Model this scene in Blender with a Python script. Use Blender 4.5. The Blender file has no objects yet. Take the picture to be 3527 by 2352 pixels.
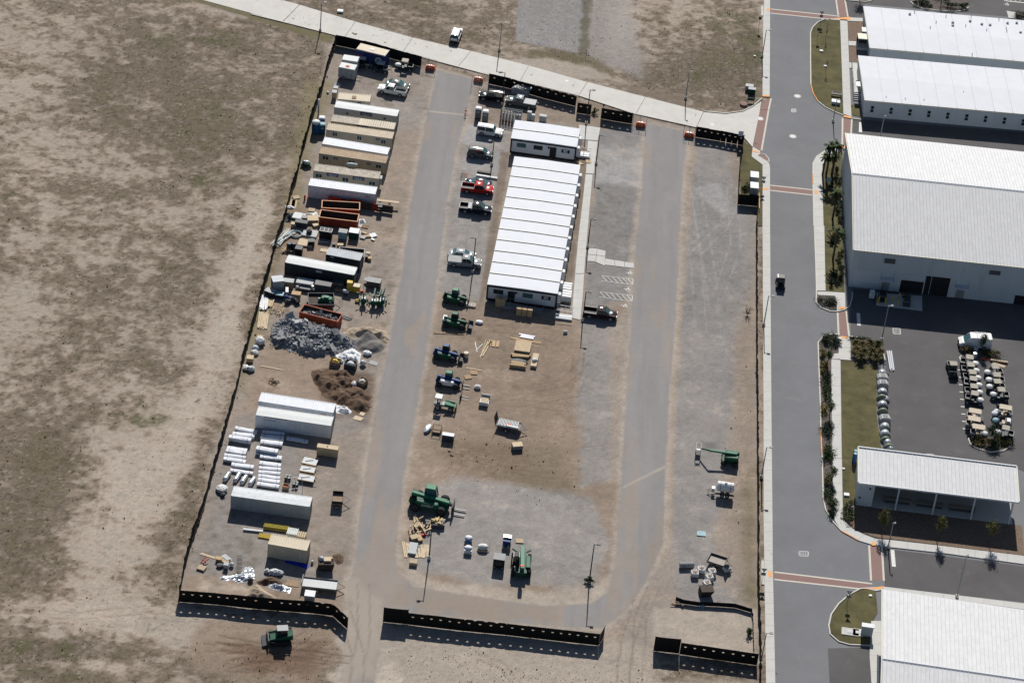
import bpy,bmesh,math,random
import numpy as np
from mathutils import Matrix,Vector
from math import sin,cos,pi,radians,atan2,hypot,tan
random.seed(7)
SC=bpy.context.scene
COL=SC.collection
# ---------------------------------------------------------------- camera, sky, sun, exposure
F_PX,TILT,ROLL,CAM_H=9519.2,radians(54.018),radians(6.044),274.43
CXP,CYP=1763.5,1176.0
_right,_fwd,_up=Vector((1,0,0)),Vector((0,sin(TILT),-cos(TILT))),Vector((0,cos(TILT),sin(TILT)))
_r=_right*cos(ROLL)+_up*sin(ROLL)
_u=_up*cos(ROLL)-_right*sin(ROLL)
cam_d=bpy.data.cameras.new('Camera');cam=bpy.data.objects.new('Camera',cam_d);COL.objects.link(cam)
cam.matrix_world=Matrix(((_r.x,_u.x,-_fwd.x,0),(_r.y,_u.y,-_fwd.y,0),(_r.z,_u.z,-_fwd.z,CAM_H),(0,0,0,1)))
cam_d.sensor_fit='HORIZONTAL';cam_d.sensor_width=36.0;cam_d.lens=F_PX/3527*36.0
cam_d.clip_start=1.0;cam_d.clip_end=20000.0
SC.camera=cam
SUN_EL=radians(37.0)
wd=bpy.data.worlds.new('World');SC.world=wd;wd.use_nodes=True
_n=wd.node_tree.nodes;_n.clear()
sky=_n.new('ShaderNodeTexSky');sky.sky_type='NISHITA';sky.sun_disc=False
sky.sun_elevation=SUN_EL;sky.sun_rotation=0.0;sky.air_density=1.0;sky.dust_density=0.6;sky.ozone_density=2.0
bg=_n.new('ShaderNodeBackground');bg.inputs['Strength'].default_value=0.05
wo=_n.new('ShaderNodeOutputWorld')
wd.node_tree.links.new(sky.outputs[0],bg.inputs[0]);wd.node_tree.links.new(bg.outputs[0],wo.inputs[0])
sd=bpy.data.lights.new('Sun','SUN');sd.energy=5.0;sd.angle=radians(0.53);sd.color=(1.0,0.955,0.89)
sun=bpy.data.objects.new('Sun',sd);COL.objects.link(sun);sun.rotation_euler=(-(pi/2-SUN_EL),0,0);sun.location=(0,500,400)
SC.view_settings.view_transform='Standard';SC.view_settings.look='None'
SC.view_settings.exposure=0.36;SC.view_settings.gamma=1.0;SC.view_settings.use_curve_mapping=False
SHL=1/tan(SUN_EL)
# ---------------------------------------------------------------- where things stand: photo pixel -> point at height z
FR={'A':(900,90,3.92),'B':(900,450,3.92),'C':(900,800,3.92),'D':(800,1150,3.92),'E':(650,1450,3.92),'F':(600,1800,3.92),'G':(1500,200,3.92),'H':(1500,560,3.92),'I':(1480,900,3.36),'J':(1430,1250,3.92),'K':(1350,1650,3.92),'L':(1250,2000,2.6133),'M':(2000,200,3.92),'N':(2500,0,3.92),'O':(2900,0,3.751),'Q':(2500,380,3.92),'R':(2800,780,3.235),'S':(2750,1100,3.027),'T':(2750,1500,3.027),'U':(2650,1900,2.682),'W':(2200,1450,4.48),'X':(2200,1750,2.604),'AC':(0,1652,1.8816),'AD':(1000,0,2.94),'AE':(1700,0,2.352),'AF':(2000,850,2.412),'a1':(960,680,5.88),'a2':(890,930,5.88),'a3':(1370,1710,6.03),'a4':(3260,1180,9.8),'a5':(3280,1340,7.125),'a6':(2990,1220,4.61),'a7':(2820,480,3.014),'a8':(2800,1130,7.84),'a9':(1220,950,10.45),'s':(0,0,1.0),'d':(0,0,2/3)}
def P(fr,x,y,z=0.0):
    o=FR[fr]
    d=_fwd*F_PX+_r*(o[0]+x/o[2]-CXP)-_u*(o[1]+y/o[2]-CYP)
    t=(z-CAM_H)/d.z
    return Vector((d.x*t,d.y*t,z))
def PX(v):
    d=Vector(v)-Vector((0,0,CAM_H));k=F_PX/d.dot(_fwd)
    return CXP+k*d.dot(_r),CYP-k*d.dot(_u)
def yaw(a,b):return atan2(b.y-a.y,b.x-a.x)
# ---------------------------------------------------------------- materials
MATS={}
def mat(name,col,rough=0.7,metal=0.0,var=0.12,scale=1.5,dirt=None,dirt_amt=0.0,spec=0.4,bump=0.0,bscale=20.0,coat=0.0,streak=False,alpha=1.0):
    if name in MATS:return MATS[name]
    if not name.startswith(('glass','foil','lamp'))and not name.endswith('_gloss'):rough=max(rough,.58);metal=min(metal,.08);spec=min(spec,.18);coat=0.0
    m=bpy.data.materials.new(name);m.use_nodes=True;nt=m.node_tree;N=nt.nodes;Lk=nt.links.new
    b=N['Principled BSDF'];b.inputs['Roughness'].default_value=rough;b.inputs['Metallic'].default_value=metal
    b.inputs['Specular IOR Level'].default_value=spec;b.inputs['Coat Weight'].default_value=coat;b.inputs['Coat Roughness'].default_value=0.05
    tc=N.new('ShaderNodeTexCoord');mp=N.new('ShaderNodeMapping');oi=N.new('ShaderNodeObjectInfo')
    if streak:mp.inputs['Scale'].default_value=(1,1,0.12)
    Lk(tc.outputs['Object'],mp.inputs[0])
    cb=N.new('ShaderNodeCombineXYZ');mu=N.new('ShaderNodeMath');mu.operation='MULTIPLY';mu.inputs[1].default_value=57.0
    Lk(oi.outputs['Random'],mu.inputs[0]);Lk(mu.outputs[0],cb.inputs[0]);Lk(mu.outputs[0],cb.inputs[1]);Lk(cb.outputs[0],mp.inputs['Location'])
    no=N.new('ShaderNodeTexNoise');no.inputs['Scale'].default_value=scale;no.inputs['Detail'].default_value=6;no.inputs['Roughness'].default_value=0.65
    Lk(mp.outputs[0],no.inputs['Vector'])
    rp=N.new('ShaderNodeValToRGB');rp.color_ramp.elements[0].position=0.3;rp.color_ramp.elements[1].position=0.7
    lo=[max(0,c*(1-var))for c in col];hi=[min(1,c*(1+var))for c in col]
    rp.color_ramp.elements[0].color=(*lo,1);rp.color_ramp.elements[1].color=(*hi,1)
    Lk(no.outputs[0],rp.inputs[0]);out=rp.outputs[0]
    if dirt:
        n2=N.new('ShaderNodeTexNoise');n2 .inputs['Scale'].default_value=scale*2.3;n2 .inputs['Detail'].default_value=8;n2 .inputs['Roughness'].default_value=0.7
        Lk(mp.outputs[0],n2 .inputs['Vector'])
        r2=N.new('ShaderNodeValToRGB');r2 .color_ramp.elements[0].position=0.62-dirt_amt*0.4;r2 .color_ramp.elements[1].position=0.75
        r2 .color_ramp.elements[1].color=(0.85,0.85,0.85,1)
        Lk(n2 .outputs[0],r2 .inputs[0])
        mx=N.new('ShaderNodeMixRGB');mx.inputs['Color2'].default_value=(*dirt,1)
        Lk(r2 .outputs[0],mx.inputs['Fac']);Lk(out,mx.inputs['Color1']);out=mx.outputs[0]
    Lk(out,b.inputs['Base Color'])
    if bump:
        n3=N.new('ShaderNodeTexNoise');n3 .inputs['Scale'].default_value=bscale;n3 .inputs['Detail'].default_value=5
        Lk(tc.outputs['Object'],n3 .inputs['Vector'])
        bp=N.new('ShaderNodeBump');bp.inputs['Strength'].default_value=bump;bp.inputs['Distance'].default_value=0.05
        Lk(n3 .outputs[0],bp.inputs['Height']);Lk(bp.outputs[0],b.inputs['Normal'])
    if alpha<1:b.inputs['Alpha'].default_value=alpha
    MATS[name]=m
    return m
RUST=(0.16,0.075,0.035)
M={'white_paint':mat('white_paint',(0.62,0.63,0.64),0.45,var=0.05,dirt=(0.45,0.42,0.36),dirt_amt=0.05,spec=0.15),'roof_white':mat('roof_white',(0.60,0.62,0.66),0.7,var=0.04,scale=0.5,dirt=(0.5,0.6,0.6),dirt_amt=0.12,spec=0.15),'membrane':mat('membrane',(0.56,0.575,0.61),0.7,var=0.04,scale=0.25,dirt=(0.50,0.50,0.51),dirt_amt=0.10,spec=0.15),'roof_metal':mat('roof_metal',(0.54,0.545,0.555),0.7,0.0,var=0.08,scale=0.6,dirt=(0.45,0.43,0.40),dirt_amt=0.14,spec=0.15),'seam':mat('seam',(0.42,0.44,0.48),0.6,var=0.1,spec=0.15),'wall_grey':mat('wall_grey',(0.46,0.50,0.53),0.7,var=0.05,scale=0.4,dirt=(0.33,0.36,0.38),dirt_amt=0.12,streak=True,spec=0.15),'wall_white':mat('wall_white',(0.52,0.545,0.575),0.7,var=0.04,scale=0.4),'trim_cream':mat('trim_cream',(0.62,0.60,0.50),0.6,var=0.05),'black':mat('black',(0.018,0.018,0.02),0.6,var=0.25,scale=3),'black_gloss':mat('black_gloss',(0.010,0.011,0.013),0.18,var=0.2,coat=0.0,spec=0.12),'rubber':mat('rubber',(0.022,0.022,0.023),0.85,var=0.3,scale=6),'rim':mat('rim',(0.36,0.36,0.37),0.4,0.6,var=0.1),'glass':mat('glass',(0.018,0.030,0.034),0.06,var=0.1,spec=0.7),'glass_teal':mat('glass_teal',(0.05,0.12,0.13),0.08,var=0.2,spec=0.7),'steel':mat('steel',(0.26,0.265,0.275),0.4,0.5,var=0.12),'galv':mat('galv',(0.34,0.355,0.365),0.45,0.25,var=0.12,scale=4),'dark_steel':mat('dark_steel',(0.07,0.072,0.078),0.5,0.3,var=0.2),'pole_dark':mat('pole_dark',(0.030,0.030,0.032),0.5,0.2,var=0.2),'pole_grey':mat('pole_grey',(0.26,0.27,0.275),0.5,0.3,var=0.1),'concrete':mat('concrete',(0.50,0.485,0.455),0.85,var=0.07,scale=0.35,dirt=(0.38,0.35,0.31),dirt_amt=0.12,bump=0.1,spec=0.15),'sidewalk':mat('sidewalk',(0.47,0.465,0.445),0.85,var=0.06,scale=0.5,dirt=(0.36,0.34,0.31),dirt_amt=0.10,bump=0.1,spec=0.15),'kerb':mat('kerb',(0.52,0.50,0.45),0.85,var=0.1,scale=1.5,dirt=(0.32,0.30,0.27),dirt_amt=0.12,spec=0.15),'kerb_orange':mat('kerb_orange',(0.62,0.30,0.12),0.8,var=0.15),'brick':mat('brick',(0.215,0.135,0.122),0.85,var=0.22,scale=6,dirt=(0.30,0.20,0.18),dirt_amt=0.18,bump=0.3,bscale=9),'brick_border':mat('brick_border',(0.50,0.47,0.41),0.85,var=0.1,scale=2),'tactile':mat('tactile',(0.68,0.33,0.12),0.8,var=0.12,scale=4),'paint_white':mat('paint_white',(0.60,0.60,0.57),0.8,var=0.14,scale=3,dirt=(0.34,0.33,0.31),dirt_amt=0.2),'lawn':mat('lawn',(0.085,0.075,0.034),0.95,var=0.4,scale=0.35,dirt=(0.055,0.085,0.022),dirt_amt=0.22,bump=0.8,bscale=6),'mulch':mat('mulch',(0.16,0.115,0.085),0.95,var=0.35,scale=3,bump=0.8,bscale=12),'mulch_dark':mat('mulch_dark',(0.10,0.085,0.075),0.95,var=0.4,scale=4,bump=0.8,bscale=12),'wood':mat('wood',(0.42,0.30,0.175),0.8,var=0.22,scale=3),'wood_pale':mat('wood_pale',(0.50,0.405,0.28),0.8,var=0.2,scale=3),'wood_old':mat('wood_old',(0.26,0.19,0.13),0.85,var=0.3,scale=3),'plywood':mat('plywood',(0.43,0.335,0.22),0.8,var=0.12,scale=1.5),'card':mat('card',(0.46,0.33,0.20),0.85,var=0.12),'wrap':mat('wrap',(0.58,0.60,0.65),0.28,var=0.08,scale=2.5,bump=0.5,bscale=5),'wrap_clear':mat('wrap_clear',(0.48,0.49,0.50),0.25,0.15,var=0.45,scale=5,bump=1.0,bscale=5),'tarp_white':mat('tarp_white',(0.62,0.635,0.65),0.4,var=0.12,scale=3,bump=0.7,bscale=4),'green':mat('green',(0.010,0.075,0.042),0.35,var=0.15,scale=2,dirt=(0.05,0.08,0.05),dirt_amt=0.1,coat=0.12,spec=0.3),'green_light':mat('green_light',(0.035,0.17,0.098),0.4,var=0.12,coat=0.12,spec=0.3),'green_dark':mat('green_dark',(0.010,0.045,0.032),0.45,var=0.2),'blue':mat('blue',(0.02,0.05,0.16),0.4,var=0.15,coat=0.12,spec=0.3),'blue_tarp':mat('blue_tarp',(0.01,0.03,0.35),0.6,var=0.2),'blue_toilet':mat('blue_toilet',(0.02,0.09,0.20),0.5,var=0.1),'sign_shade_blue':mat('sign_shade_blue',(0.012,0.025,0.10),0.5,var=0.1),'sign_navy':mat('sign_navy',(0.006,0.010,0.030),0.5,var=0.1),'text_white':mat('text_white',(0.72,0.73,0.75),0.6,var=0.03),'text_dark':mat('text_dark',(0.02,0.03,0.045),0.6,var=0.1),'text_red':mat('text_red',(0.45,0.03,0.03),0.6,var=0.1),'orange':mat('orange',(0.55,0.10,0.035),0.5,var=0.12),'orange_rim':mat('orange_rim',(0.62,0.33,0.20),0.7,var=0.15),'dump_red':mat('dump_red',(0.27,0.040,0.020),0.65,var=0.2,scale=2,dirt=RUST,dirt_amt=0.15,streak=True),'dump_orange':mat('dump_orange',(0.34,0.075,0.034),0.65,var=0.18,scale=2,dirt=(0.12,0.05,0.03),dirt_amt=0.15,streak=True),'dump_in':mat('dump_in',(0.055,0.042,0.035),0.8,var=0.3,scale=2,dirt=RUST,dirt_amt=0.15),'yellow':mat('yellow',(0.52,0.38,0.05),0.5,var=0.12),'yellow_pipe':mat('yellow_pipe',(0.36,0.30,0.05),0.5,var=0.15),'red':mat('red',(0.42,0.022,0.018),0.33,var=0.1,coat=0.0,spec=0.12),'plastic_grey':mat('plastic_grey',(0.22,0.225,0.23),0.6,var=0.12),'toilet_grey':mat('toilet_grey',(0.115,0.13,0.14),0.6,var=0.1),'plastic_dark':mat('plastic_dark',(0.045,0.052,0.06),0.5,var=0.15),'aqua':mat('aqua',(0.20,0.34,0.38),0.5,var=0.15),'pvc':mat('pvc',(0.62,0.65,0.62),0.4,var=0.08),'c_cream':mat('c_cream',(0.52,0.455,0.345),0.6,var=0.06,dirt=(0.36,0.24,0.15),dirt_amt=0.10,streak=True,spec=0.15),'c_beige':mat('c_beige',(0.34,0.30,0.235),0.65,var=0.08,dirt=(0.26,0.17,0.10),dirt_amt=0.12,streak=True),'c_beige_roof':mat('c_beige_roof',(0.46,0.395,0.30),0.7,var=0.12,scale=1.0,dirt=(0.30,0.19,0.11),dirt_amt=0.20),'c_rust_roof':mat('c_rust_roof',(0.36,0.275,0.19),0.75,var=0.2,scale=1.0,dirt=(0.24,0.13,0.07),dirt_amt=0.34),'c_dirty_roof':mat('c_dirty_roof',(0.40,0.36,0.30),0.75,var=0.3,scale=1.4,dirt=(0.13,0.12,0.11),dirt_amt=0.3),'c_white':mat('c_white',(0.56,0.585,0.62),0.5,var=0.06,dirt=(0.46,0.45,0.43),dirt_amt=0.08,streak=True,spec=0.15),'c_white_roof':mat('c_white_roof',(0.66,0.68,0.72),0.65,var=0.07,scale=1.2,dirt=(0.42,0.36,0.30),dirt_amt=0.14,spec=0.15),'c_grey':mat('c_grey',(0.30,0.335,0.36),0.6,var=0.08,dirt=(0.20,0.19,0.18),dirt_amt=0.14,streak=True),'c_grey_roof':mat('c_grey_roof',(0.52,0.55,0.57),0.6,var=0.08,scale=0.8,dirt=(0.20,0.14,0.10),dirt_amt=0.19),'c_pale':mat('c_pale',(0.36,0.38,0.385),0.65,var=0.05,dirt=(0.33,0.32,0.29),dirt_amt=0.1,streak=True),'c_pale_roof':mat('c_pale_roof',(0.54,0.56,0.56),0.6,var=0.06,scale=0.8,dirt=(0.42,0.41,0.38),dirt_amt=0.14,spec=0.15),'c_dark':mat('c_dark',(0.032,0.036,0.042),0.55,var=0.15,dirt=(0.06,0.06,0.06),dirt_amt=0.1,streak=True),'c_steel':mat('c_steel',(0.32,0.345,0.37),0.5,0.15,var=0.12,scale=1.0,dirt=(0.20,0.20,0.21),dirt_amt=0.24),'screen':mat('screen',(0.011,0.0105,0.010),0.8,var=0.25,scale=0.8),'silt':mat('silt',(0.013,0.013,0.014),0.85,var=0.25,scale=1.5),'skin_bag':mat('skin_bag',(0.56,0.56,0.55),0.5,var=0.2,scale=4,bump=0.6,bscale=6),'rubble_a':mat('rubble_a',(0.20,0.205,0.215),0.9,var=0.5,scale=1.2,bump=0.4),'rubble_b':mat('rubble_b',(0.30,0.305,0.315),0.9,var=0.45,scale=1.2,bump=0.4),'soil':mat('soil',(0.105,0.068,0.046),0.95,var=0.4,scale=1.3,dirt=(0.055,0.034,0.024),dirt_amt=0.25,bump=1.0,bscale=5),'soil_sand':mat('soil_sand',(0.33,0.265,0.20),0.95,var=0.2,scale=1.0,bump=0.7,bscale=5),'ash':mat('ash',(0.165,0.155,0.145),0.95,var=0.25,scale=1.2,bump=0.5,bscale=8),'silver':mat('silver',(0.26,0.27,0.28),0.5,0.6,var=0.06,coat=0.0,spec=0.12),'car_white':mat('car_white',(0.70,0.70,0.69),0.33,var=0.03,coat=0.0,spec=0.12),'car_grey':mat('car_grey',(0.10,0.115,0.115),0.45,0.5,var=0.06,coat=0.0,spec=0.12),'car_black':mat('car_black',(0.008,0.009,0.011),0.33,0.1,var=0.1,coat=0.0,spec=0.12),'car_navy':mat('car_navy',(0.012,0.018,0.032),0.33,0.2,var=0.1,coat=0.0,spec=0.12),'car_maroon':mat('car_maroon',(0.030,0.014,0.018),0.33,0.2,var=0.1,coat=0.0,spec=0.12),'lamp_glass':mat('lamp_glass',(0.62,0.62,0.60),0.4,var=0.03),'tail_red':mat('tail_red',(0.30,0.015,0.012),0.3,var=0.05),'tan_roof':mat('tan_roof',(0.25,0.225,0.185),0.6,var=0.08),'beige_seat':mat('beige_seat',(0.40,0.335,0.255),0.6,var=0.08),'foil':mat('foil',(0.50,0.53,0.56),0.3,0.45,var=0.2,scale=3,bump=0.3,bscale=6),'sage':mat('sage',(0.19,0.22,0.155),0.5,var=0.1),'leaf_dark':mat('leaf_dark',(0.018,0.036,0.014),0.7,var=0.5,scale=3),'leaf':mat('leaf',(0.040,0.062,0.018),0.7,var=0.45,scale=3),'leaf_olive':mat('leaf_olive',(0.085,0.080,0.024),0.75,var=0.45,scale=3),'leaf_yellow':mat('leaf_yellow',(0.16,0.125,0.024),0.75,var=0.4,scale=3),'grass_tan':mat('grass_tan',(0.16,0.115,0.050),0.8,var=0.45,scale=2),'bark':mat('bark',(0.075,0.060,0.048),0.9,var=0.35,scale=5),'weed':mat('weed',(0.085,0.078,0.042),0.9,var=0.5,scale=0.3),'weed_dry':mat('weed_dry',(0.27,0.205,0.13),0.9,var=0.4,scale=0.3),}
for _k in ('silver','car_white','car_grey','car_black','car_navy','car_maroon','red'):
    _c=M[_k].node_tree.nodes['Color Ramp'].color_ramp.elements[1].color
    M[_k+'_gloss']=mat(_k+'_gloss',(_c[0],_c[1],_c[2]),.16,var=.03,spec=.3)
# ---------------------------------------------------------------- mesh builder and scene helpers
class MB:
    def __init__(s):s.v=[];s.f=[];s.smooth=False
    def add(s,vs,fs,mx=None):
        n=len(s.v)
        if mx is not None:vs=[mx@Vector(p)for p in vs]
        s.v+=[tuple(p)for p in vs];s.f+=[tuple(i+n for i in f)for f in fs];return s
    def box(s,x0,x1,y0,y1,z0,z1,mx=None):
        return s.add([(x0,y0,z0),(x1,y0,z0),(x1,y1,z0),(x0,y1,z0),(x0,y0,z1),(x1,y0,z1),(x1,y1,z1),(x0,y1,z1)],[(0,3,2,1),(4,5,6,7),(0,1,5,4),(1,2,6,5),(2,3,7,6),(3,0,4,7)],mx)
    def cb(s,c,d,rz=0,rx=0,ry=0):
        mx=Matrix.Translation(c)@Matrix.Rotation(rz,4,'Z')@Matrix.Rotation(ry,4,'Y')@Matrix.Rotation(rx,4,'X')
        return s.box(-d[0]/2,d[0]/2,-d[1]/2,d[1]/2,-d[2]/2,d[2]/2,mx)
    def bar(s,a,b,w,h=None):
        a=Vector(a);b=Vector(b);L=(b-a).length
        if L<1e-6:return s
        mx=Matrix.Translation(a)@(b-a).to_track_quat('X','Z').to_matrix().to_4x4()
        h=h or w
        return s.box(0,L,-w/2,w/2,-h/2,h/2,mx)
    def cyl(s,a,b,r,n=8,r1=None,caps=True):
        a=Vector(a);b=Vector(b);r1=r if r1 is None else r1
        q=(b-a).to_track_quat('Z','Y');vs=[]
        for (c,rr)in ((a,r),(b,r1)):
            for i in range(n):vs.append(c+q@Vector((rr*cos(2*pi*i/n),rr*sin(2*pi*i/n),0)))
        fs=[(i,(i+1)%n,n+(i+1)%n,n+i)for i in range(n)]
        if caps:fs+=[tuple(range(n-1,-1,-1)),tuple(range(n,2*n))]
        return s.add(vs,fs)
    def tube(s,pts,r,n=6):
        for a,b in zip(pts,pts[1:]):s.cyl(a,b,r,n)
        return s
    def prism(s,pts,z0,z1,mx=None):
        n=len(pts);vs=[(p[0],p[1],z0)for p in pts]+[(p[0],p[1],z1)for p in pts]
        return s.add(vs,[tuple(range(n-1,-1,-1)),tuple(range(n,2*n))]+[(i,(i+1)%n,n+(i+1)%n,n+i)for i in range(n)],mx)
    def extr(s,prof,y0,y1,bev=0.0,mx=None):
        n=len(prof);cx=sum(p[0]for p in prof)/n;cz=sum(p[1]for p in prof)/n
        lev=[(y0,bev),(y0+bev,0),(y1-bev,0),(y1,bev)]if bev else [(y0,0),(y1,0)]
        vs=[]
        for y,b in lev:
            for (x,z)in prof:
                d=hypot(x-cx,z-cz)or 1;k=max(0,1-b/d)
                vs.append((cx+(x-cx)*k,y,cz+(z-cz)*k))
        m=len(lev);fs=[tuple(range(n)),tuple(range(m*n-1,(m-1)*n-1,-1))]
        for j in range(m-1):
            for i in range(n):fs.append((j*n+i,(j+1)*n+i,(j+1)*n+(i+1)%n,j*n+(i+1)%n))
        return s.add(vs,fs,mx)
    def loft(s,rings,closed=True,caps=True,mx=None):
        n=len(rings[0]);vs=[p for r in rings for p in r];fs=[]
        for j in range(len(rings)-1):
            for i in range(n if closed else n-1):fs.append((j*n+i,j*n+(i+1)%n,(j+1)*n+(i+1)%n,(j+1)*n+i))
        if caps and closed:fs+=[tuple(range(n-1,-1,-1)),tuple(range((len(rings)-1)*n,len(rings)*n))]
        return s.add(vs,fs,mx)
    def lathe(s,prof,n=12,mx=None):
        return s.loft([[(r*cos(2*pi*i/n),r*sin(2*pi*i/n),z)for i in range(n)]for r,z in prof],mx=mx)
    def ball(s,c,r,n=8,m=5,sq=(1,1,1),jit=0.0):
        prof=[]
        for j in range(m+1):
            a=-pi/2+pi*j/m;prof.append((max(cos(a),0.03),sin(a)))
        rings=[[(c[0]+r*sq[0]*pr*cos(2*pi*i/n)*(1+random.uniform(-jit,jit)),c[1]+r*sq[1]*pr*sin(2*pi*i/n)*(1+random.uniform(-jit,jit)),c[2]+r*sq[2]*z*(1+random.uniform(-jit,jit)*0.5))for i in range(n)]for pr,z in prof]
        return s.loft(rings)
    def quad(s,a,b,c,d):return s.add([a,b,c,d],[(0,1,2,3)])
    def corr(s,a,b,h,depth=0.05,pitch=0.28,up=None):
        a=Vector(a);b=Vector(b);h=Vector(h);L=(b-a).length;t=(b-a)/L;nrm=t.cross(h).normalized()
        n=max(2,int(L/pitch));pts=[]
        for i in range(n):
            for (k,o)in ((0.0,0),(0.25,0),(0.5,1),(0.75,1)):
                pts.append(a+t*(L*(i+k)/n)+nrm*(depth*o))
        pts.append(b)
        m=len(pts);vs=pts+[p+h for p in pts]
        return s.add(vs,[(i,i+1,m+i+1,m+i)for i in range(m-1)])
    def mesh(s,name):
        me=bpy.data.meshes.new(name);me.from_pydata(s.v,[],s.f);me.update()
        if s.smooth:me.polygons.foreach_set('use_smooth',[True]*len(me.polygons))
        return me
    def build(s,name,m,parent=None,loc=None,rz=0.0,label=None):
        o=bpy.data.objects.new(name,s.mesh(name));COL.objects.link(o)
        o.data.materials.append(M[m]if isinstance(m,str)else m)
        if parent is not None:o.parent=parent
        if loc is not None:o.location=loc
        if rz:o.rotation_euler.z=rz
        if label:o['label']=label
        return o
def tag(o,label,cat,group=None):
    o['label']=label;o['category']=cat
    if group:o['group']=group
    return o
def thing(name,label,cat,loc=(0,0,0),rz=0.0,group=None):
    o=bpy.data.objects.new(name,None);COL.objects.link(o);o.empty_display_size=0.3
    o.location=loc;o.rotation_euler=(0,0,rz)
    return tag(o,label,cat,group)
def struct(o):o['kind']='structure';return o
def snode(name):
    o=bpy.data.objects.new(name,None);COL.objects.link(o);o['kind']='structure';return o
def part(o,src,loc=None,rz=None):
    c=src.copy();COL.objects.link(c);c.parent=o
    if loc is not None:c.location=loc
    if rz is not None:c.rotation_euler.z=rz
    for k in src.children:
        d=k.copy();COL.objects.link(d);d.parent=c
    return c
def dup(root,loc,rz,label,group=None):
    r=root.copy();COL.objects.link(r);r.location=loc;r.rotation_euler=(0,0,rz);r['label']=label
    if group:r['group']=group
    for ch in list(root.children):part(r,ch)
    return r
def text_mesh(txt,size,m,parent,loc,rot,name='lettering',width=None,bold=0.0):
    cu=bpy.data.curves.new(name,'FONT');cu.body=txt;cu.size=size;cu.align_x='CENTER';cu.align_y='CENTER';cu.resolution_u=2;cu.extrude=0.004;cu.offset=bold
    t=bpy.data.objects.new(name+'_c',cu);COL.objects.link(t)
    bpy.context.view_layer.update()
    me=bpy.data.meshes.new_from_object(t.evaluated_get(bpy.context.evaluated_depsgraph_get()))
    bpy.data.objects.remove(t);o=bpy.data.objects.new(name,me);COL.objects.link(o)
    me.materials.clear();me.materials.append(M[m]);o.parent=parent;o.location=loc;o.rotation_euler=rot
    if width:
        xs=[v.co.x for v in me.vertices]
        if xs:
            k=width/(max(xs)-min(xs));o.scale=(k,1,1)
    return o
# ================================================================ terrain
def _hash(ix,iy,seed):
    h=(ix.astype(np.int64)*374761393+iy.astype(np.int64)*668265263+seed*1442695041)&0x7fffffff
    h=((h^(h>>13))*1274126177)&0x7fffffff
    return ((h^(h>>16))&0xffff)/65535.0
def vnoise(x,y,seed=0):
    ix=np.floor(x);iy=np.floor(y);fx=x-ix;fy=y-iy
    fx=fx*fx*(3-2*fx);fy=fy*fy*(3-2*fy)
    a=_hash(ix,iy,seed);b=_hash(ix+1,iy,seed);c=_hash(ix,iy+1,seed);d=_hash(ix+1,iy+1,seed)
    return (a*(1-fx)+b*fx)*(1-fy)+(c*(1-fx)+d*fx)*fy
def fbm(x,y,s,octv=4,seed=0,gain=0.5):
    o=0;a=1;t=0
    for i in range(octv):
        o=o+a*vnoise(x/s*2**i+17.3*i,y/s*2**i+9.1*i,seed+i);t+=a;a*=gain
    return o/t
def sstep(a,b,x):
    t=np.clip((x-a)/(b-a),0,1);return t*t*(3-2*t)
STEP=0.3
gx=np.arange(-114,47.0,STEP);gy=np.arange(262,527.0,STEP)
gx=np.concatenate([-114-np.array([5000,2500,1000,400,150,60,20,6]),gx,47+np.array([3,10,25,50,90,200,600,1500,5000])])
gy=np.concatenate([262-np.array([5000,2500,1000,400,150,60,20,6]),gy,527+np.array([3,10,30,80,200,600,1500,4000,9000])])
GX,GY=np.meshgrid(gx,gy);NXg,NYg=len(gx),len(gy)
X,Y=GX,GY
COLR=np.zeros((NYg,NXg,3));ZZ=np.zeros((NYg,NXg));ALL=(slice(None),slice(None))
SAND=np.array((.335,.272,.218));PALE=np.array((.43,.372,.315));DRY=np.array((.132,.103,.074));OLIVE=np.array((.108,.094,.050));GREEN=np.array((.058,.078,.022))
GRAVEL=np.array((.292,.276,.264));GDARK=np.array((.20,.193,.19));GPALE=np.array((.36,.355,.35));ASPH=np.array((.272,.262,.258));DIRT=np.array((.262,.204,.158));DDARK=np.array((.125,.083,.058))
n_big=fbm(X,Y*1.5,34,4,11);n_mid=fbm(X,Y*1.4,9,4,23);n_sm=fbm(X,Y,2.2,3,37);n_fine=vnoise(X/0.45,Y/0.45,51);n_f2=vnoise(X/0.31,Y/0.31,77);n_edge=fbm(X,Y,4.0,5,91,.6)-0.5;n_e2=fbm(X,Y,11.0,3,191)-0.5
def lerp(c,a,sl=ALL):
    if isinstance(a,tuple):a,sl=a
    v=COLR[sl];v+=(np.asarray(c)-v)*a[...,None]
def box_sl(x0,x1,y0,y1,m):
    i0,i1=np.searchsorted(gx,[x0-m,x1+m]);j0,j1=np.searchsorted(gy,[y0-m,y1+m])
    return (slice(j0,max(j1,j0+1)),slice(i0,max(i1,i0+1)))
class SM:
    def __init__(s,a,sl):s.a=a;s.sl=sl
    def __mul__(s,k):return SM(s.a*(k[s.sl]if isinstance(k,np.ndarray)else k),s.sl)
def put(c,m):lerp(c,np.clip(m.a,0,1),m.sl)
bias=np.zeros((NYg,NXg))
def pxy(x,y,fr='d'):
    p=P(fr,x,y);return p.x,p.y
def blob(x,y,rx,ry,fr='d'):
    cx,cy=pxy(x,y,fr);ex,_=pxy(x+rx,y,fr);_,ey=pxy(x,y-ry,fr)
    a=abs(ex-cx)or 1;b=abs(ey-cy)or 1;sl=box_sl(cx-2*a,cx+2*a,cy-2*b,cy+2*b,0)
    return SM(np.exp(-(((X[sl]-cx)/a)**2+((Y[sl]-cy)/b)**2)*1.2),sl)
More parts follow.
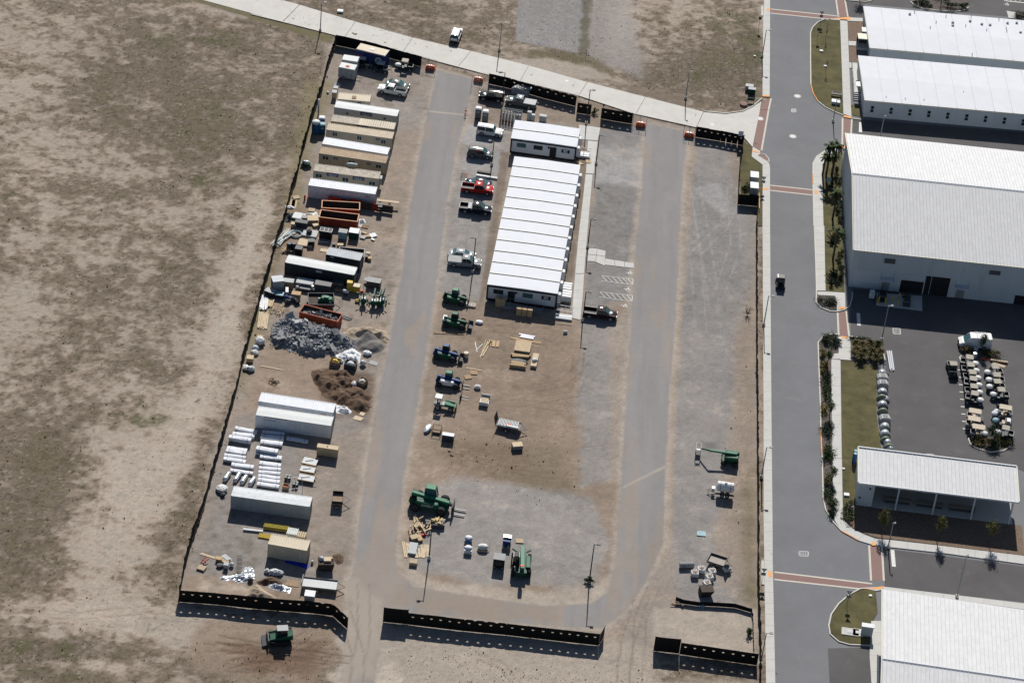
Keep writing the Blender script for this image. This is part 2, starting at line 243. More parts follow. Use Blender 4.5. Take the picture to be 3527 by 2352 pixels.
for x,y,rx,ry,v in [(330,220,260,170,.17),(520,300,160,160,.10),(620,190,90,60,-.07),(60,430,110,90,-.2),(230,330,80,40,-.08),(60,180,60,50,-.12),(470,20,140,20,-.12),(560,600,45,170,-.28),(500,800,50,120,-.3),(440,960,60,90,-.25),(600,480,25,60,-.3),(300,1080,110,110,-.32),(240,1250,120,150,-.3),(360,1150,60,120,-.15),(330,700,110,90,.08),(120,800,110,110,.05),(430,640,70,70,.1),(90,1080,90,120,.16),(60,1280,110,130,.14),(440,1120,30,200,.14),(380,1250,25,60,.12),(640,350,30,200,.08),(150,1400,200,30,-.25),(420,1440,260,60,-.25),(60,1490,90,25,.28),(190,1490,110,20,.22),(100,1550,120,25,.2),(330,1480,60,15,.1),(480,1540,130,25,.14),(250,1530,90,20,-.2),(950,60,160,60,.12),(1120,110,60,40,.0),(1430,60,40,90,-.3),(1560,90,110,60,-.02),(1650,150,120,80,.16),(1720,120,30,80,.2),(1300,130,90,10,.18),(1480,180,80,14,.1)]:
    _m=blob(x,y,rx,ry);bias[_m.sl]+=v*_m.a
n_g=fbm(X,Y*1.2,1.1,3,303,.7)
g=.34*n_big+.28*n_mid+.2*n_sm+.18*n_g+bias
g=g+.20*(n_sm-.5)+.10*(n_mid-.5)+.34*(n_g-.5)
gd=sstep(.36,.62,g)
COLR[:]=SAND
lerp(PALE,sstep(.46,.28,g)*.8)
lerp(DRY,gd*.78)
lerp(OLIVE,sstep(.64,.82,g+.25*(fbm(X,Y,14,3,5)-.5))*.6)
for x,y,rx,ry in [(370,85,35,22),(490,95,50,14),(470,420,22,22),(60,1490,70,18),(190,1490,90,14),(90,1545,100,16),(1740,110,22,90),(700,300,18,40),(690,420,14,40),(660,560,14,60),(600,700,12,80),(1255,40,12,20),(1660,50,60,25),(1610,170,40,20),(330,960,60,22),(560,930,12,60)]:
    put(GREEN,blob(x,y,rx,ry)*np.clip((n_sm-.35)*3,0,1)*.7)
lerp(DRY*.6,sstep(.60,.78,n_fine*.6+n_f2*.4+.20*(gd-.5))*.7)
lerp(OLIVE*.7,sstep(.70,.86,vnoise(X/1.3,Y/1.3,9)*.7+n_f2*.3+.1*(gd-.5))*.55)
lerp(PALE,sstep(.80,.95,n_f2)*.4)
# ---- polygons of other cover, in photo pixels (half-size view, 2351 wide)
def poly_sd(pts,sl=ALL):
    """signed distance (m) to a polygon given as world points, negative inside"""
    X,Y=GX[sl],GY[sl]
    pts=np.array(pts);d2=np.full(X.shape,1e12);ins=np.zeros(X.shape,bool)
    for i in range(len(pts)):
        a=pts[i];b=pts[(i+1)%len(pts)];e=b-a;L=e@e or 1e-9
        t=np.clip(((X-a[0])*e[0]+(Y-a[1])*e[1])/L,0,1)
        d2=np.minimum(d2,(X-a[0]-t*e[0])**2+(Y-a[1]-t*e[1])**2)
        c=(a[1]>Y)!=(b[1]>Y)
        with np.errstate(divide='ignore',invalid='ignore'):
            ins^=c&(X<(b[0]-a[0])*(Y-a[1])/(b[1]-a[1]+1e-12)+a[0])
    d=np.sqrt(d2);return np.where(ins,-d,d)
def region(pts,soft=1.0,amp=2.0,fr='d'):
    w_=[pxy(x,y,fr)for x,y in pts];xs=[p[0]for p in w_];ys=[p[1]for p in w_]
    sl=box_sl(min(xs),max(xs),min(ys),max(ys),soft+2*amp)
    return SM(sstep(soft,-soft,poly_sd(w_,sl)+(n_edge[sl]+.5*n_e2[sl])*2*amp),sl)
def stroke(pts,w,fr='d',amp=0.15):
    w_=[pxy(x,y,fr)for x,y in pts];xs=[p[0]for p in w_];ys=[p[1]for p in w_];sl=box_sl(min(xs),max(xs),min(ys),max(ys),w+1)
    X,Y=GX[sl],GY[sl];d2=np.full(X.shape,1e12)
    for a,b in zip(w_,w_[1:]):
        ex,ey=b[0]-a[0],b[1]-a[1];L=ex*ex+ey*ey or 1e-9
        t=np.clip(((X-a[0])*ex+(Y-a[1])*ey)/L,0,1)
        d2=np.minimum(d2,(X-a[0]-t*ex)**2+(Y-a[1]-t*ey)**2)
    d=np.sqrt(d2)+n_edge[sl]*amp*2
    return SM(sstep(w,w*.3,d),sl)
# yard interior
yard=region([(765,90),(1000,165),(1690,320),(1700,480),(1740,500),(1742,1510),(1500,1490),(880,1400),(410,1370),(520,950),(640,600),(700,330)],.6,.5)
_yd=np.zeros((NYg,NXg));_yd[yard.sl]=yard.a;yard=_yd
lerp(DIRT*.62+GRAVEL*.5,yard)
lerp(SAND*.95,yard*sstep(.46,.66,n_mid*.6+n_sm*.4)*.75)
lerp(DDARK*1.6,yard*sstep(.62,.8,n_fine*.5+n_sm*.5)*.35)
for pts,c,a,soft,amp in [([(745,100),(960,160),(1000,175),(985,240),(900,240),(760,235)],DIRT*.55+GRAVEL*.5,.8,1,1.5),([(700,190),(770,190),(640,620),(560,900),(545,890),(640,560)],OLIVE*1.6+DRY*.3,.7,1.2,1.6),([(840,250),(975,250),(930,560),(850,560)],SAND*.9,.75,2,2.5),([(880,230),(985,220),(970,300),(890,300)],GRAVEL*.95,.6,1.5,1.5),([(660,480),(830,470),(820,600),(640,620)],DDARK*2.0,.55,1.5,1.5),([(600,770),(760,780),(830,930),(560,940)],DIRT*1.15,.9,1,1.2),([(720,850),(850,860),(860,980),(760,960)],DDARK,.85,1.0,1.5),([(530,950),(830,960),(800,1340),(420,1370)],GRAVEL*.72+DIRT*.22,.85,1.5,2),([(690,1000),(840,990),(810,1330),(720,1330)],SAND*.85,.55,1.5,2),([(430,1320),(800,1340),(795,1400),(410,1372)],DIRT*1.2,.9,1.0,1.2),([(470,1335),(590,1345),(600,1362),(460,1352)],PALE*1.05,.7,.8,1),([(1100,200),(1330,230),(1470,260),(1490,300),(1390,310),(1280,280),(1090,290)],DIRT*.95,.7,1,1.5),([(1075,290),(1170,290),(1120,640),(1095,700),(985,660),(1030,430)],GRAVEL,.92,.8,1.2),([(1075,290),(1130,290),(1120,330),(1060,330)],GPALE,.8,.8,1),([(1060,370),(1150,350),(1145,395),(1050,400)],GPALE,.55,.8,1),([(1030,430),(1055,430),(1020,560),(1000,660),(985,650)],GDARK*1.1,.5,.8,1),([(1150,350),(1172,350),(1122,660),(1100,700),(1108,640)],DIRT*.72,.85,.3,.4),([(1330,300),(1360,375),(1335,480),(1312,650),(1300,720),(1280,690),(1300,500)],DIRT*.78,.95,.3,.3),([(1375,300),(1480,290),(1470,440),(1440,610),(1350,600),(1365,420)],GDARK*1.12,.95,.6,.8),([(1370,330),(1475,335),(1470,430),(1365,420)],GPALE*.98,.8,.8,1.2),([(1375,300),(1480,295),(1470,345),(1440,370),(1380,330)],GDARK*1.2,.6,.8,1.2),([(1350,600),(1450,615),(1445,720),(1345,700)],GDARK*1.2,.95,.5,.5),([(1385,690),(1445,690),(1440,760),(1380,760)],SAND*.9,.8,.8,1),([(1560,330),(1690,330),(1700,480),(1735,500),(1735,640),(1690,800),(1680,960),(1640,1300),(1690,1390),(1560,1380),(1535,1200),(1555,700)],GRAVEL*.92,.95,1,1.5),([(1575,400),(1690,430),(1710,640),(1660,770),(1560,760)],GDARK*1.12,.6,2,2),([(1585,430),(1650,420),(1690,490),(1660,495)],GPALE,.6,.8,1),([(1560,330),(1600,330),(1560,800),(1540,1250),(1510,1300),(1535,900)],SAND*1.02,.8,.5,.8),([(1690,760),(1738,640),(1740,1380),(1690,1330),(1660,1200),(1690,1000)],SAND*.85,.8,1.2,1.5),([(1700,1080),(1738,1060),(1740,1400),(1705,1380)],OLIVE*1.4,.6,1.5,1.6),([(1680,330),(1700,330),(1700,470),(1690,470)],SAND*.8,.8,.6,.8),([(1500,1395),(1735,1400),(1738,1520),(1500,1480)],PALE*.93,.95,.6,.6),([(985,680),(1290,720),(1440,700),(1440,1100),(1390,1370),(1010,1360),(920,1310),(930,1060)],DIRT*1.08,.95,1,1),([(985,690),(1090,700),(1060,900),(985,1010),(945,1060)],SAND*.82,.6,2,2),([(1040,730),(1300,740),(1330,960),(1100,980),(1060,870)],DIRT*.98,.7,2,2),([(1335,720),(1445,720),(1430,1100),(1330,1120),(1325,900)],GRAVEL*.97,.9,1.0,1.6),([(1400,740),(1440,700),(1425,1110),(1400,1110)],SAND*1.03,.7,.8,1.2),([(1020,1010),(1320,1030),(1330,1140),(1180,1130),(1040,1060)],OLIVE*1.3,.42,2.5,4),([(1030,1010),(1200,1030),(1250,1100),(1060,1080)],DDARK*1.5,.35,2,3),([(950,1140),(1040,1090),(1360,1140),(1400,1250),(1370,1340),(1080,1345),(940,1300)],GRAVEL*1.02,.92,1.2,1.8),([(920,1290),(990,1330),(1250,1360),(1390,1340),(1385,1385),(1200,1390),(960,1352)],PALE*.95,.85,.8,1.2),([(900,1140),(950,1090),(945,1300),(915,1300)],SAND*.95,.7,.8,1),([(880,1420),(1390,1470),(1500,1490),(1520,1568),(1740,1568),(1740,1640),(780,1640),(800,1420)],PALE*.92,.9,1.2,1.5),([(500,1420),(790,1430),(810,1470),(720,1568),(500,1568),(430,1470)],DIRT*1.0,.85,1.5,3),([(560,1470),(740,1480),(720,1550),(560,1540)],DDARK*1.2,.7,1.5,3),([(590,1490),(690,1500),(680,1530),(600,1530)],DDARK*.8,.6,1.0,2),([(760,1545),(900,1520),(960,1568),(880,1600),(740,1600)],PALE*1.15,.8,1,3)]:
    put(c,region(pts,soft,amp)*a)
put(GDARK*.8,blob(1632,1022,22,9)*.95)
put(DDARK*1.5,blob(655,1372,50,12)*.3)
# verge and shoulder along the concrete street
for pts,c,a,soft,amp in [([(430,0),(760,100),(765,84),(480,0)],OLIVE*1.35,.9,.5,.5),([(1190,0),(1355,0),(1340,125),(1185,95)],ASPH*.95,.95,.25,.3),([(1355,0),(1440,0),(1475,180),(1340,125)],GRAVEL*.95+SAND*.05,.75,1.5,2),([(1150,110),(1350,128),(1440,185),(1400,165),(1200,130)],OLIVE*1.2,.6,.8,1.2),([(1340,165),(1570,225),(1560,245),(1430,205)],DIRT*.72,.75,.8,1.2),([(1340,0),(1352,0),(1345,125),(1335,120)],OLIVE*.8,.7,.5,1.6),([(1120,135),(1300,140),(1440,190),(1300,175),(1100,150)],PALE,.75,.6,1.2),([(850,60),(1150,140),(1300,165),(1280,180),(900,84)],PALE*.92,.5,.8,1.2)]:
    put(c,region(pts,soft,amp)*a)
# ---- yard road loop
RL=[(1005,163),(985,245),(972,310),(945,470),(925,610),(903,740),(876,880),(860,970),(838,1110),(815,1290),(800,1345),(790,1570),(860,1570),(880,1402),(1000,1412),(1300,1440),(1385,1440),(1440,1400),(1480,1340),(1520,1250),(1528,1060),(1537,900),(1552,700),(1565,430),(1580,305),(1482,285),(1476,420),(1456,620),(1447,780),(1436,960),(1425,1130),(1412,1300),(1395,1360),(1360,1385),(1250,1392),(1050,1362),(950,1345),(912,1310),(905,1270),(915,1200),(932,1050),(963,900),(985,760),(1003,640),(1022,480),(1050,330),(1068,270),(1088,183)]
road_sd=poly_sd([pxy(x,y)for x,y in RL])
rmask=sstep(.25,-.25,road_sd+n_edge*.5)
lerp(PALE*.98,sstep(1.5,.0,road_sd+n_edge*1.8)*(1-rmask)*.7)
lerp(ASPH,rmask)
lerp(ASPH*1.10,rmask*sstep(.42,.62,fbm(X,Y/7,2.4,3,61))*.5)
lerp(ASPH*.88,rmask*sstep(.50,.66,fbm(X*1.5,Y/9,2.0,3,63))*.4)
lerp(SAND*1.02,rmask*sstep(.60,.76,fbm(X*1.2,Y/5,2.6,4,71)+.10*sstep(330,300,Y)+.16*sstep(368,318,Y)*sstep(-12,-20,X-0.0*Y)+.10*sstep(352,318,Y))*.55)
put(PALE*.9,region([(800,1330),(880,1380),(870,1568),(770,1568)],1,2)*.75)
put(SAND*.9,region([(905,1340),(1200,1385),(1350,1420),(1280,1432),(880,1392)],.8,2)*rmask*.55)
put(SAND*.85,region([(1480,1330),(1525,1150),(1528,1300),(1480,1370),(1420,1410)],1,2)*rmask*.6)
put(PALE*1.02,stroke([(988,256),(1068,264)],.35)*.8);put(PALE*1.0,stroke([(1432,1118),(1526,1071)],.3)*.75)
# ---- tyre tracks and ruts: cover scraped to darker earth, pressed a few centimetres in
def track(pts,c,a,w=.22,gauge=1.7,fr='d',dep=.03):
    p=[Vector((*pxy(x,y,fr),0))for x,y in pts]
    for sgn in ((-1,1)if gauge else (0,)):
        q=[]
        for i,v in enumerate(p):
            t=(p[min(i+1,len(p)-1)]-p[max(i-1,0)]).normalized();q.append((v.x-t.y*sgn*gauge/2,v.y+t.x*sgn*gauge/2))
        xs=[v[0]for v in q];ys=[v[1]for v in q];sl=box_sl(min(xs),max(xs),min(ys),max(ys),w+.4);X,Y=GX[sl],GY[sl]
        d2=np.full(X.shape,1e12)
        for k,(a_,b_)in enumerate(zip(q,q[1:])):
            ex,ey=b_[0]-a_[0],b_[1]-a_[1];L=ex*ex+ey*ey or 1e-9
            t=np.clip(((X-a_[0])*ex+(Y-a_[1])*ey)/L,0,1)
            d2=np.minimum(d2,(X-a_[0]-t*ex)**2+(Y-a_[1]-t*ey)**2)
        m=sstep(w,w*.2,np.sqrt(d2)+n_edge[sl]*.2)*(.45+.75*n_sm[sl])
        lerp(c,np.clip(m*a,0,1),sl);ZZ[sl]-=m*dep
for pts,a in [([(1240,890),(1290,880),(1325,850),(1330,810)],.6),([(1180,880),(1260,895),(1315,870),(1345,820)],.5),([(1190,770),(1260,790),(1310,830)],.4),([(1100,750),(1180,760),(1260,760)],.4),([(1230,920),(1320,905),(1335,860)],.5),([(1060,730),(1130,745),(1180,735)],.4),([(1020,1030),(1045,1040),(1050,1070),(1030,1090)],.6),([(1080,1040),(1180,1070),(1280,1080)],.4),([(1060,1060),(1200,1100),(1330,1110)],.4),([(1090,930),(1200,925),(1310,940)],.35),([(1150,820),(1250,850),(1300,900)],.4)]:
    track(pts,DDARK*1.3,a)
for k in range(26):
    a0=random.uniform(0,2*pi);cx,cy=640+random.uniform(-60,60),1500+random.uniform(-15,35);l=random.uniform(40,170)
    dx,dy=cos(a0)*l,sin(a0)*l*.22;b=random.uniform(-25,25)
    track([(cx-dx,cy-dy),(cx-dx*.4,cy-dy*.4+b*.3),(cx+dx*.4,cy+dy*.4+b*.3),(cx+dx,cy+dy)],DDARK*random.uniform(.8,1.5),.7,w=.24,gauge=random.choice([0,1.5,1.5]),dep=.05)
for pts,c,a,gg in [([(790,1400),(822,1500),(820,1568)],DIRT*.8,.6,1.8),([(835,1340),(835,1450),(815,1568)],DIRT*.75,.5,1.8),([(1470,1380),(1440,1480),(1430,1568)],DIRT*.8,.6,1.9),([(1500,1350),(1470,1420),(1460,1568)],DIRT*.75,.55,1.8),([(1190,1490),(1150,1480),(1100,1475)],DIRT*.8,.3,1.5),([(1090,1505),(1150,1525),(1185,1568)],DDARK*1.4,.5,1.2),([(320,1440),(330,1410),(400,1420),(470,1420)],DIRT*.85,.5,1.2),([(320,1470),(345,1490),(450,1480)],DIRT*.85,.5,1.2),([(0,1390),(160,1415),(330,1400)],DDARK*1.8,.5,1.6),([(200,1380),(330,1370),(420,1400)],PALE*1.05,.5,2.0),([(0,1420),(200,1425),(400,1440)],PALE*1.05,.5,2.0),([(600,460),(610,500),(560,560),(540,700),(490,850),(400,1000),(300,1150),(280,1350)],PALE*1.06,.5,2.2),([(570,540),(545,650),(510,760)],GPALE*1.1,.4,2.2),([(250,1100),(230,1250),(240,1380)],PALE*1.08,.5,2.0),([(600,870),(630,880),(615,905),(590,900)],DDARK*1.4,.5,.8),([(575,905),(590,925),(640,930)],DDARK*1.4,.4,.8),([(1590,400),(1620,560),(1640,700)],GPALE,.5,1.9),([(1680,430),(1690,560),(1650,680)],GPALE,.5,1.9),([(1580,470),(1600,620),(1610,760)],GPALE,.45,1.9),([(1600,580),(1660,520),(1690,450)],GPALE,.45,1.8),([(1385,720),(1430,730),(1430,780)],DIRT,.4,1.6),([(455,30),(490,70),(505,50)],DDARK*1.6,.6,0),([(790,560),(900,600)],DIRT*.8,.3,1.8),([(850,530),(930,545)],DDARK*1.8,.35,1.6),([(860,515),(935,522)],DDARK*1.8,.3,1.6)]:
    track(pts,c,a,gauge=gg)
for k in range(40):
    x=random.uniform(1060,1320);y=random.uniform(740,1110);l=random.uniform(20,70);s_=random.uniform(-.2,.25)
    track([(x-l,y-l*s_),(x,y+random.uniform(-4,4)),(x+l,y+l*s_)],DDARK*random.uniform(1.2,1.9),random.uniform(.2,.45),w=.18,gauge=0,dep=.02)
_yg=np.where(yard>.3,1.0,.0)*sstep(-.3,.6,road_sd)
lerp(DDARK*1.5,_yg*sstep(.60,.82,n_fine*.45+n_f2*.25+n_mid*.3)*.42)
lerp(PALE*.95,_yg*sstep(.58,.80,n_sm*.5+n_mid*.3+n_f2*.2)*.40)
lerp(OLIVE*.9,_yg*sstep(.66,.84,vnoise(X/1.1,Y/1.1,19)*.55+n_big*.45)*.4)
COLR*=.80+(.20*(n_mid-.5)+.20*(n_sm-.5)+.22*(n_g-.5))[...,None]*(1-.75*rmask)[...,None]
COLR*=(1+(.22*(n_f2-.5)+.18*(n_fine-.5))*(1-.85*rmask))[...,None]
GRAIN=1-.8*rmask
COLR=np.clip(COLR,.01,.85)
flat=sstep(-1.5,1.5,road_sd)
inside=(np.abs(X)<400)&(Y>200)&(Y<600)
ZZ+=np.where(inside&(X<40),((n_sm-.5)*.10+(n_fine-.5)*.05)*flat*(.35+.65*(1-yard)),0)-.012
# ---- one material for all of it, colour from the cover attribute, finer grain procedural
gm=bpy.data.materials.new('ground_cover');gm.use_nodes=True;_nt=gm.node_tree;_N=_nt.nodes;_b=_N['Principled BSDF'];_b.inputs['Roughness'].default_value=.95;_b.inputs['Specular IOR Level'].default_value=.15
_at=_N.new('ShaderNodeAttribute');_at.attribute_name='cover'
_tc=_N.new('ShaderNodeTexCoord')
_n1=_N.new('ShaderNodeTexNoise');_n1 .inputs['Scale'].default_value=4.5;_n1 .inputs['Detail'].default_value=8;_n1 .inputs['Roughness'].default_value=.75
_mr=_N.new('ShaderNodeMapRange');_mr.inputs[1].default_value=.3;_mr.inputs[2].default_value=.7;_mr.inputs[3].default_value=.74;_mr.inputs[4].default_value=1.26
_mx=_N.new('ShaderNodeMixRGB');_mx.blend_type='MULTIPLY';_mx.inputs[0].default_value=1
_bp=_N.new('ShaderNodeBump');_bp.inputs['Strength'].default_value=.5;_bp.inputs['Distance'].default_value=.08
_n2=_N.new('ShaderNodeTexNoise');_n2 .inputs['Scale'].default_value=5;_n2 .inputs['Detail'].default_value=6
_l=_nt.links.new
_l(_tc.outputs['Object'],_n1 .inputs[0]);_l(_n1 .outputs[0],_mr.inputs[0]);_l(_at.outputs['Color'],_mx.inputs[1]);_l(_at.outputs['Alpha'],_mx.inputs[0]);_l(_mr.outputs[0],_mx.inputs[2]);_l(_mx.outputs[0],_b.inputs['Base Color'])
_l(_tc.outputs['Object'],_n2 .inputs[0]);_l(_n2 .outputs[0],_bp.inputs['Height']);_l(_bp.outputs[0],_b.inputs['Normal'])
idx=np.arange(NXg*NYg).reshape(NYg,NXg)
quads=np.stack([idx[:-1,:-1].ravel(),idx[:-1,1:].ravel(),idx[1:,1:].ravel(),idx[1:,:-1].ravel()],1)
X,Y,ZZ=X.ravel(),Y.ravel(),ZZ.ravel();COLR=COLR.reshape(-1,3)
fc=(road_sd+n_edge*.5<0).ravel()[quads].sum(1)>=2
op_sd=poly_sd([pxy(x,y)for x,y in [(1190,-20),(1355,-20),(1340,125),(1185,95)]])
fo=(op_sd+n_edge*.5<0).ravel()[quads].sum(1)>=2
def grid_obj(name,sel):
    q=quads[sel];used=np.unique(q);remap=np.full(X.size,-1);remap[used]=np.arange(used.size)
    me=bpy.data.meshes.new(name);q=remap[q]
    me.vertices.add(used.size);me.vertices.foreach_set('co',np.stack([X[used],Y[used],ZZ[used]],1).astype(np.float32).ravel())
    me.loops.add(q.size);me.loops.foreach_set('vertex_index',q.ravel().astype(np.int32))
    me.polygons.add(len(q));me.polygons.foreach_set('loop_start',np.arange(0,q.size,4,dtype=np.int32));me.polygons.foreach_set('loop_total',np.full(len(q),4,np.int32))
    me.update(calc_edges=True);me.validate()
    at=me.color_attributes.new('cover','FLOAT_COLOR','POINT')
    at.data.foreach_set('color',np.concatenate([COLR[used],GRAIN.ravel()[used][:,None]],1).astype(np.float32).ravel())
    me.polygons.foreach_set('use_smooth',np.ones(len(q),bool));me.materials.append(gm)
    o=bpy.data.objects.new(name,me);COL.objects.link(o);return struct(o)
grid_obj('yard_road',fc);grid_obj('old_pavement',fo&~fc);grid_obj('ground',~(fc|fo))
_cov_at=lambda x,y:int(np.clip(np.searchsorted(gy,y),0,NYg-1))*NXg+int(np.clip(np.searchsorted(gx,x),0,NXg-1))
def gz(x,y):return float(ZZ[_cov_at(x,y)])
# ================================================================ streets, lots, kerbs, pavements
asph_m=mat('asphalt_street',(.155,.158,.168),.9,var=.10,scale=.12,dirt=(.19,.19,.195),dirt_amt=.10,bump=.25,bscale=14,spec=.3)
lot_m=mat('asphalt_lot',(.088,.085,.086),.9,var=.16,scale=.12,dirt=(.125,.12,.115),dirt_amt=.16,bump=.25,bscale=14,spec=.3)
def pts_of(l,fr=None,z=0.0):
    return [P(*(p if fr is None else (fr,*p)),z)for p in l]
def sheet(name,l,z,m,fr=None,parent=None):
    b=MB();p=pts_of(l,fr);n=len(p)
    b.add([(v.x,v.y,z)for v in p],[tuple(range(n))])
    me=b.mesh(name)
    if me.polygons and me.polygons[0].normal.z<0:me.flip_normals()
    o=bpy.data.objects.new(name,me);COL.objects.link(o);me.materials.append(M[m]if isinstance(m,str)else m)
    if parent is not None:o.parent=parent
    else :struct(o)
    return o
def slab(name,pts,z0,z1,m,parent=None):
    a=sum(pts[i].x*pts[(i+1)%len(pts)].y-pts[(i+1)%len(pts)].x*pts[i].y for i in range(len(pts)))
    if a<0:pts=pts[::-1]
    o=MB().prism([(v.x,v.y)for v in pts],z0,z1).build(name,m,parent)
    if parent is None:struct(o)
    return o
def strip_slabs(root,pairs,fr,z,m,step=2.6,gap=.03,name='slab'):
    pr=[(P(fr,*a),P(fr,*b))if fr else (P(*a),P(*b))for a,b in pairs]
    segs=[]
    for (a0,b0),(a1,b1)in zip(pr,pr[1:]):
        L=((a1-a0).length+(b1-b0).length)/2;n=max(1,round(L/step))
        for i in range(n):
            t0=i/n;t1=(i+1)/n;e=gap/2/max(L/n,.1)*(t1-t0)
            segs.append((a0 .lerp(a1,t0+e),b0 .lerp(b1,t0+e),b0 .lerp(b1,t1-e),a0 .lerp(a1,t1-e)))
    for q in segs:slab(name,list(q),-.05,z,m,root)
def kerb(pts,fr,m='kerb',z=.15,w=.2,root=None):
    p=[P(fr,*q)for q in pts];L=[];R_=[]
    for i,v in enumerate(p):
        t=(p[min(i+1,len(p)-1)]-p[max(i-1,0)]).normalized();n=Vector((-t.y,t.x,0))*w/2;L.append(v+n);R_.append(v-n)
    b=MB();n=len(p)
    vs=[(v.x,v.y,zz)for zz in (-.05,z)for v in L+R_]
    fs=[]
    for i in range(n-1):
        a,c=i,i+1
        fs+=[(2*n+a,2*n+n+a,2*n+n+c,2*n+c),(a,2*n+a,2*n+c,c),(n+a,n+c,3*n+c,3*n+a)]
    b.add(vs,fs);b.quad(vs[0],vs[n],vs[3*n],vs[2*n]);b.quad(vs[n-1],vs[3*n-1],vs[4*n-1],vs[2*n-1])
    o=b.build('kerb',m,root)
    if root is None:struct(o)
    return o
N_=lambda *l:[('N',*p)for p in l]
Q_=lambda *l:[('Q',*p)for p in l]
far=[P('s',2652,-90),P('s',2670,2420)]
# main street as one asphalt sheet up to the east edge of the built area
west=pts_of([('s',2652,-80),('N',598,200),('N',592,1310),('N',622,1332),('N',560,1568),('Q',480,560),('Q',500,590),('Q',560,650),('Q',590,712),('Q',597,760),('Q',597,1568),('s',2657.6,1450),('s',2661,1930),('s',2670,2352),('s',2673,2440)])
b=MB();pl=[(v.x,v.y,.004)for v in west]+[(170,west[-1].y,.004),(170,west[0].y,.004)]
b.add(pl,[tuple(range(len(pl)))]);o=b.build('street',asph_m);struct(o)
if o.data.polygons[0].normal.z<0:o.data.flip_normals()
sheet('parking_lot',[('S',545,-70),('R',440,700),('s',3700,1000),('s',3700,1700),('T',2290,350),('T',980,190),('S',900,1380),('S',905,450),('S',880,320),('S',700,200),('S',545,175)],.008,lot_m)
sheet('parking_lot',[('T',890,1175),('T',2352,1360),('s',3800,2010),('s',3800,2130),('U',2352,465),('U',1065,322)],.008,lot_m)
sheet('parking_lot',[('N',1645,235),('N',1590,-120),('s',3700,-120),('s',3700,60),('O',2352,240),('O',290,60),('N',1880,240)],.008,lot_m)
sheet('parking_lot',[('U',540,890),('U',930,880),('U',960,1280),('U',560,1280)],.008,lot_m)
sheet('service_lane',[('Q',1705,120),('Q',1830,130),('s',3700,470),('s',3700,560),('Q',1700,300)],.008,lot_m)
# concrete street of separate slabs
cs=snode('concrete_street')
J=[((700,-72),(560,-36)),((1032,18),(975,76)),((1224,76),(1186,131)),((1421,131),(1388,180)),((1622,177),(1578,231)),((1821,227),(1791,281)),((2023,284),(1993,330)),((2223,335),(2191,392)),((2423,386),(2399,439))]
for (a,b_),(c,d)in zip(J,J[1:]):
    A,B_,C_,D_=P('s',*a),P('s',*b_),P('s',*c),P('s',*d);e=.004
    slab('slab',[A.lerp(C_,e),B_.lerp(D_,e),D_.lerp(B_,e),C_.lerp(A,e)],-.05,.03,'concrete',cs)
slab('slab',pts_of([(2424,387),(2400,439),(2563,473),(2592,506),(2616,388),(2622,350),(2593,369),(2559,386),(2499,393)],'s'),-.05,.03,'concrete',cs)
kerb([(2423,385),(2499,392),(2559,384),(2593,367),(2625,340)],'s',root=cs)
kerb([(0,247),(460,364),(1330,584),(2010,764)],'AD',m='kerb',root=cs,w=.25)
for a,b_ in [((-400,148),(0,247))]:kerb([a,b_],'AD',root=cs,w=.25)
kerb([(1993,331),(2180,392),(2397,439.5),(2563,474),(2592,507)],'s',root=cs,w=.25)
# sidewalks
sw=snode('sidewalk')
strip_slabs(sw,[((2636,-60),(2652,-60)),((2629,57),(2652,57)),((2627,204),(2651.5,204)),((2626,334),(2650.5,334))],'s',.13,'sidewalk')
slab('slab',pts_of([(475,90),(505,88),(503,222),(475,220)],'N'),-.05,.12,'sidewalk',sw)
strip_slabs(sw,[((2588,541),(2611,538)),((2626,569),(2648,562)),((2626.5,582),(2652,580)),((2626,780),(2652,780)),((2629.7,1450),(2657,1450)),((2629.7,1800),(2660.5,1800)),((2632,1930),(2661,1930)),((2638,2352),(2670,2352)),((2640,2440),(2673,2440))],'s',.13,'sidewalk')
slab('slab',pts_of([(362,500),(470,560),(437,618),(347,632)],'Q'),-.05,.12,'sidewalk',sw)
slab('slab',pts_of([(1098,470),(1123,472),(1126,688),(1100,684)],'X'),-.05,.12,'sidewalk',sw)
se=snode('sidewalk')
strip_slabs(se,[((2893,66),(2918,66)),((2898,204),(2923,190)),((2905,395),(2932,404))],'s',.13,'sidewalk')
strip_slabs(se,[((1545,492),(1612,525)),((1380,532),(1480,582)),((1230,632),(1350,672)),((1182,730),(1303,740)),((1180,1000),(1303,1000)),((1190,1568),(1318,1568))],'Q',.13,'sidewalk')
strip_slabs(se,[((16,0),(126,0)),((32,400),(133,400)),((42,722),(140,722))],'R',.13,'sidewalk',2.2)
slab('slab',pts_of([(46,732),(140,732),(355,745),(360,905),(270,943),(250,780),(52,768)],'R'),-.05,.13,'sidewalk',se)
slab('slab',pts_of([(418,182),(543,187),(543,300),(418,296)],'S'),-.05,.13,'sidewalk',se)
slab('slab',pts_of([(418,299),(543,303),(543,430),(437,424),(437,418),(345,416),(372,362),(418,360)],'S'),-.05,.13,'sidewalk',se)
strip_slabs(se,[((343,420),(437,428)),((342,700),(440,700)),((350,1100),(445,1100)),((355,1453),(450,1453))],'S',.13,'sidewalk')
strip_slabs(se,[((356,245),(452,245)),((357,500),(456,500)),((372,880),(462,880)),((455,1003),(570,980)),((610,1092),(690,1038)),((765,1140),(800,1082)),((960,1166),(960,1092)),((1500,1226),(1500,1154)),((2352,1343),(2352,1257)),((2900,1430),(2900,1330))],'T',.13,'sidewalk')
strip_slabs(se,[((880,342),(985,365)),((1060,326),(1040,352)),((2352,480),(2352,535)),((2800,530),(2800,580))],'U',.13,'sidewalk',3)
strip_slabs(se,[((940,640),(1060,640)),((925,960),(1060,960)),((945,1260),(1070,1260))],'U',.10,'sidewalk',3)
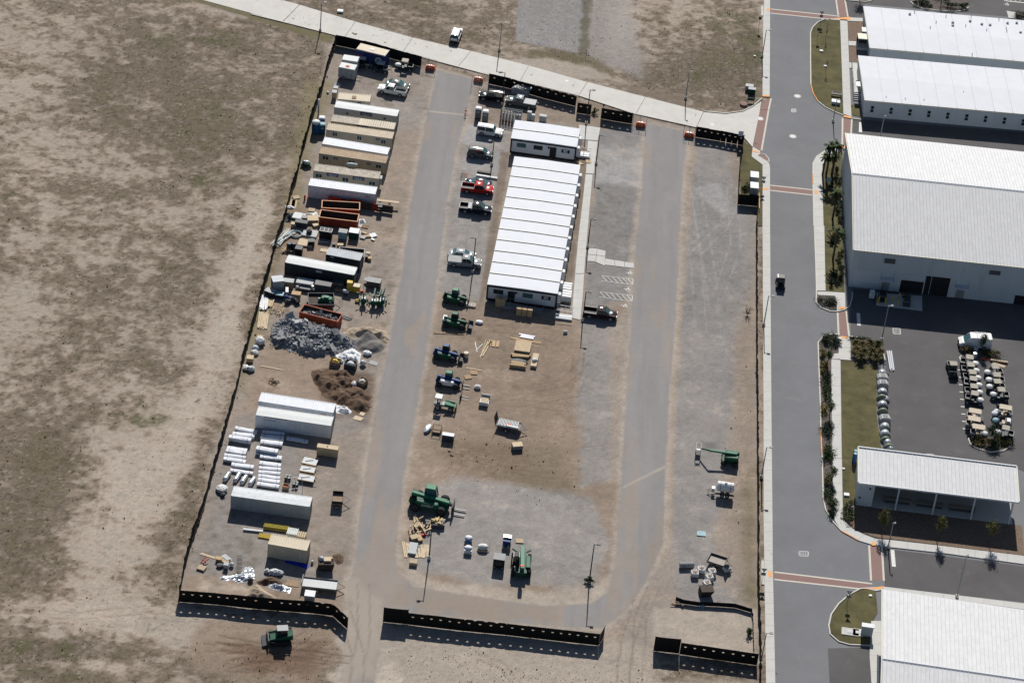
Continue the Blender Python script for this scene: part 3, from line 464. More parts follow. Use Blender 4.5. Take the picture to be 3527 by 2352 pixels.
strip_slabs(se,[((1395,264),(1420,276)),((1640,244),(1640,292)),((1870,260),(1860,302))],'N',.13,'sidewalk')
slab('slab',pts_of([(1657,562),(1782,568),(1778,628),(1657,622)],'N'),-.05,.12,'sidewalk',se)
slab('slab',pts_of([(1664,852),(1775,858),(1785,905),(1668,930)],'N'),-.05,.12,'sidewalk',se)
strip_slabs(se,[((2125,150),(2240,170)),((2150,240),(2250,250))],'O',.13,'sidewalk')
# yard walk beside the offices, stepping pads and ramps
yw=snode('yard_walkway')
strip_slabs(yw,[((1935,905),(2225,945)),((1955,1100),(2190,1120))],'G',.06,'sidewalk')
strip_slabs(yw,[((2060,1118),(2190,1132)),((2030,1560),(2135,1568))],'G',.06,'sidewalk')
strip_slabs(yw,[((2026,160),(2120,165)),((1985,550),(2085,550)),((1925,1060),(2040,1060)),((1885,1500),(2005,1500))],'H',.06,'sidewalk')
strip_slabs(yw,[((1683,148),(1787,148)),((1660,430),(1768,430)),((1640,655),(1742,680))],'I',.06,'sidewalk')
for q in [[(2065,1160),(2180,1166),(2170,1250),(2060,1240)],[(2184,1168),(2295,1195),(2290,1268),(2175,1250)],[(2058,1246),(2168,1256),(2160,1340),(2052,1330)],[(2175,1256),(2290,1274),(2284,1395),(2166,1345)]]:
    slab('slab',pts_of(q,'H'),-.05,.05,'sidewalk',yw)
for q in [[(206,100),(282,113),(280,160),(200,150)],[(286,113),(362,126),(362,170),(284,160)],[(366,127),(442,138),(442,178),(366,170)]]:slab('slab',pts_of(q,'AF'),-.05,.05,'sidewalk',yw)
# brick crossings
def crossing(q,fr,edges=(0,2)):
    r=snode('crosswalk');p=pts_of(q,fr);sheet_pts=[(v.x,v.y,.014)for v in p]
    o=MB().add(sheet_pts,[(0,1,2,3)]).build('brick_paving','brick',r)
    if o.data.polygons[0].normal.z<0:o.data.flip_normals()
    for e in edges:
        a,c=p[e],p[(e+1)%4];ctr=sum(p,Vector())/4;n=Vector((-(c-a).y,(c-a).x,0)).normalized()
        if n.dot(ctr-a)>0:n=-n
        slab('border',[a,c,c+n*.32,a+n*.32],-.03,.02,'brick_border',r)
crossing([(605,132),(1520,228),(1420,262),(605,178)],'N')
crossing([(1490,-60),(1588,-60),(1638,232),(1532,240)],'N',(1,3))
crossing([(485,1392),(600,1330),(566,1486),(461,1486)],'N',(1,))
crossing([(458,0),(566,0),(470,545),(370,497)],'Q',(1,))
crossing([(1588,108),(1690,122),(1680,320),(1583,480)],'Q',(1,3))
crossing([(600,1020),(1170,1082),(1166,1140),(600,1078)],'Q')
crossing([(285,958),(362,945),(392,1220),(297,1210)],'R',(1,3))
crossing([(748,1145),(858,1135),(880,1510),(768,1510)],'T',(1,3))
crossing([(45,192),(950,300),(880,340),(45,248)],'U')
# painted kerbs, tactile pads
for q,fr in [([(548,125),(590,125),(590,158),(548,155)],'N'),([(496,1292),(588,1296),(584,1318),(494,1312)],'N'),([(1590,74),(1698,96),(1694,120),(1590,100)],'Q'),([(1540,500),(1612,486),(1606,520),(1530,528)],'Q'),([(358,540),(444,570),(436,584),(362,570)],'Q'),([(1196,1090),(1240,1092),(1240,1140),(1198,1138)],'Q'),([(496,1060),(575,1062),(575,1086),(496,1084)],'Q'),([(285,902),(358,900),(356,922),(285,926)],'R'),([(440,180),(518,184),(518,206),(440,204)],'S'),([(762,1118),(800,1112),(800,1150),(765,1150)],'T'),([(1158,568),(1196,572),(1196,622),(1160,620)],'X'),([(870,345),(1050,322),(1048,340),(985,352)],'U'),([(1420,262),(1680,240),(1690,280),(1500,270)],'N')]:
    struct(slab('tactile_pad',pts_of(q,fr),.1,.142,'tactile'))
K1=snode('kerb_line')
for pts,fr,m in [([(1340,262),(1240,308),(1170,380),(1142,450),(1143,800),(1147,1150)],'N','kerb'),([(1147,1155),(1180,1270),(1240,1370)],'N','kerb_orange'),([(1243,1373),(1340,1452),(1480,1520),(1585,1562)],'N','kerb'),([(1540,490),(1380,528),(1228,628),(1178,720),(1174,870)],'Q','kerb'),([(1174,874),(1176,1000)],'Q','kerb_orange'),([(1176,1004),(1188,1568)],'Q','kerb'),([(14,0),(30,400),(38,700),(35,850),(90,908),(190,948),(270,952),(350,930),(410,890),(436,800),(440,735)],'R','kerb'),([(412,160),(340,157),(260,180),(205,245),(206,320),(228,900),(233,1135)],'S','kerb'),([(233,1140),(242,1380)],'S','kerb_orange'),([(243,1385),(247,1453)],'S','kerb'),([(545,181),(700,205),(830,246),(880,320),(902,430)],'S','kerb'),([(247,242),(258,660),(282,770),(342,880),(450,996)],'T','kerb'),([(454,1000),(625,1092)],'T','kerb_orange'),([(970,335),(840,342),(740,395),(640,480),(570,580),(548,680),(560,760),(640,830),(740,858),(850,862),(930,868)],'U','kerb'),([(1700,118),(1830,132)],'Q','kerb'),([(437,610),(470,588),(530,605),(575,660),(585,705),(520,680),(437,625)],'Q','kerb'),([(895,15),(1000,5),(1200,-10)],'O','kerb'),([(880,25),(930,70),(1030,115),(1300,150),(1500,155),(1600,130),(1635,100)],'O','kerb'),([(40,8),(300,30),(370,18),(395,0)],'O','kerb'),([(1700,380),(1680,400),(1690,440)],'S','kerb'),([(1770,1240),(1790,1300),(1860,1345),(2000,1385),(2140,1370),(2210,1325)],'S','kerb')]:
    kerb(pts,fr,m,root=K1)
# lawns and beds
for nm,q,fr,m in [('lawn',[(1345,275),(1250,318),(1180,385),(1152,455),(1153,800),(1158,1160),(1190,1265),(1250,1365),(1345,1440),(1480,1508),(1583,1550),(1560,800),(1538,275)],'N','lawn'),('mulch_bed',[(1650,298),(1852,304),(1845,560),(1656,556)],'N','mulch'),('mulch_bed',[(1660,630),(1775,635),(1775,850),(1666,848)],'N','mulch'),('lawn',[(1690,1420),(1815,1425),(1825,1585),(1705,1560)],'N','lawn'),('lawn',[(1350,682),(1480,592),(1575,562),(1572,680),(1558,780),(1562,1568),(1320,1568),(1308,1000),(1308,742)],'Q','lawn'),('lawn',[(128,0),(330,0),(352,700),(355,742),(142,728),(135,400)],'R','lawn'),('lawn',[(240,432),(360,505),(345,634),(492,742),(494,1568),(435,1568),(440,1160),(200,1140),(185,640)],'Q','lawn'),('planting_bed',[(60,772),(245,782),(258,935),(160,930),(90,880),(58,840)],'R','mulch_dark'),('planting_bed',[(215,250),(262,188),(340,167),(412,175),(414,358),(370,360),(341,420),(340,1453),(252,1453),(216,400)],'S','mulch_dark'),('planting_bed',[(253,245),(354,245),(366,875),(345,870),(295,795),(266,690)],'T','mulch_dark'),('planting_bed',[(548,188),(700,212),(825,254),(872,330),(895,445),(830,480),(547,430)],'S','mulch_dark'),('lawn',[(442,434),(545,437),(828,490),(815,640),(815,1000),(860,1330),(900,1400),(800,1453),(455,1453)],'S','lawn'),('lawn',[(456,245),(640,245),(620,700),(575,720),(466,760),(458,500)],'T','lawn'),('mulch_bed',[(467,765),(585,740),(590,965),(560,965),(470,880)],'T','mulch'),('mulch_bed',[(590,720),(2330,940),(2352,1250),(960,1080),(830,1070),(700,1025),(592,966)],'T','mulch'),('lawn',[(980,345),(845,352),(748,404),(650,488),(580,585),(558,680),(568,752),(645,820),(742,848),(850,852),(930,858),(945,650),(1000,560)],'U','lawn'),('planting_bed',[(440,612),(470,592),(528,609),(570,660),(578,696),(520,672)],'Q','brick'),('planting_bed',[(900,22),(940,65),(1030,108),(1300,142),(1500,148),(1590,125),(1640,20),(1640,-60),(900,-60)],'O','mulch_dark'),('planting_bed',[(50,-60),(50,4),(300,24),(380,8),(400,-60)],'O','mulch_dark'),('planting_bed',[(1700,390),(1850,330),(2060,350),(2100,420),(1900,410),(1700,440)],'S','mulch_dark'),('planting_bed',[(1780,1240),(1798,1296),(1865,1338),(2000,1376),(2135,1362),(2200,1322),(2210,1230)],'S','mulch_dark'),('lawn',[(2240,160),(2420,180),(2420,270),(2250,250)],'O','mulch_dark')]:
    _lz=(globals().get('_lz',.07))+.0012;slab(nm,pts_of(q,fr),-.05,_lz,m)
# gravel edge lines, painted markings, covers
def mark(name,q,fr,m='paint_white',z=.018):return sheet(name,q,z,m,fr)
mark('stop_line',[(486,966),(524,966),(534,1106),(494,1102)],'R');mark('stop_line',[(960,1190),(1000,1192),(1016,1366),(975,1362)],'T');mark('stop_line',[(1800,162),(1826,165),(1840,300),(1795,296)],'Q')
def hatch_bay(a,b_,c,d,fr):
    r=snode('parking_marking');A,B_,C_,D_=[P(fr,*q)for q in (a,b_,c,d)];bb=MB();z=.02
    def ln(p,q,w=.11):
        t=(q-p).normalized();n=Vector((-t.y,t.x,0))*w/2;bb2=MB().add([(*(p+n)[:2],z),(*(p-n)[:2],z),(*(q-n)[:2],z),(*(q+n)[:2],z)],[(0,1,2,3)]);o=bb2 .build('stripe','paint_white',r)
        if o.data.polygons[0].normal.z<0:o.data.flip_normals()
    for p,q in ((A,B_),(B_,C_),(C_,D_)):ln(p,q)
    for k in range(6):
        t0=k/6;t1=min(1,t0+.2);ln(A.lerp(B_,t0),D_.lerp(C_,t1))
hatch_bay((175,240),(435,268),(432,316),(170,284),'AF');hatch_bay((160,376),(430,405),(426,455),(152,416),'AF')
def wheelchair(x,y,fr,s=.9):
    r=snode('parking_marking');c=P(fr,x,y);b=MB();b.loft([[(c.x+q*s*cos(2*pi*i/14),c.y+q*s*sin(2*pi*i/14),.022)for i in range(14)]for q in (.46,.32)],caps=False);o=b.build('wheel_symbol','paint_white',r)
    if o.data.polygons[0].normal.z<0:o.data.flip_normals()
    MB().box(c.x-.02,c.x+.14,c.y,c.y+.75,.02,.026).build('stripe','paint_white',r);MB().box(c.x-.75,c.x-.1,c.y+.05,c.y+.19,.02,.028).build('stripe','paint_white',r)
for x,y in [(410,222),(392,358),(370,495)]:wheelchair(x,y,'AF')
wheelchair(2135,65,'O')
for k in range(5):mark('parking_line',[(2110+k*60,18),(2118+k*60,18),(2150+k*60,-8),(2142+k*60,-8)],'O')
mark('parking_line',[(2095,10),(2352,35),(2352,45),(2095,18)],'O')
for k in range(9):
    x,y=1672+k*6.5,525+k*76.5
    mark('parking_line',[(x-12,y-4),(x+30,y),(x+30,y+8),(x-12,y+4)],'S')
def manhole(x,y,fr,r=.75,label=None,m='concrete'):
    c=P(fr,x,y);t=thing('manhole_cover',label,'manhole',(c.x,c.y,0.0))
    MB().lathe([(r,0),(r,.022),(r*.62,.024)],18).build('collar',m,t);MB().lathe([(r*.6,.0),(r*.6,.03),(.01,.032)],16).build('cover','galv',t)
    return t
for x,y,fr,l in [(967,1302,'N','pale round manhole cover in street beside orange kerb curve'),(905,355,'Q','pale round manhole cover in middle of the street junction'),(462,115,'Q','round manhole cover set in the slanting brick crossing'),(1777,900,'M','round manhole cover on concrete street by the east fence corner'),(1772,310,'G','round manhole cover on concrete street above the fenced parking')]:
    manhole(x,y,fr,.7 if fr!='G' else .6,l)
def grate(q,fr,label,m='concrete'):
    p=pts_of(q,fr);c=sum(p,Vector())/4;t=thing('drain_grate',label,'drain',(c.x,c.y,0));r=yaw(p[0],p[1])
    L=(p[1]-p[0]).length;W=(p[3]-p[0]).length
    for i in range(4):
        a=p[i]-c;d=p[(i+1)%4]-c;n=Vector((-(d-a).y,(d-a).x,0)).normalized()*.12
        MB().prism([(a.x,a.y),(d.x,d.y),(d.x+n.x,d.y+n.y),(a.x+n.x,a.y+n.y)],0,.024).build('frame',m,t)
    for k in range(5):
        f=(k+.5)/5;a=p[0].lerp(p[1],f)-c;d=p[3].lerp(p[2],f)-c
        MB().bar((a.x,a.y,.015),(d.x,d.y,.015),.06,.02).build('bar','galv',t)
grate([(890,1475),(942,1475),(942,1518),(890,1518)],'N','white slotted drain grate in the street junction');grate([(893,1135),(970,1140),(973,1200),(900,1196)],'R','square drain grate in dark lot beyond warehouse shadow');grate([(1335,192),(1400,195),(1405,230),(1335,228)],'T','square drain grate behind the ribbed canopy roof');grate([(10,1205),(102,1210),(98,1255),(12,1250)],'T','long drain grate in street opposite the mulch corner')
# ================================================================ buildings
def hgt(b,t):
    B=P(*b);o=FR[t[0]];ty=o[1]+t[2]/o[2];lo,hi=0,40
    for _ in range(50):
        m_=(lo+hi)/2
        if PX((B.x,B.y,m_))[1]>ty:lo=m_
        else :hi=m_
    return lo
def frame_of(nl,nr,h):
    a=P(*nl,h);c=P(*nr,h);return Vector((a.x,a.y,0)),yaw(a,c),(c-a).length
def loc_of(root_loc,rz,p):
    d=Vector((p.x-root_loc.x,p.y-root_loc.y,0));return d.x*cos(rz)+d.y*sin(rz),-d.x*sin(rz)+d.y*cos(rz)
def on_wall(O,rz,fr,x,y):
    o=FR[fr];d=_fwd*F_PX+_r*(o[0]+x/o[2]-CXP)-_u*(o[1]+y/o[2]-CYP)
    n=Vector((-sin(rz),cos(rz),0));C0=Vector((0,0,CAM_H));t=(Vector(O)-C0).dot(n)/d.dot(n);p=C0+d*t
    return loc_of(O,rz,p)[0],p.z
def wall_rect(O,rz,fr,x0,y0,x1,y1):
    a=on_wall(O,rz,fr,x0,y0);c=on_wall(O,rz,fr,x1,y1);return min(a[0],c[0]),max(a[0],c[0]),min(a[1],c[1]),max(a[1],c[1])
def ribbed(root,n,pw,a,d,m='roof_metal',name='roof_panel',x0=0.0):
    """n standing-seam panels side by side along x between edge points a=(y,z) and d=(y,z)"""
    b=MB();t=Vector((0,d[0]-a[0],d[1]-a[1]));L=t.length;up=Vector((0,-t.z,t.y)).normalized()*.07
    A=Vector((0,a[0],a[1]));D_=Vector((0,d[0],d[1]));e=Vector((1,0,0))
    prof=[(0,0),(.03,1),(.09,1),(.12,0),(pw*.5,.12),(pw,0)]
    vs=[A+e*x+up*k for x,k in prof]+[D_+e*x+up*k for x,k in prof];k=len(prof)
    th=up*1.5
    vs+=[A-th,A+e*pw-th,D_-th,D_+e*pw-th]
    fs=[(i,i+1,k+i+1,k+i)for i in range(k-1)]+[(2*k,2*k+1,k-1,0),(2*k+2,k,2*k-1,2*k+3)]
    first=b.add(vs,fs).build(name,m,root,(x0,0,0))
    for i in range(1,n):part(root,first,(x0+i*pw,0,0))
def box_part(root,name,m,x0,x1,y0,y1,z0,z1,label=None):return MB().box(x0,x1,y0,y1,z0,z1).build(name,m,root,label=label)
# ---- two long modular halls, north east
def hall(nl,nr,nw,h,label,ext,mw):
    O,rz,L=frame_of(nl,nr,h);L+=ext;t=thing('modular_hall',label,'building',O,rz)
    w=P(*nw,h);D_=loc_of(O,rz,w)[1]
    box_part(t,'wall','wall_grey',.25,L-.2,.25,D_-.25,0,h-.25)
    n=int(L/mw)+1
    first=None
    for i in range(n):
        x0=i*mw;x1=min(L,x0+mw)
        if first is None or x1-x0<mw-.01:
            o=MB().add([(0,0,0),(x1-x0-.05,0,0),(x1-x0-.05,D_,0),(0,D_,0),(0,0,.24),(x1-x0-.05,0,.24),(x1-x0-.05,D_,.24),(0,D_,.24),(0,D_*.5,.40),(x1-x0-.05,D_*.5,.40)],[(0,3,2,1),(4,5,9,8),(8,9,6,7),(0,1,5,4),(2,3,7,6),(0,4,8,7,3),(1,2,6,9,5)]).build('roof_panel','membrane',t,(x0,0,h-.26))
            first=first or o
        else :o=part(t,first,(x0,0,h-.26))
        if i:MB().box(-.09,.02,.02,D_-.02,-.01,.055).add([(-.09,.02,.0),(.02,.02,0),(.02,D_*.5,.16),(-.09,D_*.5,.16),(-.09,D_-.02,0),(.02,D_-.02,0)],[(0,1,2,3),(3,2,5,4)]).build('seam','seam',t,(x0,0,h+.0))
    box_part(t,'fascia','trim_cream',-.06,L,-.07,0,h-.3,h-.02);box_part(t,'fascia','trim_cream',-.08,-.01,0,D_,h-.3,h-.02)
    return t,O,rz,L,D_,h
h1=hgt(('N',1865,270),('N',1912,90));h2=hgt(('N',1820,1585),('N',1878,1352))
t1=hall(('N',1945,645),('O',2352,795),('N',1912,90),h1,'long white flat-roofed hall with round roof vents, furthest up the street',12,3.62)
t2=hall(('N',1878,1352),('O',2352,1473),('N',1842,755),h2,'long white flat-roofed hall with paired slot windows beside the warehouse',12,3.62)
for x,y in [(875,190),(1430,300),(1430,338),(1655,280),(1805,320),(1912,330),(2138,305),(2256,302),(2305,427)]:
    p=P('O',x,y,h1);lx,ly=loc_of(t1[1],t1[2],p);MB().lathe([(.1,-.1),(.1,.12),(.3,.14),(.3,.26),(.05,.34)],10).build('roof_vent','galv',t1[0],(lx,ly,h1+.05))
for x,y in [(935,168),(1215,300),(1138,372),(1343,222),(1597,345),(1668,222),(1868,400),(2027,260),(2122,380),(2128,418),(1680,715)]:
    p=P('O',x,y,h1);lx,ly=loc_of(t1[1],t1[2],p);MB().cyl((0,0,-.1),(0,0,.5),.07,7).build('pipe_vent','plastic_grey',t1[0],(lx,ly,h1))
for x,y in [(570,1258),(817,1282),(1060,1295),(1570,1195)]:
    p=P('O',x,y,h2);lx,ly=loc_of(t2[1],t2[2],p);MB().cyl((0,0,-.1),(0,0,.3),.06,7).build('pipe_vent','plastic_grey',t2[0],(lx,ly,h2))
tt,O,rz,L,D_,h=t2
x0,x1,z0,z1=wall_rect(O,rz,'O',378,1370,415,1442);pitch=on_wall(O,rz,'O',638,1428)[0]-on_wall(O,rz,'O',394,1405)[0]
for k in range(13):
    xx=on_wall(O,rz,'O',394,1405)[0]+k*pitch
    if xx>L-1:break
    f=MB().box(xx-.36,xx+.36,.17,.26,1.15,2.62).build('window','wall_white',tt)
    for zz in (1.2,1.95):MB().box(xx-.3,xx+.3,.15,.2,zz,zz+.64).build('pane','glass',f)
for k in range(3):box_part(tt,'wall_joint','seam',6+k*12.3,6.06+k*12.3,.22,.26,.1,h-.35)
def entry_steps(root,x0,x1,y0,y1,z):
    box_part(root,'landing','sidewalk',x0,x1,y0,y1,z-.12,z)
for (tt,O,rz,L,D_,h)in (t1,t2):
    ly=D_*.45
    box_part(tt,'awning','white_paint',-1.0,.2,ly-.9,ly+.9,2.75,2.9)
    d=box_part(tt,'door','plastic_grey',.2,.26,ly-.5,ly+.5,.9,2.6);MB().cyl((.16,ly-.35,1.7),(.22,ly-.35,1.7),.04,6).build('handle','steel',d)
O,rz=t2[1],t2[2]
def ramp_world(q,fr,z,label,name):
    p=pts_of(q,fr);c=sum(p,Vector())/4;t=thing(name,label,'ramp',(c.x,c.y,0))
    w=[(v.x-c.x,v.y-c.y)for v in p]
    vs=[(*w[0],0),(*w[1],0),(*w[2],0),(*w[3],0),(*w[0],.1),(*w[1],.1),(*w[2],z),(*w[3],z)]
    MB().add(vs,[(0,3,2,1),(4,5,6,7),(0,1,5,4),(1,2,6,5),(2,3,7,6),(3,0,4,7)]).build('deck','sidewalk',t)
    for a,d in ((0,3),(1,2)):
        A=Vector((*w[a],.1));D_=Vector((*w[d],z));r=MB().bar(A+Vector((0,0,.95)),D_+Vector((0,0,.95)),.05).build('rail','dark_steel',t);MB().bar(A+Vector((0,0,.5)),D_+Vector((0,0,.5)),.04).build('rail','dark_steel',t)
        for k in range(6):
            f=k/5;pp=A.lerp(D_,f);MB().bar(pp,pp+Vector((0,0,.95)),.05).build('post','dark_steel',t)
    return t
r_=ramp_world([(1695,875),(1775,880),(1812,1300),(1715,1300)],'N',.9,'long pale access ramp with dark rails beside white hall','access_ramp')
for k in range(4):MB().box(-.65,.65,0,.3,.15+.0*k,.78-k*.2).build('step','sidewalk',r_,(P('N',1764,1318+k*16).x-r_.location.x,P('N',1764,1318+k*16).y-r_.location.y,0))
c=P('N',1830,650);t=thing('porch','small covered entry porch of upper white hall','porch',(c.x,c.y,0),t1[2])
box_part(t,'roof','trim_cream',-1.1,1.1,-1.0,1.2,2.5,2.65)
for sx in (-1,1):box_part(t,'post','plastic_grey',sx*1.0-.05,sx*1.0+.05,-.95,-.85,0,2.5)
box_part(t,'wall','plastic_dark',-1.05,1.05,1.05,1.15,0,2.45);box_part(t,'floor','sidewalk',-1.1,1.1,-1,1.1,.0,.5)
# ---- big warehouse with ribbed gable roof
he=8.1
O,rz,L=frame_of(('R',455,255),('R',2352,455),he);L+=14
Dw=loc_of(O,rz,P('Q',1655,315,he))[1]
best=min((abs(PX((O.x-sin(rz)*Dw/2,O.y+cos(rz)*Dw/2,he+k*.05))[1]-(380+855/3.92)),he+k*.05)for k in range(160));hr=best[1]
print('warehouse eave',he,'ridge',hr,'depth',Dw,'halls',h1,h2)
t=wh=thing('warehouse','large grey warehouse with ribbed white gable roof and open loading doors','building',O,rz)
WO,Wrz,WL=O,rz,L
ov=.3
b=MB();prof=[(ov,0),(Dw-ov,0),(Dw-ov,he-.1),(Dw/2,hr-.22),(ov,he-.1)]
b.add([(ov,y,z)for y,z in prof]+[(L-.3,y,z)for y,z in prof],[(0,4,3,2,1),(5,6,7,8,9),(1,2,7,6),(2,3,8,7),(3,4,9,8),(0,1,6,5)])
b.build('wall','wall_grey',t)
sw_=MB();holes=[wall_rect(O,rz,'R',985,605,1215,750),wall_rect(O,rz,'R',1265,560,1495,785),wall_rect(O,rz,'R',2255,775,2500,900)]
hx=sorted([(max(h_[0],.5),h_[1],h_[3])for h_ in holes]);x=ov
for a,c_,zt in hx:
    sw_.box(x,a,ov-.02,ov+.25,0,he-.12);sw_.box(a,c_,ov-.02,ov+.25,zt,he-.12);x=c_
sw_.box(x,L-.3,ov-.02,ov+.25,0,he-.12);sw_.build('south_wall','wall_grey',t)
for a,c_,zt in hx:box_part(t,'doorway_shade','black',a,c_,ov+.02,ov+.2,0,zt)  # black slabs fill the open doors, painting in the unlit interior
npn=int(L/.6)
ribbed(t,npn,.6,(-.05,he),(Dw/2-.12,hr));ribbed(t,npn,.6,(Dw/2+.12,hr),(Dw+.05,he))
b=MB();b.add([(-.05,Dw/2-.35,hr-.02),(L,Dw/2-.35,hr-.02),(L,Dw/2,hr+.14),(-.05,Dw/2,hr+.14),(L,Dw/2+.35,hr-.02),(-.05,Dw/2+.35,hr-.02)],[(0,1,2,3),(3,2,4,5)]).build('ridge_cap','seam',t)
box_part(t,'gutter','trim_cream',-.05,L,-.2,-.05,he-.2,he+.02);
for yy,zz,y2,z2 in ((-.05,he-.12,Dw/2,hr-.1),(Dw/2,hr-.1,Dw+.05,he-.12)):MB().bar((-.1,yy,zz),(-.1,y2,z2),.14,.3).build('rake_trim','trim_cream',t)
for q in [(800,362,915,428),(1970,495,2088,555)]:
    x0,x1,z0,z1=wall_rect(O,rz,'R',*q);lv=box_part(t,'louvre','plastic_grey',x0,x1,ov-.08,ov-.02,z0,z1)
    for k in range(7):MB().box(x0+.05,x1-.05,ov-.13,ov-.07,z0+(k+.2)*(z1-z0)/7,z0+(k+.6)*(z1-z0)/7).build('slat','plastic_dark',lv)
for q in [(470,478,728,690),(1000,535,1245,605)]:
    x0,x1,z0,z1=wall_rect(O,rz,'R',*q);d=box_part(t,'roller_door','wall_white',x0,x1,ov-.09,ov-.025,z0,z1)
    for k in range(6):MB().box(x0,x1,ov-.11,ov-.08,z0+(k+.45)*(z1-z0)/6,z0+(k+.55)*(z1-z0)/6).build('slat','wall_grey',d)
for q,c_ in [((772,630,838,735),(775,565,885,630)),((1598,725,1672,815),(1612,660,1722,720))]:
    x0,x1,z0,z1=wall_rect(O,rz,'R',*q);d=box_part(t,'door','plastic_grey',x0,x1,ov-.08,ov-.02,.05,2.25);MB().cyl((x1-.15,ov-.14,1.1),(x1-.15,ov-.08,1.1),.04,6).build('handle','steel',d)
    xm=(x0+x1)/2;box_part(t,'awning','wall_white',xm-1.2,xm+1.2,-1.1,ov,2.7,2.82)
    for s_ in (-1,1):MB().bar((xm+s_*1.15,-1.0,2.82),(xm+s_*1.15,ov,3.7),.05).build('tie_rod','steel',t)
for k in range(5):box_part(t,'wall_joint','seam',5.4+k*9.1,5.48+k*9.1,ov-.05,ov-.02,.1,he-.3)
for yy in (4.5,12):
    box_part(t,'wall_light','white_paint',ov-.25,ov,yy,yy+.25,2.6,2.85)
# loading apron, bollards, bins
p=pts_of([(710,745),(1215,775),(1218,942),(705,880)],'R');slab('loading_apron',p,-.05,.06,'sidewalk')
for i,(x,y)in enumerate([(727,860),(800,870),(880,850),(945,888),(955,820)]):
    c=P('R',x,y);t=thing('bollard',['yellow bollard left of black generator box','yellow bollard right of black generator box','short yellow bollard midway on loading apron','yellow bollard at the apron front right','yellow bollard nearest the half-raised roller door'][i],'bollard',(c.x,c.y,.05),group='yellow bollards at the warehouse apron')
    MB().cyl((0,0,0),(0,0,1.35),.12,10).build('post','yellow',t);MB().ball((0,0,1.35),.12,10,4).build('cap','yellow',t)
for x,y,m,l,s_ in [(652,790,'white_paint','white wheeled bin standing in warehouse shade by roller door',(.9,.8,1.3)),(765,820,'black','black generator box with yellow bollards on both sides',(1.3,1.6,1.5)),(1040,880,'plastic_dark','dark tool cabinet on apron below the half-raised roller door',(1.2,1.1,1.2)),(1040,800,'plastic_dark','low dark workbench on apron against warehouse wall',(1.4,.6,.9))]:
    c=P('R',x,y);t=thing('storage_box',l,'box',(c.x,c.y,.05),Wrz)
    a,d,e=s_;MB().extr([(-a/2,0),(a/2,0),(a/2,e*.9),(a/2-.08,e),(-a/2+.08,e),(-a/2,e*.9)],-d/2,d/2).build('body',m,t);MB().box(-a/2-.03,a/2+.03,-d/2-.03,d/2+.03,e*.86,e*.92).build('lid','plastic_grey',t)
# ---- canopy building in the middle right
ch=4.8
O,rz,L=frame_of(('T',628,488),('T',2298,692),ch);Dc=loc_of(O,rz,P('T',618,152,ch))[1]
print('canopy h',ch,'L',L,'D',Dc)
t=thing('canopy_building','open-fronted canopy building with ribbed white roof and grey posts','building',O,rz)
for b_ in range(1):
    n=round(L/.62);ribbed(t,n,L/n,(0,ch),(Dc,ch+.55))
box_part(t,'fascia','white_paint',-.08,L+.05,Dc,Dc+.2,ch+.2,ch+.72);box_part(t,'fascia','white_paint',-.1,L+.05,-.14,0,ch-.22,ch+.05);MB().bar((-.08,0,ch),(-.08,Dc,ch+.55),.16,.3).build('rake_trim','trim_cream',t);MB().bar((L+.06,0,ch),(L+.06,Dc,ch+.55),.16,.3).build('rake_trim','trim_cream',t)
xe=on_wall(O,rz,'T',790,600)[0]
box_part(t,'store_room','wall_grey',.25,xe,.2,Dc-.3,0,ch-.25);box_part(t,'rear_wall','wall_grey',xe,L-.3,Dc-.55,Dc-.3,0,ch+.3);box_part(t,'floor_slab','sidewalk',xe+.02,L-.1,.1,Dc-.56,0,.12)
for x in (1045,1445,1860,2270):
    xx=on_wall(O,rz,'T',x,600)[0];box_part(t,'post','wall_grey',xx-.12,xx+.12,.05,.29,0,ch-.2)
for k in range(3):
    c=MB().box(0,4.2,0,.9,.7,.78).build('work_table','tan_roof',t,(xe+2+k*5.2,1.6,.12));MB().box(.1,4.1,.1,.8,0,.7).build('table_base','plastic_dark',c)
for k in range(4):box_part(t,'shelf','plastic_dark',xe+1+k*4.5,xe+3.2+k*4.5,Dc-1.3,Dc-.7,.12,2.2)
for q in ((750,560),(640,650)):
    x_,z_=on_wall(O,rz,'T',*q);box_part(t,'wall_box','black',x_-.12,x_+.12,.05,.2,z_-.15,z_+.15)
for k,(x,y)in enumerate([(580,195),(576,225)]):
    c=P('T',x,y+60);t=thing('water_barrel',['blue barrel standing further back at canopy building corner','blue barrel standing nearer at canopy building corner'][k],'barrel',(c.x,c.y,0));MB().lathe([(.3,0),(.36,.3),(.36,1.7),(.3,1.9)],14).build('body','blue_toilet',t);MB().lathe([(.3,1.9),(.28,2.0),(.05,2.02)],14).build('lid','aqua',t)
# ---- ribbed hall at the lower right
uh=6.2
O,rz,_L=frame_of(('U',985,335),('U',2352,525),uh);O2,rz2,L=frame_of(('U',1045,990),('U',2352,1190),uh+1.3)
rz=(rz+rz2)/2;L+=14
yv=loc_of(O2,rz,P('U',985,335,uh))[1]
O=Vector((O2 .x+sin(rz)*yv,O2 .y-cos(rz)*yv,0))
t=thing('metal_hall','ribbed white metal roof hall cut off at lower right corner','building',O,rz)
n=int(L/.62);ribbed(t,n,.62,(0,uh),(yv-.1,uh+1.3));ribbed(t,n,.62,(yv+.1,uh+1.3),(2*yv,uh))
MB().add([(-.05,yv-.3,uh+1.28),(L,yv-.3,uh+1.28),(L,yv,uh+1.45),(-.05,yv,uh+1.45),(L,yv+.3,uh+1.28),(-.05,yv+.3,uh+1.28)],[(0,1,2,3),(3,2,4,5)]).build('ridge_cap','seam',t)
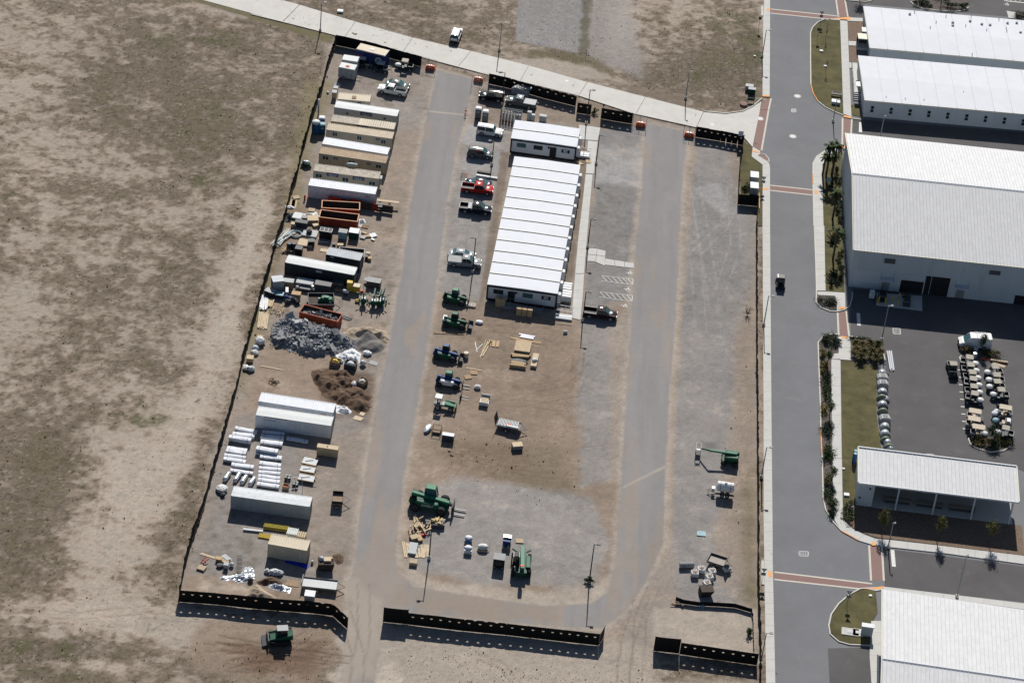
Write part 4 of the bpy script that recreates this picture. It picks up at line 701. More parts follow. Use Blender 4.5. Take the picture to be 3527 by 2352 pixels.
for yy,zz,y2,z2 in ((0,uh-.1,yv,uh+1.2),(yv,uh+1.2,2*yv,uh-.1)):MB().bar((-.1,yy,zz),(-.1,y2,z2),.14,.3).build('rake_trim','trim_cream',t)
b=MB();prof=[(.4,0),(2*yv-.4,0),(2*yv-.4,uh-.2),(yv,uh+1.05),(.4,uh-.2)]
b.add([(1.2,y,z)for y,z in prof]+[(L-.3,y,z)for y,z in prof],[(0,4,3,2,1),(5,6,7,8,9),(1,2,7,6),(2,3,8,7),(3,4,9,8),(4,0,5,9)]);b.build('wall','wall_grey',t)
for k in range(3):MB().box(1.14,1.2,3+k*6,5+k*6,.1,2.4).build('door','plastic_grey',t)
c=P('U',893,770);t=thing('sign_wall','short white-topped monument wall on corner lawn by metal hall','wall',(c.x,c.y,0),rz);box_part(t,'body','wall_grey',-.85,.85,-.35,.35,0,1.9);box_part(t,'cap','white_paint',-.95,.95,-.45,.45,1.9,2.05)
for q,l in [([(700,715),(785,720),(790,775),(705,765)],'grey concrete utility pad on the corner lawn'),([(797,722),(845,728),(840,778),(795,770)],'cream concrete utility pad beside the monument wall')]:
    p=pts_of(q,'U');c=sum(p,Vector())/4;t=thing('utility_pad',l,'pad',(c.x,c.y,.07),rz);MB().box(-1.3 if 'grey' in l else -.8,1.3 if 'grey' in l else .8,-.8,.8,0,.12).build('slab','kerb' if 'grey' not in l else 'sidewalk',t);MB().box(-.4,.4,-.3,.3,.12,.16).build('hatch','galv',t)
# ---- site offices of joined modules
def office(nl,nr,nw,h,n,label,wins,door,sign,box,fr,steps=None):
    O,rz,L=frame_of(nl,nr,h);Dp=loc_of(O,rz,P(*nw,h))[1];t=thing('modular_office',label,'building',O,rz);w=Dp/n
    MB().box(.1,L-.1,.08,Dp-.1,.5,h-.3).build('wall','wall_white',t);MB().box(.3,L-.3,.3,Dp-.3,0,.5).build('skirt','black',t)
    first=None;MB().box(.02,L-.02,.1,Dp-.1,h-.3,h-.16).build('roof_deck','black',t)
    for i in range(n):
        if first is None:
            first=MB().add([(-.05,.03,-.12),(L+.05,.03,-.12),(L+.05,w-.2,-.12),(-.05,w-.2,-.12),(-.05,.03,.02),(L+.05,.03,.02),(L+.05,w-.2,.02),(-.05,w-.2,.02),(L/2,.03,.11),(L/2,w-.2,.11)],[(0,3,2,1),(4,8,9,7),(8,5,6,9),(0,1,5,8,4),(2,3,7,9,6),(0,4,7,3),(1,2,6,5)]).build('roof_panel','roof_white',t,(0,0,h))
        else :part(t,first,(0,i*w,h))
        g=MB().bar((0,.06,h+.06),(L/2,.06,h+.15),.12,.1).bar((L/2,.06,h+.15),(L,.06,h+.06),.12,.1).build('roof_edge','trim_cream',t,(0,i*w,0))if i else None
        if i%1==0:
            ac=MB().extr([(L+.02,.9),(L+.62,.9),(L+.62,2.55),(L+.5,2.7),(L+.02,2.7)],.9,1.75).build('air_conditioner','white_paint',t,(0,i*w,0));MB().box(L+.622,L+.64,1.0,1.65,1.1,2.3).build('grille','plastic_dark',ac,(0,0,0))
        for yy in (w*.85,):MB().box(L-.1,L-.08,.1,w-.15,.5,h-.3).build('end_panel','wall_white',t,(.01,i*w,0))
    for z0,z1 in ((h-.42,h-.1),(.35,.62)):MB().box(-.03,L+.03,-.03,.08,z0,z1).build('trim_band','black',t)
    for x in (-.04,L-.22):MB().box(x,x+.26,-.035,.09,.3,h-.1).build('corner_trim','black',t)
    for q in wins:
        x0,x1,z0,z1=wall_rect(O,rz,fr,*q[:4]);f=MB().box(x0-.05,x1+.05,.03,.085,z0-.05,z1+.05).build('window','plastic_dark',t);MB().box(x0,x1,.01,.06,z0,z1).build('pane',q[4],f)
    x0,x1,z0,z1=wall_rect(O,rz,fr,*door);d=MB().box(x0,x1,.02,.085,.45,max(z1,2.5)).build('door','black',t);MB().cyl((x1-.15,-.02,1.5),(x1-.15,.03,1.5),.04,6).build('handle','steel',d)
    x0,x1,z0,z1=wall_rect(O,rz,fr,*sign);s_=MB().box(x0,x1,.0,.07,z0,z1).build('sign','sign_navy',t)
    hh=z1-z0;text_mesh('WT',hh*.85,'text_white',s_,((x0+x1)/2,-.012,z0+hh*.58),(pi/2,0,0),width=(x1-x0)*.55,bold=.015);MB().box(x0+(x1-x0)*.2,x1-(x1-x0)*.22,-.012,-.002,z0+hh*.16,z0+hh*.25).build('underline','text_white',s_)
    x0,x1,z0,z1=wall_rect(O,rz,fr,*box);MB().box(x0,x1,-.12,.06,z0,z1).build('electric_box','black',t)
    return t,O,rz,L,Dp
OH=3.45
oA=office(('G',1022,1085),('G',1905,1205),('G',1070,830),OH,2,'small white modular office of two joined units by the north fence',[(1105,1152,1215,1215,'glass_teal'),(1330,1182,1440,1248,'glass')],(1548,1205,1622,1335),(1702,1237,1808,1295),(1520,1200,1540,1225),'G')
oB=office(('I',668,268),('I',1480,378),('G',985,1310),OH,12,'long white modular office of twelve joined units in the yard',[(742,327,845,384,'glass'),(1082,372,1186,430,'glass_teal')],(908,347,978,470),(1297,400,1396,455),(993,357,1012,375),'I')
# ramp in front of the long office, pallets of boxes and the white stair unit at its corner
O,rz,L=oB[1],oB[2],oB[3]
t=thing('office_ramp','grey railed ramp in the shade along the long office front','ramp',O,rz)
MB().add([(2.8,-1.6,0),(10,-1.6,0),(10,-.3,0),(2.8,-.3,0),(2.8,-1.6,.55),(10,-1.6,.06),(10,-.3,.06),(2.8,-.3,.55)],[(0,3,2,1),(4,5,6,7),(0,1,5,4),(1,2,6,5),(2,3,7,6),(3,0,4,7)]).build('deck','plastic_grey',t)
for y in (-1.6,-.35):
    MB().bar((2.8,y,1.5),(10,y,1.0),.05).build('rail','steel',t)
    for k in range(6):MB().bar((2.8+k*1.44,y,.5-.08*k),(2.8+k*1.44,y,1.5-.1*k),.05).build('post','steel',t)
t=thing('landing_ramp','white plank ramp with rail joining office corner to the walkway','ramp',O,rz)
MB().box(L+.05,L+3.0,-2.6,-1.3,.02,.35).build('deck','white_paint',t)
for y in (-2.6,-1.3,0.2):MB().bar((L+.1,y,1.1),(L+3.1,y,1.0),.07).build('rail','white_paint',t)
for k in range(3):MB().bar((L+.3+k*1.3,.2,0),(L+.3+k*1.3,.2,1.1),.07).build('post','white_paint',t)
for k in range(6):
    c=O+Vector((cos(rz)*(6+(k%3)*.95)+sin(rz)*(2.7),sin(rz)*(6+(k%3)*.95)-cos(rz)*(2.7),(k//3)*.75))
    t=thing('carton',['lower','upper'][k//3]+' '+['left','middle','right'][k%3]+' brown carton in the pallet stack before office ramp','carton',c,rz);MB().box(-.42,.42,-.4,.4,0,.72).build('box','card',t);MB().box(-.04,.04,-.41,.41,.72,.725).build('tape','wood_pale',t)
for x,y,l in [(790,470,'tall brown wrapped pallet load left of office door'),(840,480,'tall brown wrapped pallet load nearest the office door')]:
    c=P('I',x,y+45);t=thing('pallet_load',l,'pallet load',(c.x,c.y,0),rz);MB().box(-.5,.5,-.55,.55,0,.14).build('pallet','wood_old',t);MB().box(-.46,.46,-.5,.5,.15,1.75).build('load','card',t)
c=P('I',740,545);t=thing('plywood_sheet','loose plywood sheet lying in shade before office','sheet',(c.x,c.y,.02),rz-.5);MB().box(-1.4,1.4,-.7,.7,0,.05).build('board','wood_old',t)
for (x,y),l in zip([(1578,320),(1574,410)],['upper white wrapped crate stack at the office corner','lower white wrapped crate stack at the office corner']):
    c=P('I',x,y+30);t=thing('wrapped_crate',l,'crate',(c.x,c.y,0),rz);MB().box(-.95,.95,-1.0,1.0,0,.15).build('pallet','wood',t)
    for k in range(3):MB().box(-.9,.9,-.95+k*.64,-.35+k*.64,.16,1.25+.05*k).build('carton','white_paint',t)
O,rz,L=oA[1],oA[2],oA[3]
t=thing('office_ramp','white railed ramp from small office to the pale walkway','ramp',O,rz)
MB().box(L+.05,L+2.6,2.0,3.6,.05,.5).build('deck','white_paint',t)
for y in (2.0,3.6):
    MB().bar((L+.1,y,1.4),(L+2.8,y,1.3),.06).build('rail','white_paint',t)
    for k in range(3):MB().bar((L+.2+k*1.15,y,.4),(L+.2+k*1.15,y,1.4),.06).build('post','white_paint',t)
for q,l in [([(1905,1410),(1950,1398),(2000,1440),(1935,1450)],'tan plywood sheet lying on dirt below small office'),([(2025,1375),(2100,1378),(2108,1425),(2035,1425)],'tan plywood sheet lying on the pale walkway')]:
    p=pts_of(q,'G');c=sum(p,Vector())/4;t=thing('plywood_sheet',l,'sheet',(c.x,c.y,.06));MB().prism([(v.x-c.x,v.y-c.y)for v in p][::-1],0,.05).build('board','plywood',t)
# ================================================================ containers and site cabins
def container(label,nl,nr,wall,roof,H=2.6,W=2.44,croof=True,cwall=True,name='shipping_container',cat='container',wins=(),signs=(),roof2=None,smooth_roof=False,ac=False,lift=0.0):
    O,rz,L=frame_of(nl,nr,H);t=thing(name,label,cat,O,rz)
    for a,c,nm in (((0,.03,.12),(L,.03,.12),'side_wall'),((L,W-.03,.12),(0,W-.03,.12),'side_wall'),((0,W-.05,.12),(0,.05,.12),'end_wall')):
        b=MB()
        if cwall:b.corr(a,c,(0,0,H-.24),.045,.30)
        else :b.add([a,c,(c[0],c[1],H-.12),(a[0],a[1],H-.12)],[(0,1,2,3)])
        b.build(nm,wall,t)
    for s_ in (0,1):
        d=MB().box(L-.05,L-.01,.08+s_*(W/2-.06),W/2-.02+s_*(W/2-.06),.15,H-.15).build('door',wall,t)
        for k in (.3,.8):MB().cyl((L+.01,.08+s_*(W/2)+k,.2),(L+.01,.08+s_*(W/2)+k,H-.2),.025,5).build('lock_rod','steel',d)
    b=MB()
    if croof:b.corr((.06,.05,H-.055),(L-.06,.05,H-.055),(0,W-.1,0),.05,.42)
    else :b.add([(.05,.05,H-.03),(L-.05,.05,H-.03),(L-.05,W-.05,H-.03),(.05,W-.05,H-.03),(.05,W/2,H+.02),(L-.05,W/2,H+.02)],[(0,1,5,4),(4,5,2,3)])
    b.build('roof',roof,t)
    if roof2:MB().corr((L*roof2[0],.04,H-.03),(L-.1,.04,H-.03),(0,W-.08,0),.03,.42).build('roof_sheet',roof2[1],t)
    rl=roof if not croof else wall
    for y in (0,W-.1):MB().box(0,L,y,y+.1,H-.13,H).build('top_rail',rl if y==0 else roof,t);MB().box(0,L,y,y+.1,0,.16).build('bottom_rail',wall,t)
    for x in (0,L-.1):MB().box(x,x+.1,.1,W-.1,H-.13,H).build('header',roof,t)
    for x in (-.01,L-.13):
        for y in (-.01,W-.13):MB().box(x,x+.14,y,y+.14,0,H+.012).build('corner_post',wall,t)
    for q in wins:
        x0,x1,z0,z1=wall_rect(O,rz,*q);f=MB().box(x0-.06,x1+.06,-.07,.06,z0-.06,z1+.06).build('window','c_pale',t)
        xm=(x0+x1)/2
        for a,c in ((x0,xm-.04),(xm+.04,x1)):MB().box(a,c,-.085,-.03,z0,z1).build('pane','glass',f)
    for q in signs:
        x0,x1,z0,z1=wall_rect(O,rz,*q[:5]);s_=MB().box(x0,x1,-.075,-.02,z0,z1).build('sign',q[6]if len(q)>6 else 'sign_shade_blue',t);hh=z1-z0
        text_mesh(q[5],hh*.55,'text_white',s_,((x0+x1)/2,-.082,z0+hh*.58),(pi/2,0,0),width=(x1-x0)*.8)
        if (x1-x0)>1.6:MB().box(x0+.5,x1-.5,-.083,-.072,z0+hh*.16,z0+hh*.22).build('underline','text_white',s_)
    if ac:
        a=MB().box(L,L+.42,W*.3,W*.75,.9,2.2).build('air_conditioner','c_pale',t);MB().box(L+.42,L+.44,W*.35,W*.7,1.1,2.0).build('grille','plastic_dark',a)
    return t,O,rz,L
c1=container('short cream container with square roof hatch, uppermost of container row',('A',1035,985),('A',1468,1022),'c_cream','c_cream',wins=[('A',1300,1028,1350,1058)])
p=P('A',1254,965,2.6);x,y=loc_of(c1[1],c1[2],p);MB().box(x-.4,x+.4,y-.45,y+.45,2.6,2.68).build('roof_hatch','wood_old',c1[0])
MB().box(2.2,3.0,2.46,2.62,.6,2.0).build('vent_box','c_beige',c1[0])
c2=container('long pale grey cabin with blue sign, second in container row',('A',985,1095),('A',1835,1220),'c_pale','c_pale_roof',cwall=False,croof=False,name='site_cabin',cat='cabin',signs=[('A',1340,1163,1490,1222,'mobile mini')])
for x,y in ((1160,1181),(1665,1251)):
    x_,z_=on_wall(c2[1],c2[2],'A',x,y);MB().box(x_-.16,x_+.16,-.1,.02,z_-.16,z_+.16).build('socket_box','black',c2[0])
c3=container('container with half dirty grey and half cream roof',('A',940,1283),('A',1795,1398),'c_beige','c_dirty_roof',roof2=(.43,'c_cream'),signs=[('A',1287,1340,1435,1390,'mobile mini')])
c4=container('beige site cabin with three windows and rusty streaked roof',('A',878,1398),('B',1768,112),'c_beige','c_beige_roof',name='site_cabin',cat='cabin',wins=[('B',968,22,1022,76),('B',1297,74,1348,127),('B',1622,126,1674,180)],signs=[('B',1546,106,1601,136,'mobile')])
c5=container('bright white corrugated container between two beige cabins',('B',820,177),('B',1703,323),'c_white','c_white_roof')
c6=container('brown rusty-roofed site cabin with three windows',('B',780,305),('B',1683,440),'c_beige','c_rust_roof',croof=True,name='site_cabin',cat='cabin',wins=[('B',832,342,905,394),('B',1188,402,1260,454),('B',1550,458,1615,508)],signs=[('B',972,362,1030,393,'mobile'),('B',1422,433,1478,464,'mobile')])
c7=container('beige site cabin with two large blue signs and striped dirty roof',('B',705,540),('B',1590,652),'c_beige','c_dirty_roof',name='site_cabin',cat='cabin',ac=True,wins=[('B',740,582,815,634),('B',1099,633,1172,689),('B',1457,686,1531,740)],signs=[('B',885,568,1040,628,'mobile mini'),('B',1236,618,1390,677,'mobile mini')])
c8=container('long white container with red letters behind the orange dumpsters',('B',635,738),('B',1540,860),'c_white','c_white_roof')
def wall_text(c,txt,fr,q,m,width=True):
    x0,x1,z0,z1=wall_rect(c[1],c[2],fr,*q);text_mesh(txt,(z1-z0)*1.15,m,c[0],((x0+x1)/2,-.03,(z0+z1)/2),(pi/2,0,0),width=(x1-x0)if width else None,bold=.01)
wall_text(c8,'HGC','B',(1408,872,1472,914),'text_red')
c9=container('short dark container with weathered steel roof beside low dumpster',('C',872,300),('C',1332,386),'c_dark','c_steel',signs=[('C',935,325,985,350,'A-1','c_grey')])
c10=container('long black container with smooth pale roof',('C',318,405),('C',1255,578),'c_dark','c_pale_roof',croof=False,cwall=True,signs=[('C',738,508,820,552,'OGEN','c_grey')])
c11=container('white corrugated container with rust-edged roof, upper of the white pair',('D',352,905),('D',1365,1062),'c_white','c_white_roof');wall_text(c11,'HGC','D',(1195,1076,1270,1104),'text_red')
c12=container('white container with dark lettering, lower of the white pair',('D',316,1092),('D',1335,1240),'c_white','c_pale_roof',croof=False)
wall_text(c12,'American Trailer Rentals','D',(430,1122,750,1152),'text_dark');
_x0,_x1,_z0,_z1=wall_rect(c12[1],c12[2],'D',430,1150,580,1176);text_mesh('843-849-5404',.3,'text_dark',c12[0],((_x0+_x1)/2,-.03,(_z0+_z1)/2-.05),(pi/2,0,0),width=_x1-_x0)
c13=container('grey-blue container with rust patches on its roof',('E',570,1005),('E',1635,1155),'c_grey','c_grey_roof',croof=False)
c14=container('short cream container with flat roof near the south fence',('F',1265,282),('F',1792,375),'c_cream','c_cream',croof=True)
# ---- open-top dumpsters
def dumpster(label,nl,nr,W,H,wall,rim,inside,n=9):
    O,rz,L=frame_of(nl,nr,H);t=thing('dumpster',label,'dumpster',O,rz);k=.07
    for a in ((0,L,0,k),(0,L,W-k,W),(0,k,k,W-k),(L-k,L,k,W-k)):MB().box(*a,.1,H-.1).build('side_panel',wall,t)
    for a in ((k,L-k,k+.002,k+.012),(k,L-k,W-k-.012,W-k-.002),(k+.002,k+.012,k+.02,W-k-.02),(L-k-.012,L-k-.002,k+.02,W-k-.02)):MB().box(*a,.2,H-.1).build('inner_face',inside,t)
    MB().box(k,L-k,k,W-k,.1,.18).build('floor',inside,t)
    for a in ((-.05,L+.05,-.05,.1),(-.05,L+.05,W-.1,W+.05),(-.05,.1,.1,W-.1),(L-.1,L+.05,.1,W-.1)):MB().box(*a,H-.1,H).build('rim',rim,t)
    for i in range(n):
        x=(i+.5)*L/n
        for y in (-.07,W):MB().box(x-.05,x+.05,y,y+.07,.1,H-.1).build('rib',wall,t)
    for y in (.3,W-.4):MB().box(0,L,y,y+.1,0,.1).build('skid','dark_steel',t)
    for y in (.4,W-.4):MB().cyl((-.05,y-.1,.12),(-.05,y+.1,.12),.12,8).build('roller','dark_steel',t)
    return t,O,rz,L
dumpster('red-brown open dumpster, upper of the empty pair',('B',815,1040),('B',1328,1070),2.4,1.7,'dump_red','orange_rim','dump_in')
dumpster('red-brown open dumpster, lower of the empty pair',('B',780,1165),('B',1298,1228),2.4,1.75,'dump_red','orange_rim','dump_in')
d3=dumpster('rust-orange open dumpster filled with rubble above the concrete pile',('C',512,1072),('C',1030,1205),2.4,1.5,'dump_orange','dump_orange','dump_in',10)
d4=dumpster('low grey dumpster half hidden behind short dark container',('C',1040,300),('C',1385,330),2.4,1.2,'dark_steel','plastic_grey','dump_in')
# ---- black screened fences
def vent_cell(b,x0,x1,h,hole,sag=0.0,y=0.0):
    K=14;cx,cz,r=(x0+x1)/2,h*.72,.2
    inn=[];out=[]
    for i in range(K):
        a=pi+pi*i/(K-5)if i<=K-5 else None
        if i<=K-5:q=(cx+r*cos(a),cz+r*sin(a)*1.0)
        else :q=(cx+r-2*r*(i-(K-5))/5,cz)
        inn.append(q)
        dx,dz=q[0]-cx,q[1]-(cz-.08)
        s_=min(((x1-cx)/abs(dx))if abs(dx)>1e-6 else 1e9,((h-cz+.08)if dz>0 else (cz-.08-.04))/abs(dz)if abs(dz)>1e-6 else 1e9)
        out.append((cx+dx*s_,cz-.08+dz*s_))
    vs=[(p[0],y,p[1])for p in inn]+[(p[0],y,p[1])for p in out]
    b.add(vs,[(i,(i+1)%K,K+(i+1)%K,K+i)for i in range(K)])
    for (ex,ez)in ((x0,.04),(x1,.04),(x1,h),(x0,h)):
        best=sorted(range(K),key=lambda i:hypot(out[i][0]-ex,out[i][1]-ez))[:2]
        b.add([(ex,y,ez),(out[best[0]][0],y,out[best[0]][1]),(out[best[1]][0],y,out[best[1]][1])],[(0,1,2)])
def fence(label,pts,fr,h=2.35,vents=True,name='screened_fence',m='screen',step=2.9,wavy=.06,post=True,cat='fence'):
    p=[P(*(q if fr is None else (fr,*q)))for q in pts];t=thing(name,label,cat,(p[0].x,p[0].y,0));first_post=None
    for a,c in zip(p,p[1:]):
        L=(c-a).length;n=max(1,round(L/step));r=yaw(a,c)
        for i in range(n):
            s0=a.lerp(c,i/n)-p[0];w=L/n;b=MB();hh=h*random.uniform(.98,1.02)
            if vents:
                for k in range(2):vent_cell(b,k*w/2,(k+1)*w/2,hh,True)
            else :
                K=4;hs=[hh+random.uniform(-wavy,wavy)*.6 for _ in range(K+1)];ys=[random.uniform(-wavy,wavy)for _ in range(K+1)];ys[0]=ys[-1]=0;hs[0]=hs[-1]=h
                vs=[(w*k/K,ys[k]*z_,hs[k]*z_ if z_ else .03)for z_ in (0,.5,1)for k in range(K+1)]
                b.add(vs,[(r_*(K+1)+k,r_*(K+1)+k+1,(r_+1)*(K+1)+k+1,(r_+1)*(K+1)+k)for r_ in (0,1)for k in range(K)])
            b.build('screen_panel',m,t,(s0 .x,s0 .y,0),r)
            if post:
                if first_post is None:first_post=MB().cyl((0,.04,0),(0,.04,h+.08),.032,6).build('post','pole_dark',t,(s0 .x,s0 .y,0),r)
                else :part(t,first_post,(s0 .x,s0 .y,0),r)
    if post and first_post:e=p[-1]-p[0];part(t,first_post,(e.x,e.y,0),r)
    return t
fence('black screen fence with half-moon vents along the south-west side',[(65,1068),(540,1103),(1000,1153),(1390,1188),(1850,1222),(2140,1256),(2335,1432)],'F')
fence('plain black screen gate leaf at left end of middle south fence',[(180,369),(400,391)],'L',2.9,False,'screened_gate',wavy=.01,cat='gate')
fence('black screen fence with half-moon vents in middle of south side',[(402,393),(900,451),(1290,488),(1660,531),(2118,582)],'L')
fence('short black fence return leaning at end of the middle south fence',[(2122,584),(2168,505)],'L',2.3,False,wavy=.02)
fence('plain black screen gate leaf beside the south-east fence',[(132,1278),(360,1302)],'X',2.9,False,'screened_gate',wavy=.01,cat='gate')
fence('black screen fence with half-moon vents at the south-east corner',[(366,1308),(700,1358),(1058,1408)],'X')
fence('low black silt fence curving across sand in the south-east corner',[(330,830),(395,856),(530,876),(700,880),(860,892),(1008,935),(1020,985),(1022,1150),(1028,1300)],'X',.85,False,'silt_fence','silt',2.0,.03)
fence('black screen fence with vents beside the eastern gate',[(1545,1070),(1880,1125),(2190,1185)],'M')
fence('short black screen fence panel between two orange barriers',[(270,822),(480,860),(690,893)],'M',2.4,True)
fence('black screen fence with vents behind the parked pickups on north side',[(715,352),(1000,415),(1450,545),(1890,655)],'G')
fence('short black screen fence piece offset beyond the north light pole',[(1905,745),(2092,775)],'G')
fence('black screen fence across the north-west corner behind trailers',[(1002,262),(1400,345),(1780,450),(2150,552)],'A',2.35,False)
fence('long black screen fence down the west side of the yard',[('A',1000,270),('A',945,420),('A',860,690),('A',826,860),('A',745,1060),('A',665,1310),('A',595,1568),('B',545,330),('B',478,650),('B',398,850),('B',305,1250),('C',185,210),('C',105,545),('C',5,850),('D',240,40),('D',155,330),('D',85,650),('D',5,950),('E',455,270),('E',385,500),('E',305,780),('E',205,1150),('E',68,1540),('F',235,255),('F',155,555),('F',95,855),('F',62,1065)],None,2.2,False,wavy=.16)
fence('long black screen fence down the east side along the sidewalk',[('Q',222,480),('Q',195,640),('Q',172,900),('Q',158,1270)],None,2.3,False,wavy=.10)
fence('black screen fence jog around the east utility cabinets',[('Q',156,1275),('Q',428,1300)],None,2.3,False)
fence('straight black screen fence along street below the utility cabinets',[('Q',426,1302),('Q',405,1568),('s',2604,1000),('s',2604,1240),('W',1822,0),('W',1825,900),('W',1830,1568),('X',1068,250),('X',1062,500),('X',1070,900),('X',1085,1300),('X',1080,1590)],None,2.2,False,wavy=.12)
# ---- wire mesh gates
def wire_gate(label,a,c,fr,h=2.3):
    A,B_=P(fr,*a),P(fr,*c);L=(B_-A).length;t=thing('mesh_gate',label,'gate',(A.x,A.y,0),yaw(A,B_))
    for x in (0,L/2,L):MB().cyl((x,0,0),(x,0,h),.035,6).build('post','dark_steel',t)
    for z in (.1,h):MB().cyl((0,0,z),(L,0,z),.022,5).build('rail','galv',t)
    b=MB();n=int(L/.28)
    for k in range(-int(h/.28),n):
        for s_ in (1,-1):
            x0,z0,x1,z1=k*.28,.1,k*.28+h-.1,h
            if x0<0:z0+=-x0;x0=0
            if x1>L:z1-=x1-L;x1=L
            if z1<=z0:continue
            q0,q1=(x0,0,z0),(x1,0,z1)
            if s_<0:q0,q1=(L-x0,.01,z0),(L-x1,.01,z1)
            b.bar(q0,q1,.008)
    o=b.build('wire_mesh','galv',t);o['kind']='stuff'
wire_gate('wire mesh gate leaf with orange barrier beside north-west fence',(2155,552),(2352,600),'A')
wire_gate('wire mesh gate leaf at left end of north fence by road',(1836,870),(1998,925),'AD')
wire_gate('wire mesh gate leaf right of the short black fence panel',(700,900),(880,950),'M')
wire_gate('wire mesh gate leaf with barrier left of the eastern fence',(1385,1040),(1535,1075),'M')
def barrier(label,x,y,fr):
    c=P(fr,x,y);t=thing('water_barrier',label,'barrier',(c.x,c.y,0),-.06)
    MB().extr([(-.95,0),(.95,0),(.95,.2),(.85,.5),(.85,.95),(-.85,.95),(-.85,.5),(-.95,.2)],-.28,.28,.06).build('body','orange',t)
    for k in (-.45,0.05):MB().box(k,k+.3,-.12,.12,.95,1.02).build('fill_cap','lamp_glass',t)
    for k in (-.3,.12):MB().box(k,k+.2,-.30,-.27,.55,.75).build('reflector','lamp_glass',t)
barrier('orange plastic barrier by gate at the north-west road end',2280,590,'A');barrier('orange plastic barrier left of the north screen fence',578,322,'G');barrier('orange plastic barrier right of short black fence panel',808,928,'M');barrier('orange plastic barrier at left end of eastern fence',1462,1066,'M')
# ---- light poles: top pixel and the end of its shadow give height and foot
def pole(label,fr,top,tip=None,h=None,arm=1,m='pole_dark',name='light_pole',ln=1.0,two=False):
    if h is None:
        lo,hi=2,16
        ty=FR[fr][1]+tip[1]/FR[fr][2]
        for _ in range(40):
            mid=(lo+hi)/2;q=P(fr,*top,mid);s_=PX((q.x,q.y-SHL*mid,0))
            if s_[1]<ty:lo=mid
            else :hi=mid
        h=lo
    q=P(fr,*top,h);t=thing(name,label,'light pole',(q.x,q.y,0))
    MB().cyl((0,0,0),(0,0,h),.11,8,.07).build('pole',m,t);MB().lathe([(.26,0),(.26,.5),(.2,.55)],10).build('footing','kerb',t)
    MB().bar((0,0,h-.12),(arm*ln*.6,0,h-.02),.08).build('arm',m,t)
    hd=MB().extr([(arm*ln*.45,h-.06),(arm*ln,h-.04),(arm*ln,h+.08),(arm*ln*.5,h+.1)],-.2,.2).build('lamp_head','plastic_grey' if m!='pole_dark' else 'dark_steel',t);MB().box(min(arm*ln*.55,arm*ln*.95),max(arm*ln*.55,arm*ln*.95),-.14,.14,h-.09,h-.07).build('lens','lamp_glass',hd)
    return t
pole('dark light pole among parked cars left of the long office','s',(1639,820),(1611,1046),arm=-1)
pole('dark light pole beside the white off-roader left of small office','s',(1701.5,487),(1681,640),arm=-1)
pole('dark light pole rising before the north fence by the black car','G',(940,200),h=7.0,arm=-1)
pole('dark light pole right of the small office beside north fence','s',(2033,310),(2009,524))
pole('dark light pole at upper end of the pale walkway','s',(2065,466),(2046,647))
pole('dark light pole halfway down the pale walkway','s',(2036,754),(2014,940))
pole('dark light pole at lower end of walkway beside maroon pickup','s',(2019,1004),(1996,1199))
pole('dark light pole standing in the lumber heap on the island','s',(1489,1795),(1452,2071),arm=-1)
pole('dark light pole at the lower right corner of the island','s',(2047,1873),(2012,2157))
pole('grey street light at far left of the concrete street','s',(1108,8),h=6.6,m='pole_grey');pole('grey street light on concrete street above the north gate','s',(1729,78),(1706,250),m='pole_grey');pole('grey street light on concrete street near the corner lawn','s',(2375,246),(2354,417),m='pole_grey',arm=.5)
pole('grey street light on sidewalk at the top of the street','s',(2640,103),(2620,270),m='pole_grey');pole('grey street light on sidewalk level with the green boom lift','s',(2641,1539),(2620,1761),m='pole_grey');pole('grey street light on sidewalk near the south-east fence corner','s',(2640,2178),h=6.4,m='pole_grey');pole('grey street light on sidewalk opposite the warehouse','s',(2648,1018),h=6.4,m='pole_grey')
pole('grey light pole at the planting bed beside dark parking lot','s',(3061,1052),(3026,1290),m='pole_grey',ln=.8);pole('grey light pole on island lawn near the street junction','s',(2883,343),h=5,m='pole_grey',arm=.6);pole('pale light pole behind warehouse in the service lane','s',(3046,400),h=6.5,m='pole_grey',arm=.3);pole('thin light pole in mulch before the canopy building','s',(3077,1800),h=5.0,m='pole_grey',arm=.4);pole('grey light pole behind metal hall in the lower lot','s',(3330,1911),h=8.5,m='pole_grey',arm=.3)
# ---- street signs
def yield_sign(label,fr,top,h=2.6,extra=True):
    q=P(fr,*top,h);t=thing('yield_sign',label,'sign',(q.x,q.y,0))
    MB().cyl((0,0,0),(0,0,h+.1),.03,6).build('post','dark_steel',t)
    b=MB();b.extr([(-.45,h+.38),(.45,h+.38),(0,h-.4)],-.05,-.03).build('plate','dark_steel',t);MB().extr([(-.25,h+.27),(.25,h+.27),(0,h-.16)],-.06,-.05).build('face','lamp_glass',t)
    if extra:MB().box(-.35,.35,-.04,-.02,h-1.0,h-.45).build('lower_plate','plastic_grey',t)
yield_sign('yield sign on lawn tip at the top brick crossing','N',(1298,180));yield_sign('yield sign by east sidewalk below the utility cabinets','Q',(515,920));yield_sign('yield sign at the curved corner lawn by metal hall','U',(740,378));yield_sign('yield sign at sidewalk ramp near the south-east fence','X',(1125,555))
def plate_sign(label,fr,top,h,w,hh,m,post='dark_steel'):
    q=P(fr,*top,h);t=thing('road_sign',label,'sign',(q.x,q.y,0));MB().cyl((0,.03,0),(0,.03,h+hh/2),.035,6).build('post',post,t);MB().box(-w/2,w/2,-.03,0,h-hh/2,h+hh/2).build('plate',m,t)
plate_sign('dark square sign at left edge of the upper sidewalk','N',(465,250),2.4,.6,.7,'dark_steel');plate_sign('dark square sign on the long island lawn','N',(1255,400),2.4,.6,.7,'dark_steel');plate_sign('blue square sign among the palms by the warehouse','Q',(1392,935),2.6,.85,.9,'aqua');plate_sign('white sign board at the end of the eastern north fence','M',(2165,1022),2.6,.95,1.1,'white_paint')
